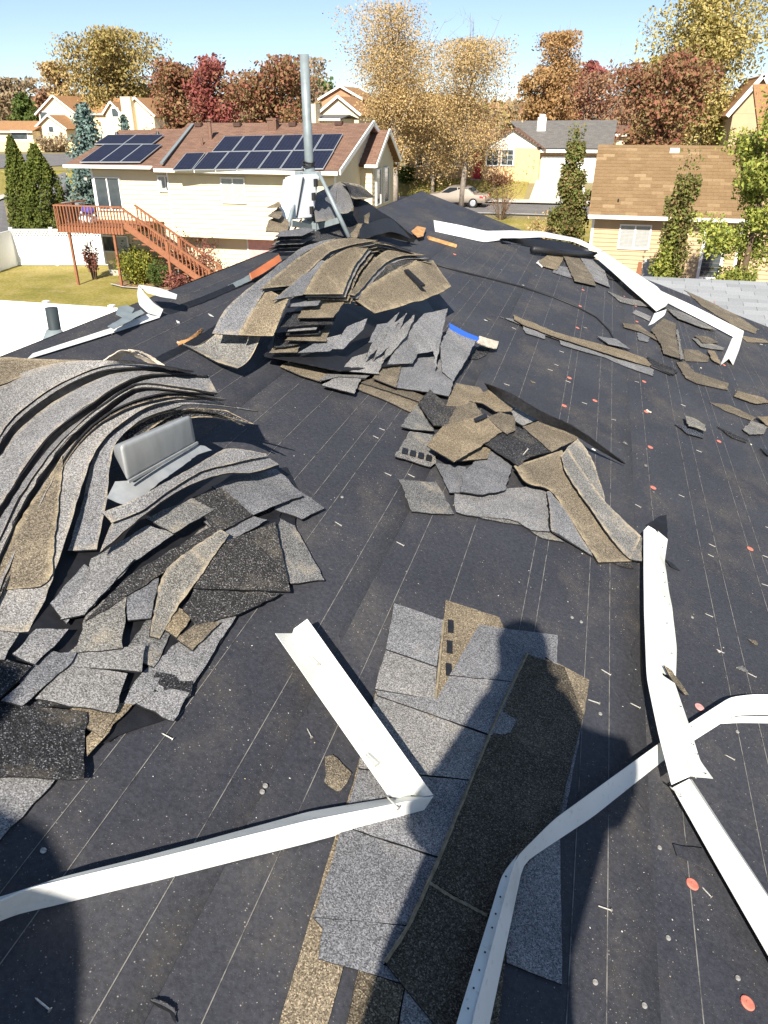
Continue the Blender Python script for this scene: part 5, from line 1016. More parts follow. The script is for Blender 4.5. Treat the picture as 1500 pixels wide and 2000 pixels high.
def bgab(z):
    if z < be: return (by0, by1)
    t = (z - be) / (br - be); return (by0 + (bm_ - by0) * t, by1 - (by1 - bm_) * t)
boards_x(yh, by0, by1, 1.0, br, bx1, 'yellow_siding', top=bgab)
slab('bay_roof', (bx0 - 1.2, by0 - .3, be), (bx1 + .3, by0 - .3, be), (bx1 + .3, bm_, br + .05), (bx0 - 1.2, bm_, br + .05), .1, 'brown_roof', yh); slab('bay_roof', (bx1 + .3, by1 + .3, be), (bx0 - 1.2, by1 + .3, be), (bx0 - 1.2, bm_ + .01, br + .04), (bx1 + .3, bm_ + .01, br + .04), .1, 'brown_roof', yh)
MB().bar((bx1 + .32, by0 - .32, be - .02), (bx1 + .32, bm_, br + .03), .05, .18).build('rake_trim', M['trim_white'], yh); MB().bar((bx1 + .32, bm_, br + .03), (bx1 + .32, by1 + .32, be - .02), .05, .18).build('rake_trim', M['trim_white'], yh); MB().bar((bx0 + .3, by0 - .35, be - .04), (bx1 + .3, by0 - .35, be - .04), .06, .13).build('gutter', M['trim_white'], yh)
window_x(yh, by0 + .5, by0 + 1.2, be - 1.75, be - .25, bx1 + .03); window_x(yh, by0 + 1.9, by0 + 2.7, be - 1.75, be - .25, bx1 + .03)
# windows, patio door
Ys = FY + .5
window_y(yh, fx(186, 350, Ys), fx(232, 350, Ys), fz(200, 408, Ys), fz(200, 348, Ys), Ys, 2, ['window_glass', 'window_glass'], name='patio_door')
window_y(yh, fx(310, 345, Ys), fx(336, 345, Ys), fz(320, 372, Ys), fz(320, 345, Ys), Ys, 2, ['curtain', 'window_glass']); window_y(yh, fx(433, 350), fx(476, 350), fz(450, 394), fz(450, 349), FY, 2, ['curtain', 'curtain'])
window_y(yh, fx(203, 475, Ys), fx(250, 475, Ys), fz(220, 490, Ys), fz(220, 462, Ys), Ys, 2, ['window_glass', 'curtain']); window_y(yh, fx(485, 470, FY + .75), fx(540, 470, FY + .75), .35, fz(500, 466, FY + .75), FY + .75, 1, ['pink_curtain'])
MB().box(fx(167, 345, Ys), fx(172, 345, Ys), Ys - .12, Ys, fz(170, 352, Ys), fz(170, 344, Ys)).build('wall_lamp', M['foundation'], yh)
# roof vents and chimney pipe (on the front slope)
def on_sl(px, py, e, y0, r, up=0):
    d = sight(px, py); tt = (r - e) / (ym - y0)   # plane z=e+(y-y0)*tt
    s = (e + up - y0 * tt - CAMZ) / (d.z - d.y * tt); return C0 + d * s
for px, py in ((388, 247), (464, 247), (572, 246), (662, 244)):
    p = on_sl(px, py, eR + .1, FY - .5, rid); MB().box(p.x - .17, p.x + .17, p.y - .14, p.y + .14, p.z, p.z + .16).build('roof_box_vent', M['brown_roof'], yh)
p = on_sl(534, 252, eR + .1, FY - .5, rid); m_ = MB().box(p.x - .22, p.x + .22, p.y - .2, p.y + .2, p.z - .1, p.z + .35); m_.box(p.x - .25, p.x + .25, p.y - .23, p.y + .23, p.z + .37, p.z + .46); m_.build('roof_turbine', M['brown_roof'], yh)
p = on_sl(411, 272, eR + .1, FY - .5, rid); MB().tube([p - UPZ * .1, p + UPZ * .75], .1, 12).tube([p + UPZ * .75, p + UPZ * .82], [.15, .15], 12).build('flue_pipe', M['brown_roof'], yh)
p = on_sl(395, 283, eR + .1, FY - .5, rid); MB().tube([p, p + UPZ * .3], .06, 8).build('flue_pipe', M['brown_roof'], yh)
for px in (228, 308):
    p = on_sl(px, 262, eL + .08, FY - .05, ridL); MB().tube([p - UPZ * .05, p + UPZ * .12], [.12, .05], 8).build('roof_bump', M['black_rubber'], yh)
# solar panels
def solarm():
    t = NT('solar_cells', .5, .12); br = t.n('TexBrick', Scale=1.0, offset=0.0); br.inputs['Brick Width'].default_value = .16; br.inputs['Row Height'].default_value = .16; br.inputs['Mortar Size'].default_value = .007
    br.inputs['Color1'].default_value = (.008, .010, .024, 1); br.inputs['Color2'].default_value = (.012, .015, .034, 1); br.inputs['Mortar'].default_value = (.05, .055, .075, 1); t.l(t.tc, br.inputs['Vector']); t.l(br.outputs[0], t.b.inputs['Base Color']); M['solar_cells'] = t.mat
solarm(); plain('alu_frame', (.42, .44, .46), .4, .5, .4, var=.03)
def panel(corners, e, y0, r):
    P = [on_sl(px, py, e, y0, r, .12) for px, py in corners]  # bl br tr tl
    bl, br_, tr, tl = P; ux = (br_ - bl).normalized(); uy = (tl - bl); uy = (uy - ux * uy.dot(ux)).normalized(); uz = ux.cross(uy); w = (br_ - bl).length; h = (tl - bl).dot(uy); sk = 0
    Mx = Matrix(((ux.x, uy.x, uz.x, bl.x), (ux.y, uy.y, uz.y, bl.y), (ux.z, uy.z, uz.z, bl.z), (0, 0, 0, 1)))
    m1 = MB().box(.0, w, .0, h, -.04, 0); m = bpy.data.meshes.new('panel'); m.from_pydata([tuple(q) for q in m1.v], [], m1.f); m.materials.append(M['alu_frame']); o = bpy.data.objects.new('solar_panel', m); COL.objects.link(o); o.parent = yh; o.matrix_local = Matrix.Translation(-wloc(yh)) @ Mx
    m2 = MB().box(.03, w - .03, .03, h - .03, -.02, .004); m = bpy.data.meshes.new('cells'); m.from_pydata([tuple(q) for q in m2.v], [], m2.f); m.materials.append(M['solar_cells']); c = bpy.data.objects.new('cell_sheet', m); COL.objects.link(c); c.parent = o
a = (eR + .1, FY - .5, rid); b_ = (eL + .08, FY - .05, ridL)
def lerp2(p, q, t): return (p[0] + (q[0] - p[0]) * t, p[1] + (q[1] - p[1]) * t)
def row(BL, BR, TL, TR, n, pl, gap=.004):
    for i in range(n):
        t0, t1 = i / n + gap / 2, (i + 1) / n - gap / 2; panel([lerp2(BL, BR, t0), lerp2(BL, BR, t1), lerp2(TL, TR, t1), lerp2(TL, TR, t0)], *pl)
row((376, 331), (632, 329), (412, 297), (652, 293), 6, a); panel([(336, 332), (375, 331), (397, 298), (358, 299)], *a)
row((413, 296), (653, 292), (438, 266), (668, 261), 6, a); row((155, 316), (274, 316), (182, 282), (298, 282), 3, b_); row((184, 281), (297, 281), (200, 263), (319, 263), 2, b_)
# ---------------------------------------------------------------- deck and stairs
dk = empty('wooden_deck', (-21, 32.4, 0), 'red-brown wooden deck on tall posts with stairs down to the yard', 'deck'); DY = 31.5
dz = fz(150, 443, DY); dz0 = fz(150, 455, DY); dx0, dx1 = fx(112, 440, DY), fx(240, 440, DY); rt = fz(110, 402, DY)
MB().box(dx0, dx1, DY, DY + .06, dz0, dz).build('rim_joist', M['deck_stain'], dk); MB().box(dx0, dx0 + .06, DY + .06, FY + .5, dz0, dz).build('rim_joist', M['deck_stain'], dk)
nb = 14
for i in range(nb):
    y = DY + .07 + i * (FY + .45 - DY) / nb; MB().box(dx0, dx1 + .6, y, y + .13, dz, dz + .035).build('deck_plank', M['deck_stain'], dk)
for px, y in ((134, DY + .1), (221, DY + .1)):
    b = on_ground(px + 18, 559); xx = fx(px, 455, DY + .05); MB().box(xx - .05, xx + .05, y - .05, y + .05, 0, dz0).build('post', M['deck_stain'], dk)
MB().box(dx0 - .03, dx1, DY - .04, DY + .1, rt, rt + .05).build('handrail', M['deck_stain'], dk); MB().box(dx0 - .03, dx0 + .1, DY + .1, FY + .4, rt, rt + .05).build('handrail', M['deck_stain'], dk)
bal = boxmesh('baluster', .045, .045, rt - dz0 - .02, M['deck_stain'])
for i in range(22): share(bal, 'baluster', (dx0 + .02 + (dx1 - dx0 - .05) * i / 21, DY - .025, dz0 + .02), dk)
for i in range(1, 13): share(bal, 'baluster', (dx0 - .025, DY + .15 * i, dz0 + .02), dk)
sx0, sx1 = dx1, fx(415, 545, DY); nst = 11; rise = dz / nst; run = (sx1 - sx0) / nst
for side, y in (('f', DY + .05), ('b', DY + 1.15)):
    yo = -.03 if side == 'f' else .03
    mb = MB(); mb.prism([(sx0, y + yo, dz), (sx1, y + yo, .0), (sx1, y + yo, .28), (sx0 + .1, y + yo, dz + .28)], (0, .05, 0)); mb.build('stringer', M['deck_stain'], dk)
    up = rt - dz; MB().bar((sx0, y, rt), (sx1 - .1, y, up + .1), .12, .06).build('handrail', M['deck_stain'], dk)
    for i in range(22):
        t = (i + .5) / 22; share(boxmesh('b', .045, .045, up - .1, M['deck_stain']) if i == -1 else bal, 'baluster', (sx0 + (sx1 - sx0) * t, y, dz * (1 - t) + .02), dk, scale=(1, 1, .78))
    MB().box(sx1 - .2, sx1 - .08, y - .05, y + .05, 0, up + .15).build('post', M['deck_stain'], dk); xm = (sx0 + sx1) / 2; MB().box(xm - .05, xm + .05, y - .06, y + .06, 0, dz / 2 + up + .02).build('post', M['deck_stain'], dk)
tr = boxmesh('tread', run * .95, 1.06, .045, M['deck_stain'])
for i in range(nst): share(tr, 'tread', (sx0 + run * (i + .5), DY + .6, dz - rise * (i + .9)), dk)
gx0, gx1 = sx1 + .1, sx1 + 3.4; MB().box(gx0, gx1, DY + .1, DY + .22, 1.0, 1.05).build('handrail', M['deck_stain'], dk)
for i in range(20): share(bal, 'baluster', (gx0 + (gx1 - gx0) * i / 19, DY + .16, .02), dk, scale=(1, 1, .85))
tc = empty('bundled_cover', (fx(172, 435, DY + .8), DY + .8, dz + .04), 'blue and white bundled cover on the wooden deck floor', 'cover'); x = tc.location.x; y = DY + .8
def lump(name, c, r, mat, parent, sq=(1, 1, 1)):
    bm = bmesh.new(); bmesh.ops.create_icosphere(bm, subdivisions=3, radius=1)
    for v in bm.verts: q = v.co.copy(); v.co = Vector(c) + Vector((q.x * r * sq[0], q.y * r * sq[1], q.z * r * sq[2])) * (1 + .25 * noise.noise(q * 1.8 + Vector(c)))
    bm.verts.index_update(); o = mk(name, [v.co for v in bm.verts], [tuple(v.index for v in f.verts) for f in bm.faces], M[mat], parent, True); bm.free(); return o
plain('blue_tarp', (.05, .06, .35), .7); lump('white_cover', (x, y, dz + .3), .42, 'vinyl', tc, (1, .7, .75)); lump('blue_cover', (x + .1, y - .05, dz + .62), .3, 'blue_tarp', tc, (1.1, .7, .6))
gr = empty('grill', (fx(143, 405, FY - .4), FY - .4, dz + .04), 'dark barbecue grill at the back corner of the wooden deck', 'grill'); x = gr.location.x; MB().box(x - .45, x + .45, FY - .6, FY - .1, dz + .75, dz + .85).build('lid', M['galvanised'], gr); MB().box(x - .4, x + .4, FY - .55, FY - .15, dz + .06, dz + .72).build('cabinet', M['black_rubber'], gr)
# ================================================================ white vinyl fences
def fence(label, p0, p1, h, lattice=False, n=None):
    p0, p1 = Vector(p0), Vector(p1); L = (p1 - p0).length; d = (p1 - p0).normalized(); r = empty('vinyl_fence', p0, label, 'fence'); n = n or max(1, round(L / 2.1)); nm = Vector((-d.y, d.x, 0))
    for i in range(n + 1):
        c = p0 + d * L * i / n; m = MB(); m.bar(c, c + UPZ * (h + .06), .12, .12, up=nm); m.build('post', M['vinyl'], r); m = MB(); m.bar(c + UPZ * (h + .06), c + UPZ * (h + .1), .16, .16, up=nm); m.build('post_cap', M['vinyl'], r)
    hp = h - .42 if lattice else h
    for i in range(n):
        a, b = p0 + d * (L * i / n + .06), p0 + d * (L * (i + 1) / n - .06); m = MB(); m.bar(a + UPZ * (.08 + hp) / 2 * 1.0, b + UPZ * (.08 + hp) / 2, .04, hp - .1); pn = m.build('panel', M['vinyl'], r)
        MB().bar(a + UPZ * (hp - .03), b + UPZ * (hp - .03), .07, .1).build('rail', M['vinyl'], r); MB().bar(a + UPZ * .1, b + UPZ * .1, .07, .12).build('rail', M['vinyl'], r)
        if lattice:
            m = MB(); k = 14; z0, z1 = hp + .03, h - .04; w = (b - a)
            for q in range(-2, k):
                t0, t1 = q / k, (q + 2) / k
                for s in (0, 1):
                    A, B = (max(0, t0), min(1, t1)); pa = a + w * A; pb = a + w * B; ha = (A - t0) / (t1 - t0); hb = (B - t0) / (t1 - t0)
                    if s: ha, hb = 1 - ha, 1 - hb
                    m.bar(pa + UPZ * (z0 + (z1 - z0) * ha), pb + UPZ * (z0 + (z1 - z0) * hb), .012, .035)
            m.build('lattice', M['vinyl'], r); MB().bar(a + UPZ * (h - .02), b + UPZ * (h - .02), .07, .07).build('rail', M['vinyl'], r)
    return r
c1 = on_ground(36, 519); fence('white vinyl fence with lattice top beyond the lawn, behind the deck', (c1.x, c1.y, 0), (xL - .2, c1.y + 1.6, 0), 1.8, True, 3)
fence('white vinyl fence running along the left side of the far lawn', on_ground(-90, 560), (c1.x, c1.y, 0), 1.75)
pn = on_ground(0, 650); fence('bright white vinyl fence close behind the left ridge', (-25, 20.2, 0), (-11.5, 20.2, 0), 1.9)
# ================================================================ tan house at the right
TY = 36.0; th = empty('tan_house', (3, 40, 0), 'tan-sided house with a brown shingled roof behind the right drip edge', 'house')
tx0, tx1 = at_y(1158, 430, TY).x, at_y(1455, 430, TY).x; te = at_y(1300, 424, TY - .4).z; tr_z = at_y(1300, 284, TY + 4.6).z; ty1 = TY + 4.6
MB().box(tx0, tx1, TY + .03, TY + 9, -.1, te - .05).build('wall', M['tan_siding'], th); boards_y(th, tx0, tx1, .45, .45 + .17 * int((te - .5) / .17), TY, 'tan_siding', h=.17)
for xx in (tx0 + .02, tx1 - .05): MB().box(xx - .05, xx + .06, TY - .05, TY + .02, .45, te - .05).build('corner_trim', M['trim_white'], th)
ea = Vector((at_y(1149, 422, TY - .5).x, TY - .5, te)); eb = Vector((tx1 + .2, TY - .5, te)); sd_ = slab('roof', ea, eb, (eb.x, ty1, tr_z), (ea.x, ty1, tr_z), .12, 'far_roof', th); slab('roof', (eb.x, TY + 9.6, te), (ea.x, TY + 9.6, te), (ea.x, ty1 + .02, tr_z - .01), (eb.x, ty1 + .02, tr_z - .01), .12, 'far_roof', th)
def tabs(root, a, b, top, rows, cols, mat, lip=.012, jit=.05):
    a, b, top = Vector(a), Vector(b), Vector(top); ux = (b - a).normalized(); uy = (top - a); W_ = (b - a).length; uy = uy - ux * uy.dot(ux); Hh = uy.length; uy.normalize(); uz = ux.cross(uy)
    w, h = W_ / cols, Hh / rows; v = [(.004, 0, lip), (w - .004, 0, lip), (w - .004, h * 1.02, .003), (.004, h * 1.02, .003), (.004, 0, .001), (w - .004, 0, .001)]
    m = bpy.data.meshes.new('shingle_tab'); m.from_pydata(v, [], [(0, 1, 2, 3), (0, 4, 5, 1), (1, 5, 2), (0, 3, 4)]); m.materials.append(M[mat])
    R3 = Matrix((ux, uy, uz)).transposed().to_4x4()
    for r in range(rows):
        off = (.5 if r % 2 else 0) + random.uniform(-.1, .1)
        for c in range(-1, cols):
            s0 = (c + off) * w
            if s0 < -.01: s0_, sc = 0.0, (s0 + w) / w
            elif s0 + w > W_: s0_, sc = s0, (W_ - s0) / w
            else: s0_, sc = s0, 1.0
            if sc < .15: continue
            o = bpy.data.objects.new('roof_shingle', m); COL.objects.link(o); o.parent = root; P = a + ux * s0_ + uy * (r * h) + uz * (.004 + random.uniform(0, .004)); o.matrix_local = Matrix.Translation(P - wloc(root)) @ R3 @ Matrix.Scale(sc, 4, (1, 0, 0))
def rootmat(p): return p
tabs(th, ea + Vector((0, 0, .003)), eb, Vector((ea.x, ty1, tr_z + .003)), 21, 13, 'tan_tab', lip=.02)
MB().bar((ea.x, ea.y - .06, te - .05), (eb.x, eb.y - .06, te - .05), .11, .14).build('gutter', M['trim_white'], th)
p = at_y(1317, 297, TY + 4.1); MB().box(p.x - .2, p.x + .2, p.y - .1, p.y + .1, p.z - .12, p.z + .16).build('roof_box_vent', M['trim_white'], th); p = at_y(1206, 404, TY + .4); MB().tube([p - UPZ * .05, p + UPZ * .06, p + UPZ * .1, p + UPZ * .32], [.16, .06, .04, .03], 10).build('flue_pipe', M['black_rubber'], th)
wz0, wz1 = at_y(1240, 484, TY).z, at_y(1240, 441, TY).z; wn_ = window_y(th, at_y(1211, 460, TY).x, at_y(1268, 460, TY).x, wz0, wz1, TY, 2, ['curtain', 'curtain'])
for i in range(16): z = wz0 + (wz1 - wz0) * i / 16; MB().box(at_y(1211, 460, TY).x, at_y(1268, 460, TY).x, TY - .045, TY - .037, z, z + .012).build('blind_slat', M['foundation'], wn_)
window_y(th, at_y(1376, 480, TY).x, at_y(1412, 480, TY).x, .9, at_y(1390, 452, TY).z, TY, 1, ['window_glass'], fr=.12, name='patio_door')
# taller wing at the right
MB().box(tx1 + .3, tx1 + 7, TY + .8, TY + 9, -.1, 6.2).build('wing_wall', M['tan_siding'], th); boards_y(th, tx1 + .3, tx1 + 7, .6, 6.0, TY + .78, 'tan_siding', h=.18)
slab('wing_roof', (tx1, TY + .3, 6.1), (tx1 + 7.4, TY + .3, 6.1), (tx1 + 7.4, TY + 5, 8.2), (tx1, TY + 5, 8.2), .14, 'far_roof', th)
# its deck: rail, posts, chair-like furniture
dk2 = empty('side_deck', (4, 34, 0), 'low wooden deck with dark rail in front of the tan house', 'deck'); z2 = at_y(1300, 545, 33.2).z
MB().box(.6, 8, 33.2, TY - .05, z2 - 1.0, z2 - .9).build('deck_plank', M['deck_stain'], dk2); MB().box(1.0, 8, 33.1, 33.25, z2 - .02, z2 + .06).build('handrail', M['deck_stain'], dk2)
for i in range(8): MB().box(1.0 + i * .95, 1.1 + i * .95, 33.12, 33.22, z2 - .95, z2 - .02).build('post', M['deck_stain'], dk2)
ch = empty('patio_chair', (at_y(1272, 520, 33.8).x, 33.8, z2 - .9), 'grey patio chair on the low deck by the tan house', 'chair'); x = ch.location.x; MB().box(x - .3, x + .3, 33.6, 34.2, z2 - .4, z2 - .3).build('seat', M['galvanised'], ch); MB().bar((x, 34.2, z2 - .3), (x, 34.4, z2 + .55), .6, .06, up=(0, 1, 0)).build('backrest', M['foundation'], ch)
for dx in (-.27, .27):
    for yy in (33.63, 34.15): MB().box(x + dx - .02, x + dx + .02, yy, yy + .04, z2 - .9, z2 - .4).build('leg', M['galvanised'], ch)
st = empty('deck_post', (at_y(1247, 520, 33.5).x, 33.5, z2 - .9), 'slanted red-brown wooden brace standing on the low deck', 'post'); x = st.location.x; MB().prism([(x - .12, 33.5, z2 - .9), (x + .2, 33.5, z2 - .9), (x + .12, 33.5, z2 + .55), (x - .02, 33.5, z2 + .55)], (0, .1, 0)).build('brace', M['deck_stain'], st)
# ---------------------------------------------------------------- low grey shingled roof
gr_ = empty('grey_shed', (5, 23, 0), 'low building with a pale grey shingled roof at the right edge', 'shed'); ga, gb = Vector((.6, 17.6, 2.05)), Vector((9.5, 17.6, 2.05)); gt = Vector((.6, 22.6, 3.05)); d_ = at_y(1400, 547, 22.6); gt.z = d_.z; gt.x = .6; gslope = (gt.z - 2.05) / 5
MB().box(.9, 9.2, 17.9, 26.5, 0, 2.0).build('wall', M['foundation'], gr_); slab('roof', ga, gb, (9.5, 22.6, gt.z), gt, .1, 'grey_roof', gr_); slab('roof', (9.5, 27, 2.1), (.6, 27, 2.1), (.6, 22.62, gt.z - .01), (9.5, 22.62, gt.z - .01), .1, 'grey_roof', gr_)
tabs(gr_, ga + Vector((0, 0, .003)), gb, gt + Vector((0, 0, .003)), 22, 13, 'grey_tab', lip=.016)
# ================================================================ peach house across the street
PY = 70.0; ph = empty('peach_house', (-6, 73, 2.1), 'peach stucco house with white garage door and grey roof across the street', 'house'); zb = 2.0
def px_(x, y=320, Y=PY): return at_y(x, y, Y).x
def pz_(x, y, Y=PY): return at_y(x, y, Y).z
gl, gr2 = px_(946), px_(1053); ge = pz_(1000, 288); gp = pz_(988, 253)
MB().box(gl, gr2, PY, PY + 6, zb - .3, ge).build('wall', M['peach_stucco'], ph); m = MB(); m.prism([(gl - .3, PY - .05, ge - .05), (gr2 + .3, PY - .05, ge - .05), ((gl + gr2) / 2, PY - .05, gp)], (0, .1, 0)); m.build('gable', M['trim_white'], ph)
gm = (gl + gr2) / 2; slab('gable_roof', (gl - .5, PY + 6, ge - .1), (gl - .5, PY - .35, ge - .1), (gm, PY - .35, gp + .12), (gm, PY + 6, gp + .12), .1, 'brown_roof', ph); slab('gable_roof', (gr2 + .5, PY - .35, ge - .1), (gr2 + .5, PY + 6, ge - .1), (gm, PY + 6, gp + .12), (gm, PY - .35, gp + .12), .1, 'brown_roof', ph)
gx1 = px_(1188); MB().box(gr2, gx1, PY + .6, PY + 8, zb - .3, ge - .1).build('garage_wall', M['peach_stucco'], ph); gd = MB().box(gr2 + .12, gx1 - .5, PY + .45, PY + .58, zb - .1, pz_(1100, 306, PY + .5)).build('garage_door', M['trim_white'], ph); MB().box(gr2, gx1 + .2, PY - .1, PY + .0, pz_(1100, 298), pz_(1100, 289)).build('fascia', M['trim_white'], ph)
for i in range(1, 4): z = zb + i * .55; MB().box(gr2 + .12, gx1 - .5, PY + .43, PY + .447, z, z + .02).build('door_groove', M['foundation'], gd)
slab('roof', (gr2 - .2, PY - .15, ge), (gx1 + .3, PY - .15, ge), (gx1 + .3, PY + 4.5, pz_(1150, 234, PY + 4.5)), (gr2 - 3.2, PY + 4.5, pz_(1000, 236, PY + 4.5)), .12, 'grey_roof', ph)
slab('roof', (gx1 + .3, PY + 9, ge), (gr2 - 3, PY + 9, ge), (gr2 - 3, PY + 4.52, pz_(1000, 236, PY + 4.5)), (gx1 + .3, PY + 4.52, pz_(1150, 234, PY + 4.5)), .12, 'grey_roof', ph)
c = at_y(1057, 262, PY + 3); MB().box(c.x - .35, c.x + .35, c.y - .35, c.y + .35, c.z - .1, c.z + 1.25).box(c.x - .22, c.x + .22, c.y - .22, c.y + .22, c.z + 1.26, c.z + 1.5).build('chimney', M['trim_white'], ph)
window_y(ph, px_(951), px_(972), pz_(960, 322), pz_(960, 293), PY, 1, ['window_glass'], fr=.1, grid=2); window_y(ph, px_(980), px_(1001), pz_(990, 322), pz_(990, 293), PY, 1, ['window_glass'], fr=.1, grid=2)
wl0 = px_(800, 320, PY + 1.2); MB().box(wl0, gl, PY + 1.2, PY + 7, zb - .3, pz_(870, 288, PY + 1.2)).build('wall', M['peach_stucco'], ph); slab('roof', (wl0 - .6, PY + .7, pz_(870, 288, PY + 1.2)), (gl + .3, PY + .7, pz_(870, 288, PY + 1.2)), (gl + .3, PY + 4.5, pz_(870, 250, PY + 4.5)), (wl0 - .6, PY + 4.5, pz_(870, 250, PY + 4.5)), .1, 'brown_roof', ph); MB().box(wl0 - .6, gl, PY + .6, PY + .7, pz_(870, 290, PY + 1.2), pz_(870, 284, PY + 1.2)).build('fascia', M['trim_white'], ph)
for a, b in ((815, 838), (878, 897)): window_y(ph, px_(a, 310, PY + 1.2), px_(b, 310, PY + 1.2), pz_(a, 323, PY + 1.2), pz_(a, 296, PY + 1.2), PY + 1.2, 2, ['window_glass', 'curtain'], fr=.1)
MB().box(px_(921), px_(937), PY + 1.05, PY + 1.18, zb, pz_(930, 296, PY + 1.2)).build('front_door', M['red_door'], ph); MB().box(px_(918), px_(940), PY + .2, PY + 1.1, zb - .3, zb + .15).build('front_step', M['concrete'], ph)
hr = empty('hose_reel', at_y(865, 345, PY + 1.0), 'round green hose coil hanging on the peach house wall', 'hose'); c = at_y(865, 342, PY + 1.05); m = MB(); plain('hose_green', (.02, .22, .12), .5)
m.tube([c + Vector((.32 * math.cos(a), -.03 * (i % 3), .5 * math.sin(a))) for i, a in enumerate([k * .35 for k in range(40)])], .05, 6); m.build('coil', M['hose_green'], hr)
# ================================================================ far houses
def far_house(label, x0, x1, Y, d, ew, rz_, wall, roof, axis='y', zb=2.0, wins=(), chim=None):
    r = empty('house', ((x0 + x1) / 2, Y + d / 2, zb), label, 'house'); MB().box(x0, x1, Y, Y + d, zb - .5, ew).build('wall', M[wall], r); m_ = (x0 + x1) / 2
    if axis == 'y':   # gable faces the viewer
        m = MB(); m.prism([(x0, Y - .01, ew), (x1, Y - .01, ew), (m_, Y - .01, rz_)], (0, d, 0)); m.build('gable', M[wall], r)
        slab('roof', (x0 - .4, Y + d, ew - .15), (x0 - .4, Y - .4, ew - .15), (m_, Y - .4, rz_ + .12), (m_, Y + d, rz_ + .12), .14, roof, r); slab('roof', (x1 + .4, Y - .4, ew - .15), (x1 + .4, Y + d, ew - .15), (m_, Y + d, rz_ + .12), (m_, Y - .4, rz_ + .12), .14, roof, r)
        MB().bar((x0 - .4, Y - .42, ew - .15), (m_, Y - .42, rz_ + .1), .06, .25).build('rake_trim', M['trim_white'], r); MB().bar((m_, Y - .42, rz_ + .1), (x1 + .4, Y - .42, ew - .15), .06, .25).build('rake_trim', M['trim_white'], r)
    else:
        ym_ = Y + d / 2; slab('roof', (x0 - .4, Y - .4, ew), (x1 + .4, Y - .4, ew), (x1 + .4, ym_, rz_), (x0 - .4, ym_, rz_), .14, roof, r); slab('roof', (x1 + .4, Y + d + .4, ew), (x0 - .4, Y + d + .4, ew), (x0 - .4, ym_ + .02, rz_ - .01), (x1 + .4, ym_ + .02, rz_ - .01), .14, roof, r)
        MB().bar((x0 - .4, Y - .45, ew - .08), (x1 + .4, Y - .45, ew - .08), .08, .2).build('gutter', M['trim_white'], r)
    for a, b, c, e in wins: window_y(r, a, b, c, e, Y - .02, 1, ['window_glass'], fr=.12)
    if chim: MB().box(*chim).build('chimney', M[wall], r)
    return r
def fh(label, pl, pr, peave, pridge, Y, d, wall, roof, axis='y', wins=(), zb=2.0, chim=None):
    x0, x1 = at_y(pl, peave, Y).x, at_y(pr, peave, Y).x; ew = at_y((pl + pr) / 2, peave, Y).z; rr = at_y((pl + pr) / 2, pridge, Y + (0 if axis == 'y' else d / 2)).z
    W_ = [(at_y(a, c, Y).x, at_y(b, c, Y).x, at_y(a, e, Y).z, at_y(a, c, Y).z) for a, b, c, e in wins]
    return far_house(label, x0, x1, Y, d, ew, rr, wall, roof, axis, zb, W_, chim)
fh('cream two-storey house with wide gable at the far left', 75, 148, 222, 188, 118, 9, 'cream_stucco', 'far_roof', 'y', [(78, 92, 219, 235)])
fh('small cream gabled wing in front of the far left gable house', 72, 128, 250, 226, 114, 5, 'cream_stucco', 'far_roof', 'y', [(95, 104, 247, 258)])
fh('brown-roofed middle section of the far left gable house', 120, 225, 222, 192, 122, 8, 'cream_stucco', 'far_roof', 'x')
fh('small gabled bay at the right end of the far left roofline', 206, 236, 222, 200, 117, 6, 'cream_stucco', 'far_roof', 'y', [(218, 230, 212, 228)])
x = at_y(253, 200, 105); fh('cream house with broad chimney behind the blue spruce', 240, 300, 225, 192, 105, 9, 'cream_stucco', 'far_roof', 'y', (), 2.0, (at_y(245, 240, 104.5).x, at_y(264, 240, 104.5).x, 104, 105.2, 1.5, at_y(255, 189, 104.5).z))
fh('low cream building with open carport at the left edge', -30, 62, 256, 236, 112, 8, 'cream_stucco', 'far_roof', 'x', [(22, 52, 256, 272)])
plain('wall_yellow', (.72, .56, .30), .9, .1, var=.06); a, b = at_y(-40, 276, 108), at_y(165, 276, 108); MB().box(a.x, b.x, 108, 108.3, 1.5, a.z).build('x', M['wall_yellow']); o = bpy.data.objects[-1] if False else [q for q in COL.objects if q.name.startswith('x')][-1]; o.name = 'garden_wall'; tag(o, 'long low yellow garden wall beside the far street', 'wall')
fh('brick gabled house behind the mast', 628, 705, 192, 170, 112, 8, 'brick_far', 'far_roof'); fh('tan gabled house in front of the brick one, behind the mast', 625, 700, 222, 190, 95, 7, 'cream_stucco', 'far_roof'); fh('grey-roofed low house right of the mast', 590, 660, 232, 224, 88, 6, 'cream_stucco', 'grey_roof', 'x', (), 2.0, (at_y(607, 240, 87).x, at_y(620, 240, 87).x, 86.5, 88, 2, at_y(612, 203, 87).z))
fh('brown-roofed house half hidden behind the peach house', 1186, 1222, 262, 244, 84, 6, 'cream_stucco', 'brown_roof', 'x'); fh('tan-roofed house glimpsed left of the steep gable at the right', 1385, 1420, 268, 252, 80, 6, 'cream_stucco', 'far_roof', 'x')
fh('steep dark-gabled house behind the right trees', 1432, 1520, 222, 150, 62, 8, 'tan_siding', 'far_roof', 'y')
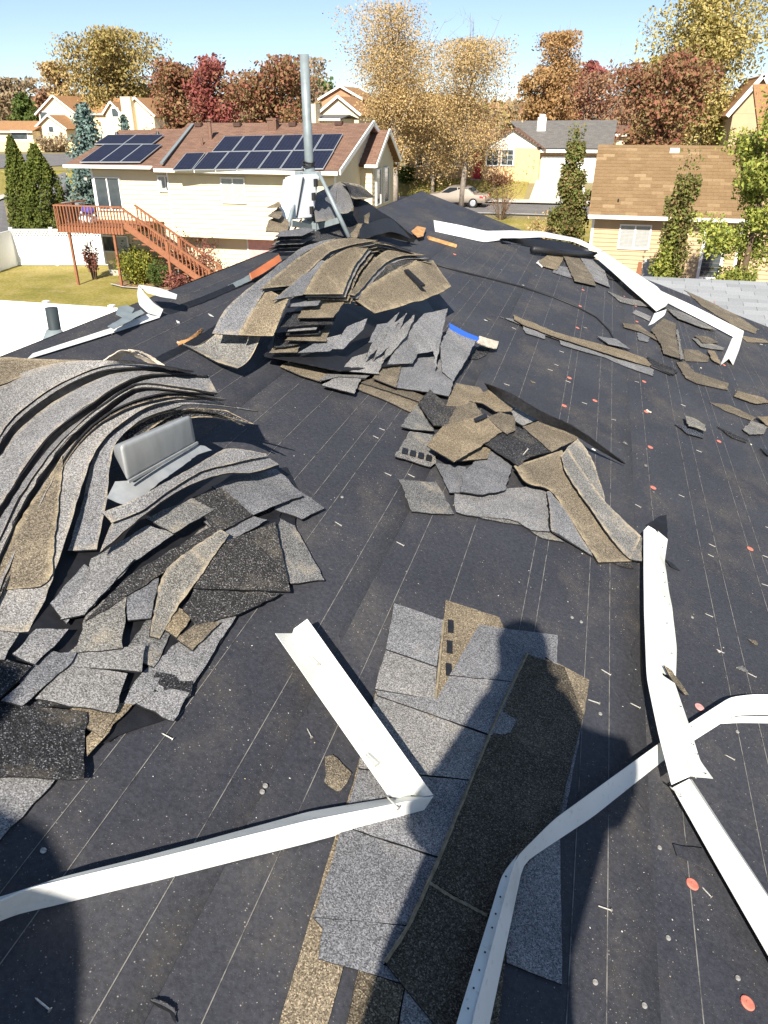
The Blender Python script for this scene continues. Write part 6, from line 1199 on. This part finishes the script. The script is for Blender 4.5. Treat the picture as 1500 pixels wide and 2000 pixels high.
# ================================================================ vehicles
def car(label, p, L, W_, H, heading, paint, kind='sedan'):
    r = empty('parked_car', p, label, 'car'); plain(paint[0], paint[1], .3, .6, .35, var=.03)
    if kind == 'sedan': prof = [(-.5, .26), (-.5, .52), (-.46, .60), (-.33, .64), (-.20, .94), (-.08, 1.0), (.10, .99), (.26, .68), (.44, .58), (.5, .45), (.5, .24)]; glass = [[(-.30, .66), (-.19, .91), (-.05, .95), (-.05, .66)], [(-.035, .66), (-.035, .95), (.085, .94), (.225, .68)]]
    else: prof = [(-.5, .26), (-.5, .62), (-.49, .95), (-.42, 1.0), (.12, 1.0), (.24, .66), (.46, .6), (.5, .5), (.5, .24)]; glass = [[(-.46, .64), (-.45, .93), (-.2, .94), (-.2, .64)], [(-.18, .64), (-.18, .94), (.1, .94), (.2, .66)]]
    c, s = math.cos(heading), math.sin(heading)
    def T(x, y, z): return Vector((p.x + x * c - y * s, p.y + x * s + y * c, p.z + z))
    bm = bmesh.new(); rows = []
    for j, yy in enumerate((-.5, -.49, -.36, 0, .36, .49, .5)):
        row = []
        for (a, z) in prof:
            q = 1.0 - (.10 if z > .66 else 0) * 1.0; y = yy * W_ * (q if abs(yy) > .3 else 1); zz = z * H - (.03 if abs(yy) == .5 else 0)
            row.append(bm.verts.new(T(a * L * (.985 if abs(yy) == .5 else 1), y, zz)))
        rows.append(row)
    for a, b in zip(rows, rows[1:]):
        for i in range(len(prof)): k = (i + 1) % len(prof); bm.faces.new((a[i], a[k], b[k], b[i]))
    bm.faces.new(rows[0][::-1]); bm.faces.new(rows[-1]); bmesh.ops.recalc_face_normals(bm, faces=bm.faces[:]); bmesh.ops.bevel(bm, geom=bm.edges[:], offset=.02, segments=1, affect='EDGES'); bm.verts.index_update()
    mk('body', [v.co for v in bm.verts], [tuple(v.index for v in f.verts) for f in bm.faces], M[paint[0]], r, True); bm.free()
    for sd in (-1, 1):
        for g in glass:
            m = MB(); m.prism([T(a * L, sd * W_ * .452, z * H) for a, z in g], Vector((-s, c, 0)) * sd * .012); m.build('side_window', M['car_glass'], r)
        for wx in (-.31, .32):
            m = MB(); q = T(wx * L, sd * W_ * .44, .33); ax = Vector((-s, c, 0)) * sd; m.tube([q, q + ax * .2], .33, 22); w = m.build('wheel', M['black_rubber'], r); m = MB(); m.tube([q + ax * .2, q + ax * .215], [.22, .19], 18); m.build('rim', M['alu_frame'], w)
        m = MB(); m.prism([T(-.5 * L - .004, sd * W_ * .44, .46 * H), T(-.5 * L - .004, sd * W_ * .28, .46 * H), T(-.5 * L - .004, sd * W_ * .28, .56 * H), T(-.5 * L - .004, sd * W_ * .44, .56 * H)], Vector((c, s, 0)) * .15); m.build('tail_light', M['red_door'], r)
        m = MB(); m.prism([T(-.47 * L, sd * W_ * .49, .46 * H), T(-.41 * L, sd * W_ * .497, .48 * H), T(-.41 * L, sd * W_ * .497, .57 * H), T(-.47 * L, sd * W_ * .49, .57 * H)], Vector((-s, c, 0)) * sd * .02); m.build('tail_light', M['red_door'], r)
    m = MB(); m.prism([T(.105 * L, -W_ * .4, .97 * H), T(.105 * L, W_ * .4, .97 * H), T(.25 * L, W_ * .42, .69 * H), T(.25 * L, -W_ * .42, .69 * H)], Vector((c, s, .3)) * .02); m.build('windscreen', M['car_glass'], r); ra, rb = ((-.205, .91), (-.32, .66)) if kind == 'sedan' else ((-.492, .93), (-.5, .66))
    m = MB(); m.prism([T(ra[0] * L, -W_ * .4, ra[1] * H), T(ra[0] * L, W_ * .4, ra[1] * H), T(rb[0] * L, W_ * .42, rb[1] * H), T(rb[0] * L, -W_ * .42, rb[1] * H)], Vector((-c, -s, .3)) * .03); m.build('rear_window', M['car_glass'], r)
    return r
cp = at_y(893, 400, 62.3); cp.z = gz(62.3) + .03; car('silver beige sedan parked on the street beyond the roof ridge', cp, 4.7, 1.8, 1.45, math.pi * .97, ('beige_paint', (.42, .36, .30)))
cp = at_y(97, 303, 122); cp.z = at_y(97, 306, 122).z; car('white van-like car parked on the far left street', cp, 5.0, 1.9, 2.0, 0.1, ('white_paint', (.75, .75, .75)), 'van')
# lamp pole by red trees
pl = empty('street_lamp', at_y(366, 240, 58), 'thin metal lamp pole in front of the red trees', 'lamp'); m = MB(); b = at_y(369, 245, 58); t = at_y(361, 190, 58); m.tube([(t.x, 58, 1), t], .07, 8); m.build('pole', M['galvanised'], pl); m = MB(); m.bar(t + Vector((-.3, 0, -.2)), t + Vector((.1, 0, .05)), .2, .12); m.build('lamp_head', M['foundation'], pl)
# ================================================================ vegetation
def leafm(name, cols, rough=.75, trans=.25):
    t = NT(name, rough, .2); g = t.n('NewGeometry'); n = len(cols)
    c = t.ramp(g.outputs['Random Per Island'], [(i / max(1, n - 1), q) for i, q in enumerate(cols)]); c = t.mix(1.0, c, t.ramp(t.noise(.5, 3), [(.3, .7), (.7, 1.25)]), 'MULTIPLY'); t.col(c)
    if trans:
        tr = t.n('BsdfTranslucent'); t.l(c, tr.inputs[0]); mx = t.n('MixShader'); mx.inputs[0].default_value = trans; t.l(t.b.outputs[0], mx.inputs[1]); t.l(tr.outputs[0], mx.inputs[2]); t.l(mx.outputs[0], t.t.nodes['Material Output'].inputs[0])
    M[name] = t.mat
leafm('leaf_olive', [(.28, .22, .07), (.36, .28, .10), (.42, .31, .13), (.22, .20, .06)]); leafm('leaf_red', [(.24, .06, .06), (.32, .09, .08), (.26, .11, .07), (.16, .05, .04)]); leafm('leaf_redmix', [(.28, .09, .07), (.30, .15, .08), (.20, .17, .07), (.34, .17, .10)])
leafm('leaf_amber', [(.50, .36, .16), (.44, .30, .12), (.56, .42, .22), (.38, .27, .13)]); leafm('leaf_orange', [(.42, .26, .11), (.36, .21, .09), (.46, .30, .14)]); leafm('leaf_rust', [(.34, .19, .11), (.27, .14, .08), (.40, .25, .14)])
leafm('leaf_gold', [(.50, .39, .14), (.42, .34, .11), (.34, .30, .10), (.54, .44, .20)]); leafm('leaf_green', [(0.063, 0.105, 0.028), (0.098, 0.140, 0.035), (0.140, 0.168, 0.042)]); leafm('leaf_pear', [(.13, .17, .04), (.20, .21, .06), (.26, .18, .08), (.09, .12, .03)]); leafm('leaf_lime', [(0.256, 0.304, 0.056), (0.352, 0.368, 0.080), (0.176, 0.224, 0.048), (0.448, 0.416, 0.096)])
leafm('needle_blue', [(0.112, 0.176, 0.160), (0.160, 0.224, 0.200), (0.080, 0.128, 0.112)], trans=0); leafm('needle_dark', [(0.036, 0.066, 0.024), (0.060, 0.090, 0.030)], trans=0); leafm('leaf_arbor', [(0.075, 0.105, 0.018), (0.135, 0.150, 0.030), (0.053, 0.075, 0.015)], trans=.1); leafm('leaf_barberry', [(0.240, 0.072, 0.060), (0.312, 0.144, 0.108), (0.180, 0.060, 0.048)]); leafm('leaf_haze', [(0.338, 0.247, 0.156), (0.260, 0.208, 0.130), (0.390, 0.273, 0.156)]); leafm('leaf_shrub', [(0.264, 0.252, 0.036), (0.144, 0.180, 0.036), (0.360, 0.324, 0.060)])
plain('bark_grey', (.20, .17, .14), .95, .1, var=.3, scale=6); plain('bark_pale', (.34, .29, .24), .95, .1, var=.3, scale=6); plain('bark_brown', (.13, .09, .06), .95, .1, var=.3, scale=6)
def leaves(C, size, mat, name, parent, R_=rng, flat=.0):
    n = len(C); C = np.asarray(C); a = R_.normal(size=(n, 3)); a /= np.linalg.norm(a, axis=1)[:, None]; b = R_.normal(size=(n, 3)); b -= a * (a * b).sum(1)[:, None]; b /= np.linalg.norm(b, axis=1)[:, None]
    s = size * R_.uniform(.6, 1.35, n)[:, None]; a = a * s; b = b * s * .62
    V = np.stack([C - a, C - b * .9 + a * .1, C + a, C + b * .9 + a * .1], 1).reshape(-1, 3); org = np.array(wloc(parent)); V = V - org
    m = bpy.data.meshes.new(name); m.vertices.add(4 * n); m.vertices.foreach_set('co', V.astype(np.float32).ravel()); m.loops.add(4 * n); m.loops.foreach_set('vertex_index', np.arange(4 * n, dtype=np.int32)); m.polygons.add(n); m.polygons.foreach_set('loop_start', np.arange(0, 4 * n, 4, dtype=np.int32)); m.update(calc_edges=True); m.validate(); m.materials.append(M[mat])
    o = bpy.data.objects.new(name, m); COL.objects.link(o); o.parent = parent; return o
def tree(name, label, base, h, w, mat, n=4000, leaf=.2, trunk=.2, bark='bark_grey', low=.22, shape='round', spread=.55, group=None, seed=1, sparse=False, upright=.5):
    R_ = np.random.default_rng(seed); base = Vector(base); r = empty(name, base, label, 'tree', group); mb = MB(); tips = []
    lean = Vector((R_.normal() * .03, R_.normal() * .03, 1)); tp = [base + lean * (h * t) + Vector((R_.normal(), R_.normal(), 0)) * (.012 * h * t) for t in (0, .12, .3, .5, .7, .9)]
    tp[0] = base - UPZ * .1; mb.tube(tp, [trunk * q for q in (1.25, 1, .75, .5, .3, .1)], 8)
    nl = 16 if sparse else 12
    for i in range(nl):
        t = low + (.88 - low) * (i + R_.uniform(0, .8)) / nl; p = base + lean * (h * t); a = i * 2.4 + R_.uniform(-.5, .5)
        prof = {'round': math.sqrt(max(.05, 1 - ((t - .55) / .52) ** 2)), 'cone': max(.08, 1.05 - t) * 1.1, 'column': .8 + .2 * math.sin(3 * t), 'vase': .35 + .75 * t}[shape]
        L = w / 2 * prof * R_.uniform(.75, 1.1); up = upright * R_.uniform(.6, 1.4); d = Vector((math.cos(a), math.sin(a), up)).normalized(); e = p + Vector((d.x * L, d.y * L, max(-.2, up) * L)); mid = p.lerp(e, .5) - UPZ * (.06 * L)
        rr = trunk * (.42 - .25 * t); mb.tube([p, mid, e], [rr, rr * .6, rr * .2], 6)
        for k in range(6 if sparse else 5):
            s = R_.uniform(.3, 1.0); q = p.lerp(mid, s * 2) if s < .5 else mid.lerp(e, s * 2 - 1); dd = Vector((R_.normal(), R_.normal(), R_.normal() * .6 + (.7 if sparse else .35))).normalized(); ee = q + dd * (L * R_.uniform(.25, .5)); mb.tube([q, ee], [rr * .3, rr * .06], 4, caps=False); tips += [(q.lerp(ee, .6), L), (ee, L)]
            if sparse:
                for _ in range(2): d3 = (dd + Vector((R_.normal(), R_.normal(), R_.normal() + .4)) * .6).normalized(); e3 = ee + d3 * L * .25; mb.tube([ee, e3], [rr * .12, rr * .04], 3, caps=False); tips.append((e3, L))
        tips.append((e, L))
    tips.append((base + lean * h * .92, w * .3)); tips.append((base + lean * h * .97, w * .18))
    mb.build('trunk', M[bark], r, True)
    T = np.array([tuple(t[0]) for t in tips]); LL = np.array([t[1] for t in tips]); per = R_.dirichlet(np.ones(len(T)) * 3) * n; C = []
    for c, l, k in zip(T, LL, per):
        k = int(k); sg = max(.22, l * .24) * (spread / .55); u_ = np.clip(R_.normal(size=(k, 3)), -1.5, 1.5); C.append(c + u_ * np.array([sg, sg, sg * .8]))
    C = np.concatenate(C); zlim = base.z + h * low * .6; C = C[(C[:, 2] > zlim) & (C[:, 2] < base.z + h * 1.04)]
    leaves(C, leaf, mat, 'crown', r, R_); return r
def conifer(label, base, h, w, mat, n=5000, leaf=.18, seed=1, dense=False, bark='bark_brown', name='spruce_tree', power=1.0):
    R_ = np.random.default_rng(seed); base = Vector(base); r = empty(name, base, label, 'tree'); mb = MB(); mb.tube([base - UPZ * .1, base + UPZ * h * .5, base + UPZ * h * .97], [.03 * h, .018 * h, .004 * h], 8); C = []
    if dense:
        t = R_.uniform(0.01, 1, n) ** 1.15; a = R_.uniform(0, 6.283, n); lob = 1 + .16 * np.sin(a * 3 + t * 9) + .12 * np.sin(a * 7 - t * 21); rad = w / 2 * np.clip(np.minimum(1, (1 - t) * 2.2 + .06) ** .8, 0, 1) * (.8 + .2 * np.minimum(1, t * 5)) * lob * R_.uniform(.78, 1.05, n)
        C = np.stack([base.x + rad * np.cos(a), base.y + rad * np.sin(a), base.z + h * t + R_.normal(size=n) * .06], 1)
    else:
        nb = 90
        for i in range(nb):
            t = .04 + .93 * i / nb; L = w / 2 * (1 - t) ** power * R_.uniform(.7, 1.15) + .08; a = i * 2.4 + R_.uniform(-.4, .4); p = base + UPZ * h * t; e = p + Vector((math.cos(a) * L, math.sin(a) * L, -.12 * L + .1)); mb.tube([p, e], [.012 * h * (1 - t) + .01, .006], 5, caps=False); k = int(n / nb * (.4 + 1.3 * (1 - t))); s = R_.uniform(.15, 1.05, k)[:, None]
            C.append(np.array(p) + (np.array(e) - np.array(p)) * s + R_.normal(size=(k, 3)) * np.array([.17 * L + .05, .17 * L + .05, .09 * L + .05]))
        C = np.concatenate(C)
    mb.build('trunk', M[bark], r, True); leaves(C, leaf, mat, 'crown', r, R_); return r
def shrub(label, base, h, w, mat, n=1500, leaf=.07, seed=1, sparse=False, name='shrub'):
    R_ = np.random.default_rng(seed); base = Vector(base); r = empty(name, base, label, 'shrub'); mb = MB(); C = []
    for i in range(26 if sparse else 16):
        a = R_.uniform(0, 6.28); L = R_.uniform(.3, 1) * w / 2; e = base + Vector((math.cos(a) * L, math.sin(a) * L, h * R_.uniform(.55, 1.0) * (1 - .35 * (2 * L / w) ** 2))); mb.tube([base + Vector((math.cos(a), math.sin(a), 0)) * .1, base.lerp(e, .5) + UPZ * .1 * h, e], [.02, .014, .005], 5, caps=False)
        k = n // (26 if sparse else 16); s = R_.uniform(.35, 1.05, k)[:, None]; C.append(np.array(base) + (np.array(e) - np.array(base)) * s + R_.normal(size=(k, 3)) * (.09 * w if not sparse else .05 * w))
    C = np.concatenate(C); C = C[C[:, 2] > base.z]; mb.build('stems', M['bark_brown'], r); leaves(C, leaf, mat, 'foliage', r, R_); return r
def plant(fn, label, px, ptop, pw, Y, mat, zbase=None, **kw):
    """place by the direction of its middle, top and width in the view at distance Y"""
    t = at_y(px, ptop, Y); z = gz(Y) if zbase is None else zbase; a, b = at_y(px - pw / 2, ptop + 40, Y), at_y(px + pw / 2, ptop + 40, Y)
    return fn(label=label, base=(t.x, Y, z), h=t.z - z, w=(b - a).length, mat=mat, **kw)
def T_(label, *a, **k): return plant(lambda **q: tree(k.get('nm', 'autumn_tree'), **{**q, **{x: y for x, y in k.items() if x not in ('nm', 'zbase')}}), label, *a, zbase=k.get('zbase'))
T_('big olive-gold round tree at the far left skyline', 205, 66, 150, 128, 'leaf_olive', n=20000, leaf=.25, trunk=.5, seed=3, low=.15)
T_('smaller tan tree just left of the big olive-gold one', 112, 128, 66, 132, 'leaf_amber', n=2600, leaf=.36, trunk=.3, seed=4, low=.15, shape='column', upright=1.0)
T_('lower gold tree right under the big olive-gold one', 262, 170, 90, 135, 'leaf_olive', n=3000, leaf=.4, trunk=.3, seed=14)
T_('hazy tan tree at the left picture edge', 18, 156, 90, 150, 'leaf_haze', n=3000, leaf=.45, trunk=.3, seed=5); T_('dull brown tree behind the far left gable', 78, 172, 44, 140, 'leaf_rust', n=1500, leaf=.38, trunk=.25, seed=6)
plant(lambda **q: conifer(seed=8, n=4500, leaf=.3, name='pine_tree', power=.45, **q), 'dark green pine above the far left carport', 40, 180, 60, 126, 'leaf_green')
plant(lambda **q: conifer(seed=9, n=11000, leaf=.12, power=.75, **q), 'blue-green spruce at the left end of the yellow house', 158, 196, 120, 47, 'needle_blue', zbase=-.1)
plant(lambda **q: conifer(seed=10, n=3000, leaf=.16, **q), 'smaller blue spruce peeking over the left roof', 240, 222, 80, 62, 'needle_blue')
plant(lambda **q: conifer(seed=11, n=14000, leaf=.075, dense=True, name='arborvitae', **q), 'tall narrow arborvitae at the left edge, left of two', 20, 268, 46, 38.6, 'leaf_arbor', zbase=0)
plant(lambda **q: conifer(seed=12, n=14000, leaf=.075, dense=True, name='arborvitae', **q), 'tall narrow arborvitae behind the lattice fence, right of two', 66, 284, 62, 38.2, 'leaf_arbor', zbase=0)
T_('red maple left of three behind the yellow house', 333, 120, 92, 58, 'leaf_redmix', n=12000, leaf=.13, trunk=.2, seed=21, low=.12, shape='column', bark='bark_brown', upright=1.0)
T_('deep red maple in the middle of three behind the yellow house', 412, 110, 100, 57, 'leaf_red', n=12000, leaf=.13, trunk=.2, seed=22, low=.12, bark='bark_brown', upright=.9)
T_('red and green maple at the right of three, behind the mast', 520, 120, 140, 56, 'leaf_redmix', n=16000, leaf=.13, trunk=.22, seed=23, low=.1, bark='bark_brown', upright=.8)
T_('pale distant tree right of the mast top', 610, 120, 70, 150, 'leaf_haze', n=900, leaf=.36, trunk=.3, seed=24, sparse=True, bark='bark_pale', upright=1.2); T_('dark green distant tree right of the mast', 600, 155, 90, 165, 'leaf_green', n=2200, leaf=.5, trunk=.3, seed=25)
T_('tall pale gold half-bare tree left of the peach house', 772, 26, 236, 62, 'leaf_amber', n=30000, leaf=.075, trunk=.3, seed=31, low=.14, sparse=True, bark='bark_pale', shape='vase', upright=1.5, spread=.62, zbase=1.0)
T_('rounded amber half-bare tree in front of the red door', 915, 92, 190, 61.5, 'leaf_amber', n=26000, leaf=.07, trunk=.22, seed=32, low=.2, sparse=True, bark='bark_grey', upright=1.1, spread=.65, zbase=1.0)
T_('broad tan tree filling in behind the tall pale gold one', 800, 95, 210, 72, 'leaf_amber', n=16000, leaf=.09, trunk=.2, seed=45, low=.1, sparse=True, upright=.9, spread=.7)
T_('low amber tree in front of the peach house left wing', 850, 190, 150, 66.5, 'leaf_amber', n=9000, leaf=.08, trunk=.14, seed=46, low=.15, sparse=True, spread=.7, zbase=1.2)
T_('smaller amber tree between the two half-bare ones', 850, 190, 120, 68.5, 'leaf_amber', n=10000, leaf=.075, trunk=.14, seed=33, sparse=True, spread=.8)
T_('orange tree standing above the peach house ridge', 1095, 74, 110, 92, 'leaf_orange', n=16000, leaf=.13, trunk=.3, seed=34, low=.1, shape='column', upright=1.4, spread=.7); T_('dark red tree behind the orange one', 1160, 118, 95, 104, 'leaf_red', n=4000, leaf=.28, trunk=.25, seed=35, low=.1)
T_('orange-brown lower tree left of the dark red one', 1065, 138, 100, 88, 'leaf_orange', n=8000, leaf=.17, trunk=.25, seed=36, low=.1); T_('rusty half-bare tree above the grey roof', 1170, 150, 120, 86, 'leaf_rust', n=3200, leaf=.15, trunk=.22, seed=37, low=.1, sparse=True, upright=1.2, spread=.7); T_('brown half-bare tree left of the round red-brown tree', 1225, 140, 100, 92, 'leaf_rust', n=2600, leaf=.16, trunk=.22, seed=38, low=.1, sparse=True, upright=1.2, spread=.7)
T_('big round red-brown tree above the tan roof', 1310, 110, 190, 56, 'leaf_redmix', n=20000, leaf=.125, trunk=.25, seed=39, low=.1, bark='bark_brown', upright=.6)
T_('very tall gold poplar at the upper right', 1425, -70, 240, 68, 'leaf_gold', n=34000, leaf=.12, trunk=.4, seed=40, low=.08, shape='column', bark='bark_pale', upright=1.3, spread=.7); T_('gold tree behind the big round red-brown one', 1290, 108, 90, 95, 'leaf_gold', n=3000, leaf=.26, trunk=.3, seed=41)
T_('leafy yellow-green tree at the right edge, near the tan house', 1535, 120, 180, 27.5, 'leaf_lime', n=18000, leaf=.06, trunk=.14, seed=42, low=.12, zbase=0, bark='bark_brown', upright=.4, nm='maple_tree', spread=.6)
T_('dense green columnar pear tree left of the tan house', 1126, 247, 84, 41, 'leaf_pear', n=16000, leaf=.08, trunk=.1, seed=43, low=.04, shape='cone', zbase=.0, nm='pear_tree', upright=.8, spread=.62)
T_('green tree standing right in front of the tan house wall', 1338, 300, 66, 30.5, 'leaf_pear', n=9000, leaf=.062, trunk=.08, seed=44, low=.04, shape='cone', zbase=0, nm='young_tree', upright=.9, spread=.62)
plant(lambda **q: shrub(seed=52, n=2400, leaf=.07, **q), 'yellow-green bush under the green tree by the tan house wall', 1318, 425, 62, 30.2, 'leaf_lime', zbase=.4)
plant(lambda **q: shrub(seed=53, n=2000, leaf=.075, **q), 'tawny bush at the foot of the columnar pear', 1062, 408, 74, 42, 'leaf_amber', zbase=.1)
plant(lambda **q: shrub(seed=54, n=500, leaf=.05, sparse=True, **q), 'bare brown twiggy bush by the street below the peach house', 985, 330, 90, 55.5, 'leaf_rust', zbase=.6)
# shrubs along the yellow house
for lab, px, top, w, Y, mat, n, sp, lf in (('yellow-green bush under the deck stairs', 258, 480, 84, 32.4, 'leaf_shrub', 3200, False, .06), ('small round green bush at the stair foot', 304, 507, 40, 31.9, 'leaf_green', 2600, False, .045), ('reddish barberry at the left corner of the yellow house', 172, 464, 36, 33.0, 'leaf_barberry', 1600, True, .045), ('tall sparse reddish bush behind the stair rail', 372, 430, 110, 33.1, 'leaf_barberry', 1700, True, .05), ('low dark red bush at the bottom of the stairs', 345, 530, 56, 31.7, 'leaf_barberry', 1500, False, .05), ('dark green bush behind the yellow-green one', 248, 474, 50, 33.0, 'leaf_green', 1600, False, .06)):
    plant(lambda **q: shrub(seed=hsh(lab) % 999, n=n, leaf=lf, sparse=sp, **q), lab, px, top, w, Y, mat, zbase=0)
plant(lambda **q: shrub(seed=60, n=1400, leaf=.12, **q), 'clipped dark shrub by the left window of the peach house', 795, 322, 40, 69.5, 'leaf_green', zbase=1.8)
plant(lambda **q: shrub(seed=61, n=900, leaf=.1, **q), 'low brown shrub under the peach house windows', 985, 345, 70, 69.4, 'leaf_rust', zbase=1.9)
plant(lambda **q: shrub(seed=62, n=1200, leaf=.2, sparse=True, **q), 'bare brown hedge along the far yellow wall', 100, 258, 60, 107.5, 'leaf_haze', zbase=2)
# the wooded skyline far behind reads as one mass
R_ = np.random.default_rng(77); C = []; sk = empty('far_woods', (0, 190, 2)); 
for i in range(150):
    px = -150 + 1800 * i / 150 + R_.uniform(-12, 12); Y = R_.uniform(165, 260); top = R_.uniform(176, 208); p = at_y(px, top, Y); k = 170; rad = R_.uniform(4, 7); hz = max(4, p.z - 2)
    u_ = R_.normal(size=(k, 3)); u_ /= np.linalg.norm(u_, axis=1)[:, None]; rr = R_.uniform(.5, 1, k)[:, None] ** .5; C.append(np.array([p.x, Y, 2 + hz * .5]) + u_ * rr * np.array([rad, rad, hz * .5]))
C = np.concatenate(C); sel = R_.random(len(C))
bpy.data.objects.remove(sk); org = empty('tmp_woods', (0, 0, 0))
for nm, mt, lo, hi in (('far_woods', 'leaf_haze', 0, .5), ('far_woods', 'leaf_rust', .5, .75), ('far_woods', 'leaf_olive', .75, 1.01)):
    o = leaves(C[(sel >= lo) & (sel < hi)], .8, mt, nm, org, R_); o.parent = None; tag(o, {'leaf_haze': 'hazy tan mass of distant trees along the skyline', 'leaf_rust': 'rusty brown mass of distant trees along the skyline', 'leaf_olive': 'olive mass of distant trees along the skyline'}[mt], 'trees', kind='stuff')
bpy.data.objects.remove(org)
